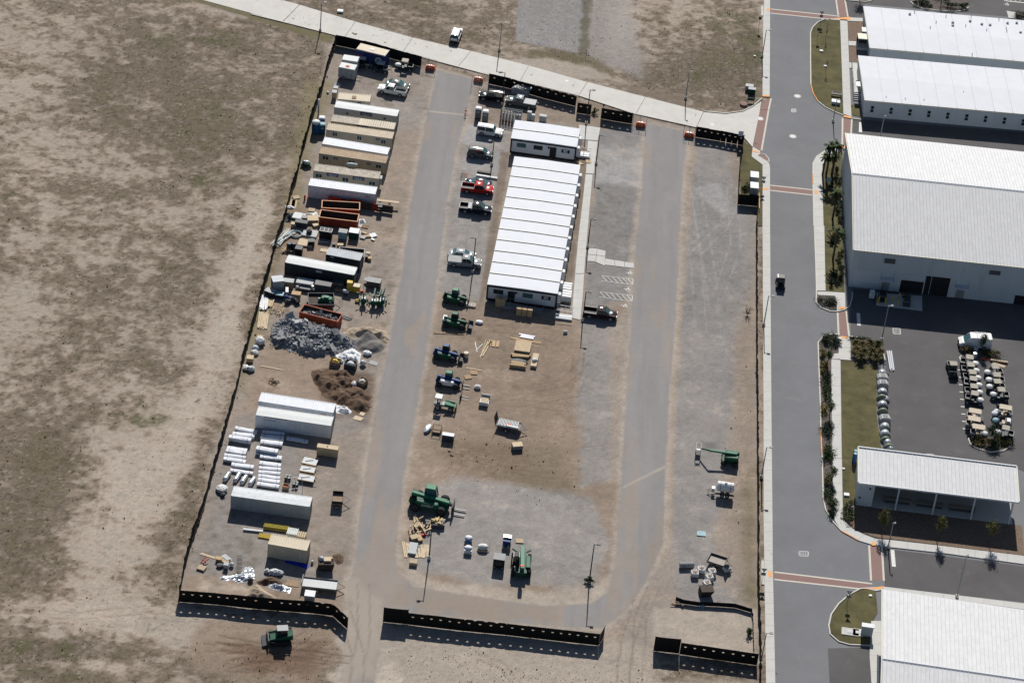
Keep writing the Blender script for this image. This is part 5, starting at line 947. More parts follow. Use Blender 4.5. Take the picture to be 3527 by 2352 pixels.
plate_sign('small dark sign on post beside the north fence gap','M',(312,636),2.3,.4,.5,'dark_steel')
# ================================================================ vehicles
def wheel(root,x,y,r,w=.24,side=1,z=None,rimm='rim',name='wheel'):
    z=r if z is None else z
    o=MB().loft([[(rr*cos(2*pi*i/14),yy,rr*sin(2*pi*i/14))for i in range(14)]for rr,yy in ((r*.62,-w/2),(r*.96,-w/2),(r,-w*.3),(r,w*.3),(r*.96,w/2),(r*.62,w/2))]).build(name,'rubber',root,(x,y,z))
    MB().loft([[(rr*cos(2*pi*i/10),yy,rr*sin(2*pi*i/10))for i in range(10)]for rr,yy in ((r*.6,side*w*.35),(r*.6,side*w*.53),(r*.2,side*w*.5))]).build('rim',rimm,o)
    return o
def crown(x0,x1,w0,w1,z0,z1,up,n=6):
    b=MB();b.smooth=True;vs=[]
    for i in range(n+1):
        f=i/n;x=x0+(x1-x0)*f;w=w0+(w1-w0)*f;z=z0+(z1-z0)*f
        for j in range(n+1):
            g_=2*j/n-1;vs.append((x,g_*w,z+up*(1-g_*g_)*(1-(2*f-1)**2*.6)-up*.5*abs(g_)**4))
    b.add(vs,[(i*(n+1)+j,(i+1)*(n+1)+j,(i+1)*(n+1)+j+1,i*(n+1)+j+1)for i in range(n)for j in range(n)]);return b
def frustum(b,x0,x1,w0,z0,X0,X1,w1,z1):
    return b.add([(x0,-w0,z0),(x1,-w0,z0),(x1,w0,z0),(x0,w0,z0),(X0,-w1,z1),(X1,-w1,z1),(X1,w1,z1),(X0,w1,z1)],[(0,3,2,1),(4,5,6,7),(0,1,5,4),(1,2,6,5),(2,3,7,6),(3,0,4,7)])
VS={'sedan':(4.85,1.86,2.85,.34,.92,1.44,(-1.75,1.25,-1.0,.45),.95,.28),'suv':(4.75,1.9,2.8,.38,1.08,1.72,(-2.3,1.2,-2.05,.5),1.05,.32),'boxy':(4.85,1.95,2.9,.40,1.15,1.88,(-2.38,1.05,-2.3,.62),1.12,.34),'pickup':(5.85,2.02,3.7,.42,1.18,1.92,(-.55,1.6,-.35,.85),1.18,.42),'van':(5.6,2.0,3.3,.36,1.25,2.35,(-2.72,2.1,-2.68,1.0),1.3,.34)}
def vehicle(kind,label,paint,at,head,cat='car',bed='black',cover=None,toolbox=False,roofm=None,flat=False,name=None,sc=1.0):
    L,W,wb,wr,bz,rz_,cab,hz,gc=VS[kind];w=W/2;t=thing(name or {'pickup':'pickup_truck','van':'cargo_van','suv':'suv','boxy':'suv','sedan':'sedan'}[kind],label,cat,at,head);t.scale=(sc,sc,sc)
    f=L/2
    if kind=='pickup':
        MB().extr([(-.6,gc),(f-.15,gc),(f,.62),(f-.02,.98),(f-.3,1.12),(1.5,hz+.02),(-.6,hz)],-w,w,.1).build('body',paint,t)
        MB().box(-f+.05,-.6,-w+.1,w-.1,gc,.72).build('bed_floor',bed,t)
        if flat:MB().box(-f,-.62,-w-.02,w+.02,1.0,1.12).build('flat_bed','steel',t)
        for y in (-w+.0,w-.1):MB().box(-f+.02,-.61,y,y+.1,gc,1.16).build('bed_side',paint,t)
        for y in (-w-.005,w-.115):MB().box(-f+.02,-.61,y,y+.12,1.16,1.19).build('bed_rail','silver' if paint!='car_white' else 'plastic_dark',t)
        MB().box(-f,-f+.08,-w+.02,w-.02,gc+.05,1.16).build('tailgate',paint,t);MB().box(-f,-f+.1,-w+.02,w-.02,1.16,1.19).build('bed_rail','silver',t)
        if cover:MB().box(-f+.05,-.65,-w+.06,w-.06,1.14,1.21).build('bed_cover',cover,t)
        if toolbox:MB().box(-1.35,-.68,-w+.05,w-.05,.85,1.28).build('toolbox','silver',t)
    elif kind=='van':
        MB().extr([(-f,gc),(f-.2,gc),(f,.6),(f-.05,1.0),(f-.55,1.25),(1.95,1.32),(.98,2.28),(.7,2.35),(-f+.15,2.35),(-f,2.2)],-w,w,.14).build('body',paint,t)
    else :
        r0=bz if kind=='sedan' else bz
        MB().extr([(-f+.1,gc),(f-.15,gc),(f,.5),(f-.04,hz-.22),(f-.35,hz-.08),(cab[1]+.05,hz),(cab[0]-.05 if kind=='sedan' else -f+.08,bz),(-f+.04,bz-.12),(-f,.5)],-w,w,.12).build('body',paint,t)
    if kind!='van':
        frustum(MB(),cab[0],cab[1],w*.93,bz-.03,cab[2],cab[3],w*.76,rz_-.05).build('windows','glass_teal' if kind in ('sedan',)else 'glass',t)
        frustum(MB(),cab[2]-.06,cab[3]+.04,w*.77,rz_-.06,cab[2]+.02,cab[3]-.05,w*.72,rz_-.02).build('roof_frame',roofm or paint,t);crown(cab[2]+.0,cab[3]-.02,w*.74,w*.72,rz_-.015,rz_-.03,.11).build('roof',(roofm or paint)+('_gloss' if (roofm or paint)+'_gloss' in M else ''),t)
        crown(cab[1]+.02,f-.3,w*.84,w*.78,hz+.01,hz-.07,.10).build('hood',paint+'_gloss',t)
        if kind=='sedan':crown(-f+.12,cab[0],w*.8,w*.84,bz-.1,bz-.0,.08).build('boot_lid',paint+'_gloss',t)
        for s_ in (-1,1):
            for xb,xt in ((cab[1]-.03,cab[3]),(cab[0]+.03,cab[2]),((cab[0]+cab[1])/2-.1,(cab[2]+cab[3])/2)):MB().bar((xb,s_*w*.93,bz-.03),(xt,s_*w*.765,rz_-.04),.09,.06).build('pillar',paint,t)
            MB().cb((cab[1]-.35,s_*(w+.08),bz+.08),(.14,.2,.14)).build('mirror',paint,t)
        MB().add([(cab[1]+.02,-w*.80,bz+.01),(cab[1]+.02,w*.80,bz+.01),(cab[3]+.06,w*.68,rz_-.07),(cab[3]+.06,-w*.68,rz_-.07)],[(0,1,2,3)]).build('windscreen','glass_teal',t)
    else :
        MB().add([(1.98,-w*.86,1.33),(1.98,w*.86,1.33),(1.02,w*.76,2.27),(1.02,-w*.76,2.27)],[(0,1,2,3)]).build('windscreen','glass_teal',t)
        for s_ in (-1,1):MB().add([(.5,s_*(w+.004),1.3),(1.85,s_*(w+.004),1.3),(1.05,s_*(w-.06),2.0),(.5,s_*(w-.02),2.05)],[(0,1,2,3)]).build('side_window','glass',t)
        for x in (-1.6,-.2):MB().bar((x,-w+.1,2.46),(x,w-.1,2.46),.07).build('roof_bar','white_paint',t)
        for y in (-w+.15,w-.15):MB().bar((-2.0,y,2.44),(.3,y,2.44),.05).build('roof_rail','white_paint',t)
    for s_ in (-1,1):
        for x in (-wb/2,wb/2):
            wheel(t,x+.05,s_*(w-.1),wr,.25,s_)
            MB().loft([[(xx*(wr+.07)+x+.05,s_*(w+.006),zz*(wr+.07)+wr)for xx,zz in ((-1,0),(-.7,.72),(0,1),(.7,.72),(1,0))],[(xx*wr*.97+x+.05,s_*(w+.006),zz*wr*.97+wr)for xx,zz in ((-1,0),(-.7,.72),(0,1),(.7,.72),(1,0))]],closed=False).build('wheel_arch','black',t)
        MB().cb((f-.07,s_*(w-.32),hz-.25 if kind!='van' else .95),(.12,.4,.16)).build('headlight','lamp_glass',t)
        MB().cb((-f+.02,s_*(w-.16),bz-.18),(.08,.2,.34)).build('tail_light','tail_red',t)
    MB().box(f-.06,f+.05,-w+.1,w-.1,gc+.02,gc+.26).build('bumper','silver' if kind=='pickup' else 'plastic_dark',t);MB().box(-f-.06,-f+.05,-w+.1,w-.1,gc+.02,gc+.26).build('bumper','silver' if kind=='pickup' else 'plastic_dark',t)
    MB().box(f-.01,f+.02,-w*.5,w*.5,gc+.3,hz-.3).build('grille','black',t)
    return t
def by_wheels(fr,rear,front,w=1.0):
    a,c=P(fr,*rear),P(fr,*front);h=yaw(a,c);n=Vector((-sin(h),cos(h),0));n=n if n.y>0 else -n
    m_=(a+c)/2+n*(w-.1);return Vector((m_.x,m_.y,0)),h
def by_roof(fr,c,z,a,b_):q=P(fr,*c,z);return Vector((q.x,q.y,0)),yaw(P(fr,*a,z),P(fr,*b_,z))
at,hd=by_wheels('A',(1868,962),(1635,918));jp=vehicle('pickup','white short-bed pickup with dark bed by the container row','car_white',at,hd,'pickup',sc=.95);MB().box(.3,2.2,-.3,.3,1.2,1.23).build('hood_decal','plastic_grey',jp)
at,hd=by_roof('A',(1835,745),1.4,(1700,722),(2000,775));vehicle('sedan','dark grey sedan parked behind the white short-bed pickup','car_grey',at,hd)
at,hd=by_roof('AD',(1682,308),1.7,(1664,360),(1702,262));vehicle('suv','white suv parked alone on grass across the concrete street','car_white',at,hd)
at,hd=by_wheels('G',(855,605),(640,578));vehicle('boxy','black suv parked by the north fence light pole','car_black',at,hd)
at,hd=by_wheels('G',(1265,695),(1010,648));vehicle('pickup','dark pickup with silver flat cover beside steel scaffold tower','car_grey',at,hd,'pickup',cover='silver',roofm='silver')
at,hd=by_wheels('G',(620,1048),(820,1080));vehicle('boxy','white boxy off-roader parked left of the small office','car_white',at,hd)
at,hd=by_wheels('G',(495,1348),(688,1376));vehicle('suv','grey-green suv parked below the white off-roader','car_grey',at,hd)
at,hd=by_roof('H',(585,212),1.7,(700,240),(380,203));vehicle('sedan','black sedan half hidden behind the red pickup','car_navy',at,hd)
at,hd=by_wheels('H',(432,416),(676,446));rp=vehicle('pickup','bright red pickup with open dark bed left of the office','red',at,hd,'pickup');MB().box(.0,.45,-.35,.35,1.93,1.955).build('sunroof','glass',rp)
at,hd=by_wheels('H',(392,686),(667,718));vehicle('pickup','black pickup with toolbox and pale bed rails left of office','car_navy',at,hd,'pickup',toolbox=True)
at,hd=by_roof('H',(362,1190),1.42,(230,1172),(540,1214));vehicle('sedan','silver sedan parked behind the covered-bed pickup','silver',at,hd)
at,hd=by_wheels('H',(250,1412),(520,1442));vehicle('pickup','silver pickup with flat grey bed cover left of office','silver',at,hd,'pickup',cover='plastic_grey')
at,hd=by_wheels('I',(1838,660),(2085,694));vehicle('pickup','maroon pickup parked below the disabled bays','car_maroon',at,hd,'pickup')
at,hd=by_wheels('S',(1970,322),(1700,302));vehicle('van','white cargo van with roof rack in dark lot','car_white',at,hd,'van')
# ---- small utility vehicles and golf carts
def utv(label,at,head,hood='white_paint',roof='tan_roof',bed='black',group=None,canopy=True,name='utility_cart',L=3.0,long_roof=False,hoodball=True):
    t=thing(name,label,'utility cart',at,head,group);w=.72
    MB().extr([(-L/2,.4),(L/2-.2,.4),(L/2-.1,.7),(.55,.8),(.4,.62),(-.55,.62),(-.6,.72),(-L/2,.72)],-w,w,.06).build('chassis','plastic_dark',t)
    if hoodball:MB().ball((L/2-.55,0,.72),.78,10,6,(.85,.86,.52)).build('hood',hood,t)
    for a in ((-L/2,-L/2+.06,-w,w),(-L/2,-.75,-w,-w+.06),(-L/2,-.75,w-.06,w)):MB().box(*a,.72,1.05).build('bed_side',bed,t)
    for a in ((-L/2-.02,-L/2+.05,-w,w),(-L/2,-.75,-w-.01,-w+.05),(-L/2,-.75,w-.05,w+.01)):MB().box(*a,1.05,1.09).build('bed_rail','steel',t)
    MB().box(-.62,-.05,-w*.85,w*.85,.62,.85).build('seat','beige_seat' if long_roof else 'plastic_dark',t);MB().box(-.72,-.58,-w*.85,w*.85,.8,1.25).build('seat_back','beige_seat' if long_roof else 'plastic_dark',t)
    for s_ in (-1,1):
        for xb,xt in ((.62,.35),(-.72,-.62)):MB().bar((xb,s_*w*.92,.7),(xt,s_*w*.82,1.9),.05).build('roof_post','dark_steel',t)
        for x in (-L/2+.5,L/2-.5):wheel(t,x,s_*w,.31,.24,s_)
    if canopy:
        r=(-1.3,.75)if long_roof else (-.75,.5)
        MB().extr([(r[0],1.88),(r[1],1.88),(r[1]+.06,1.93),(r[1]-.05,2.0),(r[0]+.05,2.0),(r[0]-.06,1.93)],-w*.9,w*.9,.05).build('roof',roof,t)
    MB().add([(.66,-w*.8,.85),(.66,w*.8,.85),(.4,w*.72,1.8),(.4,-w*.72,1.8)],[(0,1,2,3)]).build('windscreen','glass',t)
    return t
for k,((hx_,hy),(bx,by))in enumerate(zip([(1845,450),(1860,525),(1875,600),(1885,675),(1890,750),(1895,830)],[(1720,430),(1727,510),(1750,590),(1757,652),(1767,735),(1777,805)])):
    a,c=P('S',hx_,hy+8,.8),P('S',bx,by+10,.8);m_=(a+c)/2;o=utv(['uppermost','second','third','fourth','fifth','lowest'][k]+' white-nosed utility cart in the left parked row',Vector((m_.x,m_.y,0)),yaw(c,a),group='utility carts in the left row',L=3.1)
for k,((hx_,hy),(bx,by))in enumerate(zip([(1967,542),(1980,620),(1987,692),(2030,772),(2080,1165)],[(2100,545),(2122,635),(2125,700),(2165,790),(2210,1195)])):
    a,c=P('S',hx_,hy+6,.8),P('S',bx,by+2,.8);m_=(a+c)/2;utv(['uppermost','second','third','fourth','lone lowest'][k]+' white-nosed utility cart in the right parked row',Vector((m_.x,m_.y,0)),yaw(c,a),group='utility carts in the right row',L=3.1)
for k,(x,y,hd_,l,cn)in enumerate([(1862,960,0,'long tan-roofed golf cart, upper of the left pair',True),(1852,1040,0,'long tan-roofed golf cart, lower of the left pair',True),(1900,1125,0,'short pink-tan roofed golf cart above the planted island',True),(2145,915,pi,'long tan-roofed golf cart in the right row',True),(2110,985,pi,'roofless golf cart with tan seats in the right row',False),(2120,1055,pi,'roofless golf cart with white box load in right row',False)]):
    q=P('S',x,y,1.9 if cn else .9);o=utv(l,Vector((q.x,q.y,0)),hd_-.12,'wall_white' if k!=5 else 'aqua','beige_seat','plastic_grey',None,cn,'golf_cart',3.0,True,k not in (0,1))
    if k==5:MB().box(-1.4,-.8,-.5,.5,.8,1.35).build('cargo_box','white_paint',o)
q=P('S',1612,500,1.2);o=utv('large black utility truck with blue windscreen in the dark lot',Vector((q.x,q.y,0)),-pi/2+.1,'black','tan_roof','black',L=3.9);
q=P('s',2690,965,1.2);o=utv('small black buggy driving down the street',Vector((q.x,q.y,0)),-pi/2,'black_gloss','black_gloss','black',name='buggy',L=3.2)
for (x,y,z),l,h_,r in [((1362,428,1.95),'dark utility cart with white roof half behind small trailer',pi-.05,'c_pale'),((1612,495,1.95),'dark green utility cart with white roof behind the sedan',pi-.08,'c_pale')]:
    q=P('A',x,y,z);utv(l,Vector((q.x,q.y,0)),h_,'green_dark',r,'plastic_grey',L=3.2)
q=P('A',1935,460,2.0);utv('dark utility cart with slatted tan roof and white nose beside fence',Vector((q.x,q.y,0)),pi-.05,'car_white','tan_roof','black',L=3.5)
# ---- machines
def telehandler(label,fr,rear,front,paint,side,cab='glass_teal',forks=True,bucket=False,sc=1.0,eng=None,boom=None):
    at,hd=by_wheels(fr,rear,front,1.05*sc);t=thing('telehandler',label,'telehandler',at,hd);t.scale=(sc,)*3
    MB().extr([(-2.0,.45),(1.9,.45),(2.0,.7),(1.6,.95),(-1.7,1.05),(-2.1,.9)],-.62,.62,.06).build('chassis',paint,t)
    MB().extr([(-1.3,.5),(1.0,.5),(1.15,.75),(.9,1.25),(-1.2,1.35),(-1.45,1.0)],-1.08,-.55,.12).build('engine_cover',side,t)
    MB().extr([(-2.15,.55),(-1.5,.55),(-1.4,1.25),(-2.0,1.3)],-.55,.85,.08).build('counterweight',eng or 'black',t)
    frustum(MB(),-.75,.6,.42,.95,-.6,.35,.36,2.12).build('cab',cab,t,(0,.55,0))
    frustum(MB(),-.66,.42,.40,2.1,-.6,.34,.36,2.2).build('cab_roof',paint if cab!='glass_teal' else 'green_light',t,(0,.55,0))
    for x,xx in ((-.75,-.62),(.6,.37)):
        for y in (.13,.97):MB().bar((x,y,.95),(xx,.55+(y-.55)*.85,2.12),.07).build('cab_post','black',t)
    MB().bar((-1.9,-.12,1.55),(1.9,-.12,1.05),.34,.36).build('boom',boom or paint,t);MB().bar((1.2,-.12,1.18),(2.35,-.12,.85),.24,.26).build('boom_tip','black',t);MB().cyl((-.6,-.12,.95),(.9,-.12,1.1),.07,6).build('lift_cylinder','steel',t)
    for s_ in (-1,1):
        for x in (-1.35,1.3):wheel(t,x,s_*.98,.5,.4,s_,rimm='plastic_dark')
    if forks:
        MB().box(2.3,2.42,-.75,.55,.12,1.15).build('fork_carriage','black',t)
        for y in (-.55,.25):MB().box(2.42,3.65,y,y+.13,.1,.17).build('fork','steel',t)
    if bucket:MB().extr([(2.25,.9),(2.3,.15),(3.1,.08),(3.15,.14),(2.5,.3),(2.38,.95)],-1.1,1.1).build('bucket','dark_steel',t);MB().box(2.3,3.1,-1.1,-1.05,.1,.7).build('bucket_side','dark_steel',t);MB().box(2.3,3.1,1.05,1.1,.1,.7).build('bucket_side','dark_steel',t)
    return t
telehandler('green telehandler with pallet forks below the office light pole','I',(195,485),(360,515),'green','green')
telehandler('green telehandler with bucket above the timber lengths','I',(190,765),(365,790),'green','green',cab='glass',bucket=True,forks=False,eng='lamp_glass')
telehandler('blue telehandler with green side cover and bucket','I',(85,1135),(255,1165),'blue','green',cab='glass',bucket=True,forks=False,eng='blue')
telehandler('white and blue telehandler with pale cab and forks','J',(340,320),(530,350),'blue','car_white',cab='glass_teal')
big=telehandler('large green telehandler with long boom by the lumber heap','K',(355,432),(612,482),'green','green',sc=1.55,boom='green_light')
text_mesh('SUNBELT',.34,'text_white',big,(-.1,-1.1,.98),(pi/2,0,0),width=1.2)
t=thing('telehandler','green telehandler with boom raised toward camera near the island edge','telehandler',P('K',1740,1200),pi/2+.04);t.location.z=0;t.scale=(1.25,)*3
MB().extr([(-2.1,.45),(2.0,.45),(2.0,.95),(-2.1,1.1)],-.65,.65,.06).build('chassis','green_dark',t);MB().bar((-2.6,-.05,2.1),(2.6,-.05,1.2),.42,.4).build('boom','green_light',t);MB().bar((-2.75,-.05,1.5),(-1.9,-.05,1.9),.5,.7).build('boom_foot','green',t)
MB().extr([(-1.3,.5),(1.0,.5),(1.0,1.2),(-1.2,1.3)],-1.1,-.5,.1).build('engine_cover','green',t);frustum(MB(),-.7,.6,.45,.9,-.55,.4,.38,2.2).build('cab','glass',t,(0,.68,0));MB().box(-.5,.3,.35,1.0,2.2,2.28).build('cab_roof','black',t);MB().box(-2.3,-2.0,-.25,.2,2.15,2.3).build('beacon_plate','orange',t)
for s_ in (-1,1):
    for x in (-1.4,1.35):wheel(t,x,s_*1.0,.55,.42,s_,rimm='plastic_dark')
    MB().bar((1.9,s_*.5,.9),(2.9,s_*1.1,.5),.16).build('stabiliser','green_dark',t)
# boom lifts
def boom_lift(label,at,hd,sc=1.0,folded=True):
    t=thing('boom_lift',label,'boom lift',at,hd);t.scale=(sc,)*3
    MB().box(-1.2,1.2,-.75,.75,.35,.75).build('chassis','green_dark',t);MB().lathe([(.5,.75),(.5,.95)],12).build('turntable','black',t)
    MB().extr([(-1.3,.95),(.9,.95),(.95,1.35),(.6,1.7),(-1.1,1.7),(-1.35,1.4)],-.95,-.2,.12).build('engine_hood','green',t);MB().extr([(-1.3,.95),(.9,.95),(.8,1.6),(-1.2,1.65)],.2,.95,.12).build('tank_hood','green',t)
    for s_ in (-1,1):
        for x in (-.95,.95):wheel(t,x,s_*.95,.42,.34,s_,rimm='plastic_dark')
    B=Vector((-.9,0,1.75));
    if folded:J1=Vector((2.2,0,2.1));J2=Vector((3.0,0,1.0))
    else :J1=Vector((3.3,.3,2.0));J2=Vector((4.6,-.9,1.2))
    MB().bar(B,J1,.28,.3).build('boom','green_light',t);MB().bar(J1,J2,.18,.2).build('jib','green',t)
    bk=MB().box(-.38,.38,-.85,.85,0,.06).build('basket_floor','plastic_dark',t,tuple(J2+Vector((.4,0,-.7))))
    for z in (.55,1.1):
        for a,c in (((-.38,-.85,z),(.38,-.85,z)),((.38,-.85,z),(.38,.85,z)),((.38,.85,z),(-.38,.85,z)),((-.38,.85,z),(-.38,-.85,z))):MB().bar(a,c,.045).build('basket_rail','galv' if z>1 else 'green',bk)
    for a in ((-.38,-.85),(.38,-.85),(.38,.85),(-.38,.85)):MB().bar((*a,0),(*a,1.1),.045).build('basket_post','green',bk)
    MB().box(-.3,.3,.6,.84,.8,1.0).build('control_box','lamp_glass',bk)
    return t
q=P('W',1400,660);boom_lift('green boom lift with bent arm and basket on the east gravel',Vector((q.x,q.y+.4,0)),pi-.06,1.05,False)
def mini_lift(label,x,y,hd,k):
    q=P('a9',x,y);t=thing('trailer_lift',label,'lift',(q.x,q.y,0),hd)
    MB().box(-1.4,1.2,-.3,.3,.45,.7).build('base','green_dark',t);MB().extr([(-1.3,.7),(-.3,.7),(-.35,1.25),(-1.25,1.35)],-.5,.5,.08).build('power_pack','green',t);MB().box(-1.1,-.5,-.32,.32,1.33,1.42).build('cover_plate','white_paint',t)
    MB().bar((-.9,0,1.1),(1.7,0,1.9),.24,.26).build('lower_boom','green',t);MB().bar((1.7,0,2.0),(-1.0,0,2.3),.2,.22).build('upper_boom','green_dark',t);MB().bar((-1.0,0,2.3),(-1.3,0,1.5),.12).build('jib','green',t)
    for s_ in (-1,1):
        wheel(t,-.2,s_*.7,.34,.2,s_,rimm='plastic_dark')
        for x in (-1.2,1.1):MB().bar((x,s_*.25,.6),(x*1.15,s_*1.05,1.0),.1).build('outrigger','green',t);MB().box(x*1.15-.15,x*1.15+.15,s_*1.05-.15,s_*1.05+.15,.96,1.02).build('outrigger_pad','green_dark',t)
    return t
for k,(x,y,hd)in enumerate([(330,930,pi/2+.1),(700,1010,pi/2),(900,1020,pi/2-.05),(1010,960,pi/2-.1)]):mini_lift(['leftmost','second','third','rightmost'][k]+' green folded trailer lift in the tight cluster by road',x,y,hd,k)
# skid steer outside the south fence
q=P('F',1430,1590);t=thing('skid_steer','green tracked skid steer on churned soil outside south fence','skid steer',(q.x,q.y,0),pi+.22);t.scale=(1.2,)*3
MB().extr([(-1.5,.5),(1.2,.5),(1.25,.8),(.3,1.0),(-1.5,1.35)],-.55,.55,.06).build('body','green',t);frustum(MB(),-.9,.6,.5,.9,-.8,.35,.45,2.0).build('cab','glass',t);MB().box(-.9,.45,-.5,.5,2.0,2.1).build('cab_roof','silver',t)
for s_ in (-1,1):MB().extr([(-1.3,.15),(-1.0,0),(1.0,0),(1.3,.15),(1.2,.6),(-1.2,.6)],s_*.78-.2,s_*.78+.2).build('track','rubber',t);MB().bar((-1.4,s_*.72,1.4),(1.5,s_*.72,.8),.14,.2).build('lift_arm','green',t)
MB().extr([(1.4,.9),(1.45,.1),(2.2,.05),(2.25,.12),(1.65,.3),(1.55,.95)],-.95,.95).build('bucket','dark_steel',t)
# loader with canopy, water bowser, forks attachment
q=P('J',385,605);t=thing('compact_tractor','pale green loader tractor with white canopy on the island edge','tractor',(q.x,q.y,0),-.1)
MB().extr([(-1.6,.5),(.2,.5),(.2,.9),(-1.6,1.0)],-.45,.45,.05).build('rear_frame','c_pale',t);MB().extr([(.2,.5),(1.7,.5),(1.75,.9),(.3,1.2)],-.4,.4,.08).build('engine_hood','green_light',t);MB().box(-1.5,-.35,-.6,.6,2.15,2.25).build('canopy','white_paint',t)
for x in (-1.45,-.4):
    for y in (-.55,.55):MB().bar((x,y,.9),(x,y,2.15),.06).build('canopy_post','lamp_glass',t)
MB().box(-1.1,-.6,-.35,.35,.95,1.2).build('seat','black',t);MB().box(-1.2,-1.1,-.35,.35,1.1,1.6).build('seat_back','black',t)
for y in (-.55,.55):MB().bar((.1,y,1.2),(1.9,y,1.0),.16,.2).build('loader_arm','green_light',t)
MB().box(1.9,2.05,-.9,.9,.2,1.1).build('blade','green',t)
for s_ in (-1,1):wheel(t,-.9,s_*.75,.48,.36,s_);wheel(t,1.2,s_*.7,.42,.32,s_)
q=P('W',1320,1130);t=thing('water_bowser','white cylindrical tank trailer with drawbar on the east gravel','tank trailer',(q.x,q.y,0),pi-.06)
MB().loft([[(x,r*cos(2*pi*i/16),1.55+r*sin(2*pi*i/16))for i in range(16)]for x,r in ((-1.35,.35),(-1.3,.7),(-1.2,.8),(1.2,.8),(1.3,.7),(1.35,.35))]).build('tank','car_white',t);MB().lathe([(.22,2.3),(.22,2.45),(.1,2.5)],10).build('hatch','white_paint',t)
for y in (-.7,.7):MB().bar((-1.5,y,.62),(1.5,y,.62),.1,.14).build('frame_rail','dark_steel',t);MB().bar((1.4,y,.62),(2.8,0,.55),.09).build('drawbar','dark_steel',t)
for x in (-.8,.8):MB().loft([[(x+dx,.83*cos(2*pi*i/16),1.55+.83*sin(2*pi*i/16))for i in range(16)]for dx in (-.03,.03)]).build('tank_strap','dark_steel',t)
MB().box(1.6,2.1,-.3,.3,.6,1.1).build('pump','lamp_glass',t);MB().cyl((2.6,0,0),(2.6,0,.6),.04,6).build('jockey_leg','steel',t)
for s_ in (-1,1):
    for x in (-.45,.35):wheel(t,x,s_*.85,.36,.22,s_)
q=P('J',615,470);t=thing('fork_attachment','loose black fork attachment standing on the dirt','fork attachment',(q.x,q.y,0),-.12);MB().box(-.08,.08,-.7,.7,0,.95).build('frame','black',t)
for y in (-.45,.35):MB().box(.08,1.25,y,y+.12,.0,.06).build('fork','steel',t)
# ---- trailers
def box_trailer(label,nl,nr,W,H,m,roofm,name='cargo_trailer',wheel_x=(.45,),door=None,wins=0,z0=.35):
    O,rz,L=frame_of(nl,nr,H);t=thing(name,label,'trailer',O,rz)
    MB().extr([(0,z0),(L,z0),(L,H-.15),(L-.12,H-.03),(.12,H-.03),(0,H-.15)],0,W,.05).build('body',m,t);MB().box(.06,L-.06,.06,W-.06,H-.04,H).build('roof',roofm,t)
    for y in (-.01,W-.03):MB().box(0,L,y,y+.04,H-.16,H-.08).build('roof_trim','trim_cream',t)
    for f in wheel_x:
        for y,s_ in ((-.03,-1),(W+.03,1)):wheel(t,L*f,y,.34,.22,s_)
        MB().extr([(L*f-.45,.35),(L*f-.3,.72),(L*f+.3,.72),(L*f+.45,.35)],-.12,0).build('fender','plastic_grey',t)
    MB().bar((L,W/2,.45),(L+1.1,W/2,.45),.12).build('drawbar','dark_steel',t);MB().cyl((L+.9,W/2,0),(L+.9,W/2,.5),.04,6).build('jockey_leg','steel',t)
    if door:d=MB().box(L*door[0],L*door[1],-.03,.0,z0+.1,H-.35).build('door',m,t);MB().box(L*door[1]-.12,L*door[1]-.06,-.06,-.03,1.0,1.3).build('handle','black',d);[MB().box(L*door[0]+a,L*door[0]+a+.03,-.035,-.005,z0+.1,H-.35).build('door_seam','plastic_dark',t)for a in (-.03,L*(door[1]-door[0]))]
    return t,O,rz,L
b1=box_trailer('large white cargo trailer with round emblem by north-west fence',('A',1278,310),('A',1675,408),2.5,3.2,'sign_shade_blue','c_cream',wheel_x=(.4,.55))  # white trailer; its body is coloured dark blue to stand for the shaded side
x0,x1,z0,z1=wall_rect(b1[1],b1[2],'A',1548,415,1622,490);MB().lathe([(.55,0),(.75,0),(.75,.02),(.55,.02)],20,Matrix.Translation(((x0+x1)/2,-.03,z1-.8))@Matrix.Rotation(pi/2,4,'X')).build('emblem_ring','c_pale',b1[0]);MB().lathe([(.01,0),(.5,0),(.5,.02)],18,Matrix.Translation(((x0+x1)/2,-.03,z1-.8))@Matrix.Rotation(pi/2,4,'X')).build('emblem_disc','blue',b1[0])
MB().lathe([(.1,3.2),(.42,3.2),(.42,3.26),(.1,3.28)],14,Matrix.Translation((b1[3]*.48,1.3,0))).build('roof_vent','white_paint',b1[0]);MB().box(.3,1.1,-.04,-.02,1.6,2.0).build('side_decal','text_red',b1[0])
b2=box_trailer('pale grey enclosed trailer with window, behind the similar one',('A',1085,455),('A',1300,488),2.1,2.5,'c_pale','c_pale_roof',door=(.5,.85));MB().box(1.6,2.6,-.04,0,1.3,2.1).build('window','plastic_dark',b2[0])
b3=box_trailer('pale grey enclosed trailer with red roof patch and side door',('A',1042,555),('A',1262,597),2.1,2.55,'c_grey','c_pale_roof',door=(.55,.82),wheel_x=(.35,));MB().box(1.2,2.0,.5,1.2,2.55,2.6).build('roof_patch','orange',b3[0]);MB().box(1.4,1.75,.7,1.05,2.6,2.66).build('vent_cover','plastic_dark',b3[0])
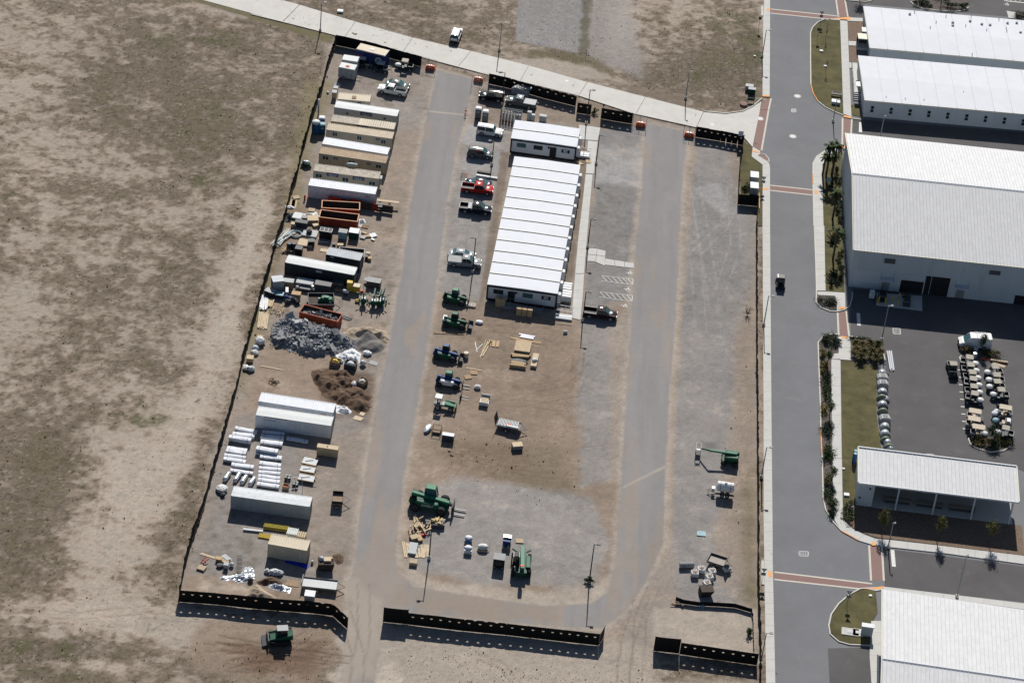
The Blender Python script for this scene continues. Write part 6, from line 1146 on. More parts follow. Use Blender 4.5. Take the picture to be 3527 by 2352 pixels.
def open_trailer(label,q,fr,z,m,side='dark_steel',rails=.4,ramp=None,deckm=None,ramp_side=0):
    p=[P(fr,*a,z)for a in q];a,b_,c,d=p;t=thing('utility_trailer',label,'trailer',(a.x,a.y,0),yaw(a,b_));L=(b_-a).length;W=(d-a).length
    MB().box(0,L,0,W,z-.12,z).build('deck',deckm or m,t)
    for aa in ((0,L,-.05,.02),(0,L,W-.02,W+.05),(-.05,.02,.02,W-.02),(L-.02,L+.05,.02,W-.02)):MB().box(*aa,z,z+rails).build('side_rail',side,t)
    for y,s_ in ((-.15,-1),(W+.15,1)):wheel(t,L*.45,y,.33,.2,s_)
    for y in (.2,W-.2):MB().bar((L,y,z-.1),(L+1.2,W/2,z-.12),.08).build('drawbar','dark_steel',t)
    if ramp:
        x=0 if ramp_side==0 else L;s_=-1 if ramp_side==0 else 1
        MB().add([(x,.02,z),(x,W-.02,z),(x+s_*.35,W-.02,z+ramp),(x+s_*.35,.02,z+ramp),(x+s_*.04,.02,z-.02),(x+s_*.04,W-.02,z-.02),(x+s_*.4,W-.02,z+ramp),(x+s_*.4,.02,z+ramp)],[(0,1,2,3),(7,6,5,4),(0,3,7,4),(1,5,6,2),(3,2,6,7)]).build('ramp_gate','dump_in',t)
    return t,L,W
ft,L_,W_=open_trailer('flat trailer loaded with stacked steel frames and raised ramp',[(1085,845),(1405,915),(1470,825),(1120,750)],'J',.8,'dark_steel',ramp=1.6,rails=.12)
for k in range(14):MB().cb((.35+k*(L_-.6)/14,W_*.5,.98+.05*(k%2)),(.14,W_*.92,.16),rz=.08).build('steel_frame','galv',ft)
MB().box(L_*.45,L_*.95,.05,.35,.9,1.25).build('tool_rack','white_paint',ft);MB().box(L_*.5,L_*.62,.5,.9,1.0,1.2).build('crate','orange',ft)
open_trailer('small utility trailer with tan deck and mesh ramp beside white drums',[(610,480),(758,528),(780,455),(632,405)],'X',.7,'tan_roof',rails=.3,ramp=1.3,ramp_side=1)
st=open_trailer('silver flat trailer with raised front bar near the south fence',[(1722,860),(2188,912),(2218,790),(1762,738)],'F',.75,'galv','plastic_dark',.16,deckm='galv')
MB().box(-.1,.0,.1,st[2]-.1,.75,1.5).build('front_bar','plastic_grey',st[0])
tb=open_trailer('small dark tipping trailer with brown load on sandy strip',[(1935,1110),(2075,1120),(2085,985),(1948,972)],'E',.9,'black','black',.5,deckm='wood_old')
gt=open_trailer('dark walled trailer carrying a green engine behind rubble dumpster',[(640,1000),(985,1005),(992,890),(712,855)],'C',.8,'dark_steel','dark_steel',.45,deckm='dump_in')
ge=thing('engine_unit','green engine unit riding in the dark walled trailer','machine',P('C',885,940,.85),-.1);ge.location.z=.82
MB().extr([(-1.2,0),(1.2,0),(1.25,.6),(.8,.95),(-.9,1.0),(-1.25,.5)],-.5,.5,.1).build('body','green',ge);MB().box(-.5,.3,-.3,.3,.95,1.15).build('hood','green_light',ge);MB().cyl((-1.5,0,.3),(-1.1,0,.3),.3,10).build('radiator','galv',ge);MB().box(.5,.9,-.52,-.48,.3,.6).build('decal','lamp_glass',ge)
# ================================================================ loose materials, heaps, small things
def at_(fr,x,y,z=0.0):q=P(fr,x,y,z);return Vector((q.x,q.y,0))
def simple(name,label,cat,loc,rz=0.0,group=None):return thing(name,label,cat,loc,rz,group)
def pallet_mesh(t,m='wood',z=0.0,a=1.2,d=1.0):
    for k in range(6):MB().box(-a/2,a/2,-d/2+k*d/5.9,-d/2+k*d/5.9+.12,z+.11,z+.14).build('slat',m,t)
    for y in (-d/2+.05,0,d/2-.05):MB().box(-a/2,a/2,y-.05,y+.05,z,z+.11).build('runner',m,t)
def pallet(label,fr,x,y,rz=0.0,m='wood',n=1):
    t=simple('pallet',label,'pallet',at_(fr,x,y),rz)
    for k in range(n):pallet_mesh(t,m,k*.15)
    return t
def planks(label,fr,a,b_,n=5,w=.18,th=.05,m='wood_pale',spread=.25,name='timber_stack',layers=1,jit=.04,r=None):
    """boards lying side by side along the line a-b"""
    A,B_=P(fr,*a),P(fr,*b_);L=(B_-A).length;t=simple(name,label,'timber',((A.x+B_.x)/2,(A.y+B_.y)/2,0),yaw(A,B_))
    for j in range(layers):
        for k in range(n):
            l=L*random.uniform(.8,1.05);MB().cb((random.uniform(-.1,.1)*L*.3,(k-(n-1)/2)*spread+random.uniform(-.03,.03),th/2+j*th*1.05),(l,w,th),rz=random.uniform(-jit,jit)).build('board',m,t)
    return t
def heap(name,label,cat,pts,fr,h,m,seed=1,peaks=None,n=26,rough=.25,kind=None):
    """irregular mound over a footprint polygon"""
    p=[P(fr,*q)for q in pts];c=sum(p,Vector())/len(p);w=[(v.x-c.x,v.y-c.y)for v in p]
    xs=[q[0]for q in w];ys=[q[1]for q in w];rng=random.Random(seed)
    pk=[(P(fr,*q[:2]).x-c.x,P(fr,*q[:2]).y-c.y,q[2],q[3])for q in peaks]if peaks else [(0,0,1,max(xs)-min(xs))]
    b=MB();b.smooth=True;vs=[];idx={}
    def inside(x,y):
        ins=False;d=1e9
        for i in range(len(w)):
            a,e=w[i],w[(i+1)%len(w)]
            if (a[1]>y)!=(e[1]>y)and x<(e[0]-a[0])*(y-a[1])/(e[1]-a[1])+a[0]:ins=not ins
            L2=(e[0]-a[0])**2+(e[1]-a[1])**2 or 1e-9;tt=max(0,min(1,((x-a[0])*(e[0]-a[0])+(y-a[1])*(e[1]-a[1]))/L2));d=min(d,hypot(x-a[0]-tt*(e[0]-a[0]),y-a[1]-tt*(e[1]-a[1])))
        return d if ins else -d
    for j in range(n+1):
        for i in range(n+1):
            x=min(xs)+(max(xs)-min(xs))*i/n;y=min(ys)+(max(ys)-min(ys))*j/n;d=inside(x,y)
            if d<-.5:continue
            z=0
            for (px_,py_,ph,pr)in pk:z=max(z,ph*max(0,1-hypot(x-px_,y-py_)/pr))
            z=h*z*min(1,max(0,d)/.8)
            xx,yy=x*2.1+seed,y*2.1
            z+=(rough*(vnoise(np.array([xx]),np.array([yy]),seed)[0]-.4)+rough*.5*(vnoise(np.array([xx*2.7]),np.array([yy*2.7]),seed+3)[0]-.5))*min(1,max(0,d)/.6)
            idx[(i,j)]=len(vs);vs.append((x,y,max(z,0)-.03))
    fs=[(idx[(i,j)],idx[(i+1,j)],idx[(i+1,j+1)],idx[(i,j+1)])for j in range(n)for i in range(n)if all(k in idx for k in ((i,j),(i+1,j),(i+1,j+1),(i,j+1)))]
    o=b.add(vs,fs).build(name,m,None,(c.x,c.y,0));tag(o,label,cat)
    zs={k:vs[v]for k,v in idx.items()}
    return o,[vs[v]for v in idx.values()],c
def bag(label,fr,x,y,s=(.55,.5,.45),m='wrap_clear',name='rubbish_bag',jit=.18,rz=0.0,cat='bag',z=0.0):
    b=MB();b.smooth=True;b.ball((0,0,s[2]*.72),1,11,7,(s[0],s[1],s[2]*.85),max(jit,.14));b.smooth=jit<.1;o=b.build(name,m,None,at_(fr,x,y)+Vector((0,0,z)),rz);return tag(o,label,cat)
def wrapsheet(label,fr,pts,m='foil',h=.35,name='plastic_sheet',seed=3,n=18,cat='sheet'):
    o,_,_=heap(name,label,cat,pts,fr,h,m,seed,None,n,.5);o.data.polygons.foreach_set('use_smooth',[False]*len(o.data.polygons));return o
def crate(label,fr,x,y,s,m,rz=-.08,name='crate',cat='crate',lid=None,slats=True,z=0.0):
    t=simple(name,label,cat,at_(fr,x,y)+Vector((0,0,z)),rz);a,d,h=s
    MB().box(-a/2,a/2,-d/2,d/2,.08,h).build('body',m,t);MB().box(-a/2-.03,a/2+.03,-d/2-.03,d/2+.03,h,h+.05).build('lid',lid or m,t)
    for x_ in (-a/2+.1,a/2-.1):MB().box(x_-.06,x_+.06,-d/2,d/2,0,.08).build('skid','wood_old',t)
    if slats:
        for k in range(3):x_=-a/2+.1+k*(a-.2)/2;MB().box(x_-.05,x_+.05,-d/2-.04,-d/2,.08,h).build('batten',m,t)
    return t
# ---- white wrapped bundles (lower left)
def bundle(label,a,b_,w,h,z=0.0,m='wrap',m2='wood_old'):
    A,B_=P('E',*a,z+h),P('E',*b_,z+h);L=(B_-A).length;t=simple('wrapped_bundle',label,'bundle',(A.x,A.y,z),yaw(A,B_))
    b=MB();b.smooth=False;K=6;rings=[]
    for i in range(K+1):
        x=L*i/K;e=random.uniform(-.03,.03);s_=random.uniform(-.05,.02)
        rings.append([(x,0+e,.1),(x,w+e,.1),(x,w+e,h-.05),(x,w*.5+e,h+s_),(x,e,h-.06)])
    b.loft(rings).build('wrapping',m,t)
    for f in (.15,.85):MB().box(L*f-.05,L*f+.05,0,w,0,.1).build('bearer',m2,t);MB().box(L*f-.02,L*f+.02,-.012,w+.012,.08,h+.012).build('strap','text_dark',t)
    return t
BL=[((620,95),(915,155),.55,.5,.0,'uppermost bundle in left stack'),((588,175),(885,210),.6,.55,.0,'second bundle in left stack'),((540,235),(835,285),.7,.55,.0,'lower layer bundle of third left stack'),((538,215),(835,262),.6,.5,.55,'upper layer bundle of third left stack'),((500,400),(770,440),1.1,.5,.0,'broad bluish bundle in left stack'),((476,455),(765,498),.45,.45,.0,'thin bundle below the broad bluish one'),((465,510),(762,560),.6,.55,.0,'lower bundle with dark gap in left stack'),((572,590),(872,630),.6,.5,.0,'brown-edged bundle at foot of left stack'),((555,665),(860,712),.5,.4,.0,'lowest bundle in left stack above the silver rolls'),((990,150),(1288,185),.6,.45,.0,'torn bundle in white container shade'),((968,215),(1282,245),.7,.5,.0,'second bundle of right stack with brown tear'),((965,285),(1262,320),.7,.5,.0,'third bundle of right stack'),((905,370),(1195,420),.7,.6,.35,'raised bundle overhanging right stack'),((900,430),(1195,470),.8,.35,.0,'bundle under the overhanging one'),((960,480),(1252,510),.7,.45,.0,'bluish bundle of right stack'),((950,570),(1240,610),.65,.45,.0,'sagging bundle in middle of right stack'),((945,635),(1240,660),.5,.45,.0,'sixth bundle of right stack'),((940,690),(1235,715),.5,.4,.0,'brown-striped bundle of right stack'),((935,740),(1230,775),.5,.4,.0,'second brown-striped bundle of right stack'),((930,790),(1225,830),.55,.4,.0,'torn lower bundle of right stack'),((918,850),(1215,895),.6,.45,.0,'lowest bundle of right stack by grey container'),((1318,235),(1605,285),.55,.4,.0,'lone bundle lying in the white container shade')]
for a,b_,w,h,z,l in BL:bundle('white wrapped '+l,a,b_,w*1.25,h*1.1,z)
for k,(x,y)in enumerate([(515,760),(655,770),(745,800),(855,825)]):
    c=at_('E',x,y+10);t=simple('foil_roll',['leftmost','second','third','rightmost'][k]+' silver foil roll lying above the grey container','roll',c,pi/2-.25)
    b=MB();b.smooth=True;rings=[]
    for i in range(9):
        xx=-1.15+2.3*i/8;r=.36*(1 if 0<i<8 else .7)*random.uniform(.92,1.06);rings.append([(xx,r*cos(2*pi*j/10)*random.uniform(.93,1.07),r+.02+r*sin(2*pi*j/10)*random.uniform(.93,1.07))for j in range(10)])
    b.loft(rings).build('roll','foil',t);MB().cyl((-1.2,0,.36),(1.2,0,.36),.06,6).build('core','card',t)
bag('crumpled pile of white plastic with red strip by west fence','E',445,935,(.9,1.0,.5),'wrap_clear','plastic_scrap');bag('dark bag under the white plastic pile by west fence','E',460,1010,(.4,.4,.35),'plastic_dark')
# crate, drums, frames to the right of the bundles
O,rz,L=frame_of(('E',1732,350),('E',2010,392),1.7);t=simple('timber_crate','tall plywood crate standing by white container shade','crate',O,rz)
MB().box(0,L,0,.9,.1,1.7).build('body','plywood',t);MB().box(-.04,L+.04,-.04,.94,1.7,1.76).build('lid','wood_pale',t)
for k in range(4):MB().box(k*(L-.1)/3,k*(L-.1)/3+.1,-.04,0,.1,1.7).build('batten','wood',t)
for k in range(3):MB().box(.1+k*(L-.4)/2,.3+k*(L-.4)/2,0,.9,0,.1).build('skid','wood_old',t)
MB().cyl((L*.48,.45,1.76),(L*.48,.45,1.84),.1,8).build('cap','black',t)
for k,(a,b_,c_,d)in enumerate([((1525,560),(1715,600),(1740,520),(1545,470)),((1495,665),(1690,700),(1720,625),(1515,590)),((1468,780),(1680,820),(1705,740),(1490,700))]):
    p=[P('E',*q,.5)for q in (a,b_,c_,d)];t=simple('formwork_rack',['upper','middle','lower'][k]+' grey formwork panel with timber edges on rack','panel',(p[0].x,p[0].y,0),yaw(p[0],p[1]));L=(p[1]-p[0]).length;W=(p[3]-p[0]).length
    MB().box(0,L,0,W,.42,.5).build('sheet','galv',t)
    for y in (-.08,W):MB().box(-.1,L+.1,y,y+.08,.38,.56).build('edge_beam','wood_pale' if y<0 else 'wood',t)
    for x in (.05,L-.15):MB().box(x,x+.1,0,W,0,.42).build('leg','dark_steel',t)
    MB().bar((L*.2,W*.3,.55),(L*.7,W*.7,.58),.05).build('rod','dark_steel',t);MB().bar((L,.1,.45),(L+.6,.05,.4),.06).build('tie_bar','dark_steel',t)
for k,(x,y,l)in enumerate([(1335,790,'dark bundle of small drums beside the formwork panels'),(1440,880,'dark bundle of small drums at the grey container corner')]):
    t=simple('drum_pack',l,'drums',at_('E',x,y),-.1)
    for i in range(2):
        for j in range(2):MB().lathe([(.2,0),(.23,.1),(.23,.6),(.19,.68)],10,Matrix.Translation((i*.48-.24,j*.48-.24,0))).build('drum','plastic_dark',t);MB().lathe([(.19,.68),(.1,.72)],10,Matrix.Translation((i*.48-.24,j*.48-.24,0))).build('drum_lid','c_pale',t)
t=simple('parts_box','open wooden box of orange parts between the drum packs','box',at_('E',1312,900),-.1)
for a in ((-.5,.5,-.4,-.35),(-.5,.5,.35,.4),(-.5,-.45,-.35,.35),(.45,.5,-.35,.35)):MB().box(*a,0,.55).build('side','wood',t)
MB().box(-.45,.45,-.35,.35,.0,.3).build('contents','orange',t)
c=at_('E',1440,990);t=simple('gate_frame','pale steel frame leaning on the grey container roof edge','frame',c,.35)
for a,b_ in (((-1.1,0,1.2),(1.1,0,1.2)),((-1.1,1.0,2.6),(1.1,1.0,2.6)),((-1.1,0,1.2),(-1.1,1.0,2.6)),((1.1,0,1.2),(1.1,1.0,2.6)),((0,0,1.2),(0,1.0,2.6)),((-1.1,0,0),(-1.1,0,1.2)),((1.1,0,0),(1.1,0,1.2))):MB().bar(a,b_,.07).build('bar','galv',t)
# pipes and debris by the cream container
t=simple('channel_length','long grey steel channel on the ground by the cream container','steel channel',at_('F',1065,112),yaw(P('F',950,90),P('F',1180,115)));MB().extr([(-1.5,0),(1.5,0),(1.5,.28),(-1.5,.28)],-.2,.2).build('channel','galv',t)
t=simple('pipe_stack','yellow plastic pipe stack in the grey container shade','pipes',at_('F',1380,80),yaw(P('F',1230,55),P('F',1520,95)))
for k in range(8):MB().cyl((-1.9+random.uniform(-.1,.1),-.45+k%4*.28+(k//4)*.14,.14+(k//4)*.24),(1.9,-.45+k%4*.28+(k//4)*.14,.14+(k//4)*.24),.13,8).build('pipe','yellow_pipe',t)
t=simple('pipe_stack','short yellow pipe stack sticking out behind the cream container','pipes',at_('F',1225,195),yaw(P('F',1170,185),P('F',1300,205)))
for k in range(5):MB().cyl((-1.0,-.3+k*.2,.12),(1.1,-.3+k*.2,.12),.1,8).build('pipe','yellow',t)
t=simple('pipe_stack','white pipe bundle behind the cream container','pipes',at_('F',1590,185),pi/2-.1)
for k in range(7):MB().cyl((-.6,-.75+k*.24,.9),(.9,-.75+k*.24,.9),.11,8).build('pipe','pvc',t);MB().cyl((-.6,-.75+k*.24,.3),(.9,-.75+k*.24,.3),.11,8).build('pipe','pvc',t)
t=simple('log_stack','round-ended timber posts stacked behind the cream container','timber',at_('F',1715,205),pi/2-.1)
for k in range(8):MB().cyl((-.6,-.55+(k%4)*.34,.25+(k//4)*.35),(.7,-.55+(k%4)*.34,.25+(k//4)*.35),.16,9).build('post','wood_pale',t)
tag(MB().add([(-2.1,-.5,.03),(0,-.7,.06),(1.6,-.9,.02),(1.7,.0,.05),(.2,.5,.07),(-2.0,.45,.02)],[(0,1,4,5),(1,2,3,4)]).build('tarpaulin','blue_tarp',None,at_('F',1680,545),-.15),'dark blue tarpaulin lying in the cream container shade','tarpaulin')
pallet('tan slatted pallet left of scrap heap in lower left corner','F',370,620,-.3,'wood_pale',2);t=simple('sawhorse','small red sawhorse beside the tan pallet in lower left','sawhorse',at_('F',410,530),.9)
for y in (-.25,.25):MB().bar((-.6,y,.1),(.6,y,.5),.1).build('leg','text_red',t)
MB().bar((0,-.35,.4),(0,.35,.4),.1).build('top','text_red',t)
planks('loose plank lying above the scrap in lower left','F',(340,410),(570,480),2,.2)
crate('small tan crate beside the loose plank in lower left','F',605,510,(.9,.7,.5),'wood');t=simple('board_pile','grey boards dumped in lower left corner','boards',at_('F',690,505),-.3)
for k in range(5):MB().cb((random.uniform(-.3,.3),random.uniform(-.4,.4),.05+k*.06),(1.4,.8,.05),rz=random.uniform(-.6,.6)).build('board',['plastic_grey','wood','wood_old','plywood','c_pale'][k],t)
bag('coiled dark hose beside scrap boards in lower left','F',620,590,(.6,.55,.3),'dark_steel','hose_coil');bag('white bucket with cloth beside scrap boards','F',775,585,(.35,.35,.45),'white_paint','bucket',.1);crate('pale round-topped tub in lower left scrap','F',700,610,(.7,.6,.8),'c_pale',slats=False,name='tub',cat='tub')
t=simple('steel_grid','dark steel grid panel standing on edge in lower left','grid',at_('F',885,540),pi/2+.12)
for k in range(5):MB().bar((-2.1,-.3+k*.15,.3),(2.1,-.3+k*.15,.3),.05).build('bar','dark_steel',t)
for k in range(5):MB().bar((-2+k,-.35,.27),(-2+k,.35,.27),.04).build('cross_bar','galv',t)
wrapsheet('long crumpled silver plastic sheet in lower left corner','F',[(610,730),(900,690),(960,600),(1030,585),(1080,660),(1090,760),(900,820),(780,770),(640,790)],'foil',.45,seed=5)
wrapsheet('crumpled silver plastic sheet beside the soil near south fence','F',[(1240,830),(1330,790),(1440,830),(1590,880),(1560,950),(1430,920),(1280,870)],'foil',.4,seed=6)
bag('small grey bag in the cream container shade','F',1250,665,(.4,.4,.4),'skin_bag');bag('knotted white netting bundle in cream container shade','F',1370,690,(1.0,.6,.5),'wrap_clear','netting_bundle',.3);bag('small dark drum lying on sand near the south fence','F',1030,790,(.45,.4,.4),'dark_steel','drum',.05)
heap('soil_heap','dark soil ridge near the south-west fence','soil heap',[(1110,790),(1280,720),(1400,740),(1480,830),(1380,860),(1200,850),(1130,830)],'F',.8,'soil',8,[(1230,770,1,2.2),(1330,760,.8,2)]);heap('sand_heap','pale sand heap against the south-west fence','sand heap',[(940,1000),(1020,870),(1120,830),(1250,930),(1400,1010),(1100,1050)],'F',.9,'soil_sand',9,[(1100,900,1,3),(1180,960,.7,2.5)])
tag(MB().box(-1.0,1.0,-.75,.75,0,.06).build('rusty_plate','wood_old',None,at_('F',1605,815),-.05),'brown steel plate lying near silver trailer','plate')
crate('white square cabinet by the silver flat trailer','F',1830,1020,(1.5,1.3,1.0),'c_pale',-.02,'cabinet','cabinet','white_paint',False)
t=simple('scrap_skip','brown open skip piled with boxes and bags by sandy strip','skip',at_('F',2045,600),.15)
MB().extr([(-1.0,0),(1.0,0),(1.25,1.3),(-1.25,1.3)],-.9,.9).build('body','dump_in',t);MB().cb((.2,.1,1.45),(1.1,.9,.3)).build('carton','wood_pale',t)
b=MB();b.ball((-.7,.3,1.45),.4,8,5,jit=.2);b.build('bag','wrap_clear',t);MB().cb((.75,.4,1.4),(.5,.4,.3),.4).build('carton','card',t)
tag(MB().lathe([(.16,0),(.18,.5),(.1,.52)],10).build('bucket','c_pale',None,at_('F',1863,545)),'single pale bucket between cream container and brown skip','bucket')
heap('soil_heap','scraped brown soil beside the brown skip','soil heap',[(2130,420),(2230,400),(2300,460),(2280,560),(2200,580),(2140,500)],'F',.35,'soil',12)
# ---- rubble, spoil and tip area (left centre)
rb,rv,rc=heap('rubble_pile','large pile of grey broken concrete below the rubble dumpster','rubble pile',[(200,1260),(330,1150),(450,1170),(760,1300),(960,1340),(1240,1480),(1260,1560),(1050,1620),(700,1680),(560,1640),(170,1500),(130,1420)],'C',1.7,'rubble_a',21,[(500,1330,1,4.5),(760,1420,.95,4.5),(330,1400,.7,3.5),(980,1450,.6,3.5),(650,1560,.7,4)],44,.9)
rng=random.Random(4)
def rock_mesh(k):
    b=MB();r=random.Random(k);pts=[]
    a,d,h=r.uniform(.7,1.3),r.uniform(.5,.9),r.uniform(.25,.6)
    b.add([(x*a*r.uniform(.75,1.1)/2,y*d*r.uniform(.75,1.1)/2,z*h*r.uniform(.8,1.1)/2)for z in (-1,1)for x,y in ((-1,-1),(1,-1),(1,1),(-1,1))],[(0,3,2,1),(4,5,6,7),(0,1,5,4),(1,2,6,5),(2,3,7,6),(3,0,4,7)]);return b
rocks=[rock_mesh(k).mesh('concrete_chunk')for k in range(10)]
for k,me in enumerate(rocks):me.materials.append(M['rubble_b' if k%3 else 'rubble_a'])
for k in range(280):
    v=rng.choice(rv)
    if v[2]<.05:continue
    o=bpy.data.objects.new('concrete_chunk',rocks[k%10]);COL.objects.link(o);o.parent=rb;s_=rng.uniform(.3,.9)if k>18 else rng.uniform(1.0,1.7)
    o.location=(v[0]+rng.uniform(-.2,.2),v[1]+rng.uniform(-.2,.2),v[2]+.08*s_);o.rotation_euler=(rng.uniform(-.6,.6),rng.uniform(-.6,.6),rng.uniform(0,6.3));o.scale=(s_,s_,s_)
b=MB()
for k in range(2200):
    v=rng.choice(rv);m_=Matrix.Translation((v[0]+rng.uniform(-.3,.3),v[1]+rng.uniform(-.3,.3),v[2]+.04))@Matrix.Rotation(rng.uniform(0,6.3),4,(rng.random(),rng.random(),1));s_=rng.uniform(.08,.3);b.box(-s_/2,s_/2,-s_*.4,s_*.4,-s_*.25,s_*.25,m_)
o=b.build('rubble_bits','rubble_b',rb);o['kind']='stuff'
for k,(x,y,rz_,l)in enumerate([(330,1480,.5,3.4),(560,1470,.35,2.6),(960,1600,2.0,2.4),(700,1350,1.2,2.0)]):MB().cb((0,0,0),(l,.7,.25)).build('concrete_beam','rubble_a',rb,tuple(at_('C',x,y)-Vector((rc.x,rc.y,0))+Vector((0,0,1.0-.15*k))),rz_)
b=MB();
for k in range(14):x=rng.uniform(-4,4);y=rng.uniform(-2,3);b.tube([(x,y,1.2),(x+rng.uniform(-.8,.8),y+rng.uniform(-.8,.8),1.9),(x+rng.uniform(-1.5,1.5),y+rng.uniform(-1.2,1.2),1.5)],.02,4)
o=b.build('rebar','steel',rb);o['kind']='stuff'
d3t=d3[0]
for k in range(46):
    o=bpy.data.objects.new('concrete_chunk',rocks[k%10]);COL.objects.link(o);o.parent=d3t;s_=rng.uniform(.3,.8);o.location=(rng.uniform(.6,d3[3]-.5),rng.uniform(.3,2.1),rng.uniform(.75,1.1));o.rotation_euler=(rng.uniform(-1,1),rng.uniform(-1,1),rng.uniform(0,6));o.scale=(s_,)*3
MB().box(.1,d3[3]-.1,.1,2.3,.2,.85).build('rubble_fill','ash',d3t)
heap('ash_heap','smooth grey gravel heap beside the loop road','gravel heap',[(1230,1500),(1320,1420),(1420,1390),(1560,1420),(1690,1530),(1640,1600),(1500,1660),(1300,1600)],'C',1.5,'ash',31,[(1440,1430,1,3.6),(1500,1540,.7,3)],26,.15);heap('sand_heap','brown sand heap behind the grey gravel heap','sand heap',[(1050,1380),(1200,1290),(1500,1290),(1680,1330),(1740,1450),(1690,1540),(1560,1430),(1380,1400),(1240,1440)],'C',.9,'soil_sand',32,[(1400,1330,1,4),(1600,1400,.9,3)],30,.4)
heap('soil_heap','large dark soil heaps right of the white container','soil heap',[(1050,500),(1250,450),(1560,500),(1700,700),(1900,850),(1880,1080),(1650,1060),(1400,930),(1200,820),(1100,640)],'D',1.1,'soil',33,[(1160,600,1,2.4),(1330,680,.9,2.5),(1500,660,1,2),(1480,850,.9,2.6),(1700,820,1,2.4),(1530,540,.9,2.2),(1720,960,.8,2.2)],50,.5)
wrapsheet('white plastic sheeting spread below the rubble pile','D',[(1330,320),(1460,250),(1610,175),(1740,270),(1720,400),(1560,380),(1500,420),(1400,400)],'tarp_white',.5,seed=41,n=26);wrapsheet('white plastic sheeting spilling from end of white container','D',[(1395,950),(1540,975),(1630,1050),(1580,1085),(1400,1070)],'tarp_white',.5,seed=42);bag('small crumpled white plastic by grey heap','D',1820,275,(.7,.6,.4),'tarp_white','plastic_scrap',.25)
def open_box(label,fr,x,y,s,m,rz=.0,fill='wrap_clear',name='open_bin'):
    t=simple(name,label,'bin',at_(fr,x,y),rz);a,d,h=s
    for q in ((-a/2,a/2,-d/2,-d/2+.06),(-a/2,a/2,d/2-.06,d/2),(-a/2,-a/2+.06,-d/2+.06,d/2-.06),(a/2-.06,a/2,-d/2+.06,d/2-.06)):MB().box(*q,0,h).build('side',m,t)
    MB().box(-a/2+.06,a/2-.06,-d/2+.06,d/2-.06,0,.06).build('floor',m,t)
    b=MB();b.smooth=True;b.ball((0,0,h*.6),min(a,d)*.45,10,6,(1.05,1,.8),.25);b.build('contents',fill,t);return t
open_box('plywood bin of mixed scrap left of white sheeting','D',1390,410,(1.6,1.3,.9),'wood_old',-.25,'yellow');open_box('dark metal bin draped with white sheeting','D',1595,450,(1.9,1.4,1.0),'dark_steel',-.2,'tarp_white');open_box('wooden bin overflowing with pale bags on dark soil','D',1750,680,(1.3,1.6,.9),'wood_old',-.5,'wrap_clear');bag('grey bag leaning on the wooden bin on dark soil','D',1645,700,(.5,.6,.5),'skin_bag');bag('grey round bag right of the draped metal bin','D',1765,420,(.55,.5,.6),'skin_bag')
tag(MB().box(-.75,.75,-.5,.5,0,.06).build('board','plastic_grey',None,at_('D',1910,395),-.3),'grey board lying right of scrap bins near road','board');tag(MB().prism([(-.9,-.4),(.5,-.7),(.9,.1),(-.5,.6)],0,.05).build('plywood_piece','wood_pale',None,at_('D',1700,1135)),'tan plywood piece on soil beside white container door','plywood');tag(MB().prism([(-.5,-.3),(.2,-.5),(.5,.3),(-.3,.5)],0,.05).build('plywood_piece','wood_pale',None,at_('D',1757,1080)),'smaller torn plywood piece on soil beside white container door','plywood')
planks('single long pale board on sand below the rubbish bags','D',(370,432),(680,488),1,.2,.06)
for x,y,s_,l,m in [(370,130,(.95,.85,.75),'large clear rubbish bag by west fence beside rubble','wrap_clear'),(310,210,(.6,.5,.5),'blue-white rubbish bag by west fence below the large one','wrap'),(300,270,(.7,.6,.45),'clear rubbish bag against the west fence carton','wrap_clear'),(180,470,(.5,.7,.4),'grey rubbish bag at the lower end of fence rubbish','skin_bag'),(250,490,(.7,.6,.5),'clear rubbish bag at lower end of fence rubbish','wrap_clear')]:bag(l,'D',x,y,s_,m)
crate('open brown carton among fence rubbish bags','D',240,365,(1.1,1.0,.8),'card',.05,'carton','carton','wood_pale',False);planks('short boards behind the large clear rubbish bag','D',(330,20),(420,45),3,.2)
t=simple('root_heap','tangled brown roots on sand above the white containers','roots',at_('D',545,650),0)
b=MB()
for k in range(16):a_=rng.uniform(0,6.3);l=rng.uniform(.5,1.3);b.tube([(0,0,.15),(cos(a_)*l*.5,sin(a_)*l*.5,rng.uniform(.1,.5)),(cos(a_+.4)*l,sin(a_+.4)*l,.05)],.05,5)
o=b.build('roots','wood_old',t);o['kind']='stuff'
# ---- west fence clutter beside cabins and dumpsters
planks('tan plywood sheets leaning at west fence by white container','B',(440,940),(420,1050),2,.9,.06,'plywood',.3);pallet('pallet by west fence above the plywood sheets','B',470,905,.4,'wood_pale');tag(MB().cb((0,0,.5),(.3,.06,1.0)).build('jerry_can','text_red',None,at_('B',585,935)),'red fuel can at left end of white lettered container','can')
pallet('tan slatted pallet left of the upper red dumpster','B',680,1075,-.05,'wood_pale');wrapsheet('dark tarp-covered heap by west fence beside dumpsters','B',[(330,1110),(430,1100),(450,1180),(420,1250),(320,1240)],'plastic_dark',1.0,'covered_heap',77,14,'heap');bag('white tangled hose on the tarp-covered heap','B',385,1095,(.9,.5,.35),'wrap_clear','hose_coil',.3,z=.6)
def sheet_stack(label,fr,x,y,a,d,n,m,rz=0.0,th=.08):
    t=simple('panel_stack',label,'panels',at_(fr,x,y),rz)
    for k in range(n):MB().cb((rng.uniform(-.08,.08),rng.uniform(-.08,.08),th/2+k*th),(a,d,th*.85),rz=rng.uniform(-.08,.08)).build('panel',m if isinstance(m,str)else m[k%len(m)],t)
    return t
sheet_stack('corrugated grey sheet stack left of lower dumpster','B',490,1170,1.6,1.9,5,'galv',-.1);wrapsheet('white plastic sheet beside corrugated stack left of dumpster','B',[(520,1130),(700,1110),(740,1090),(780,1160),(700,1200),(560,1160)],'tarp_white',.4,seed=51)
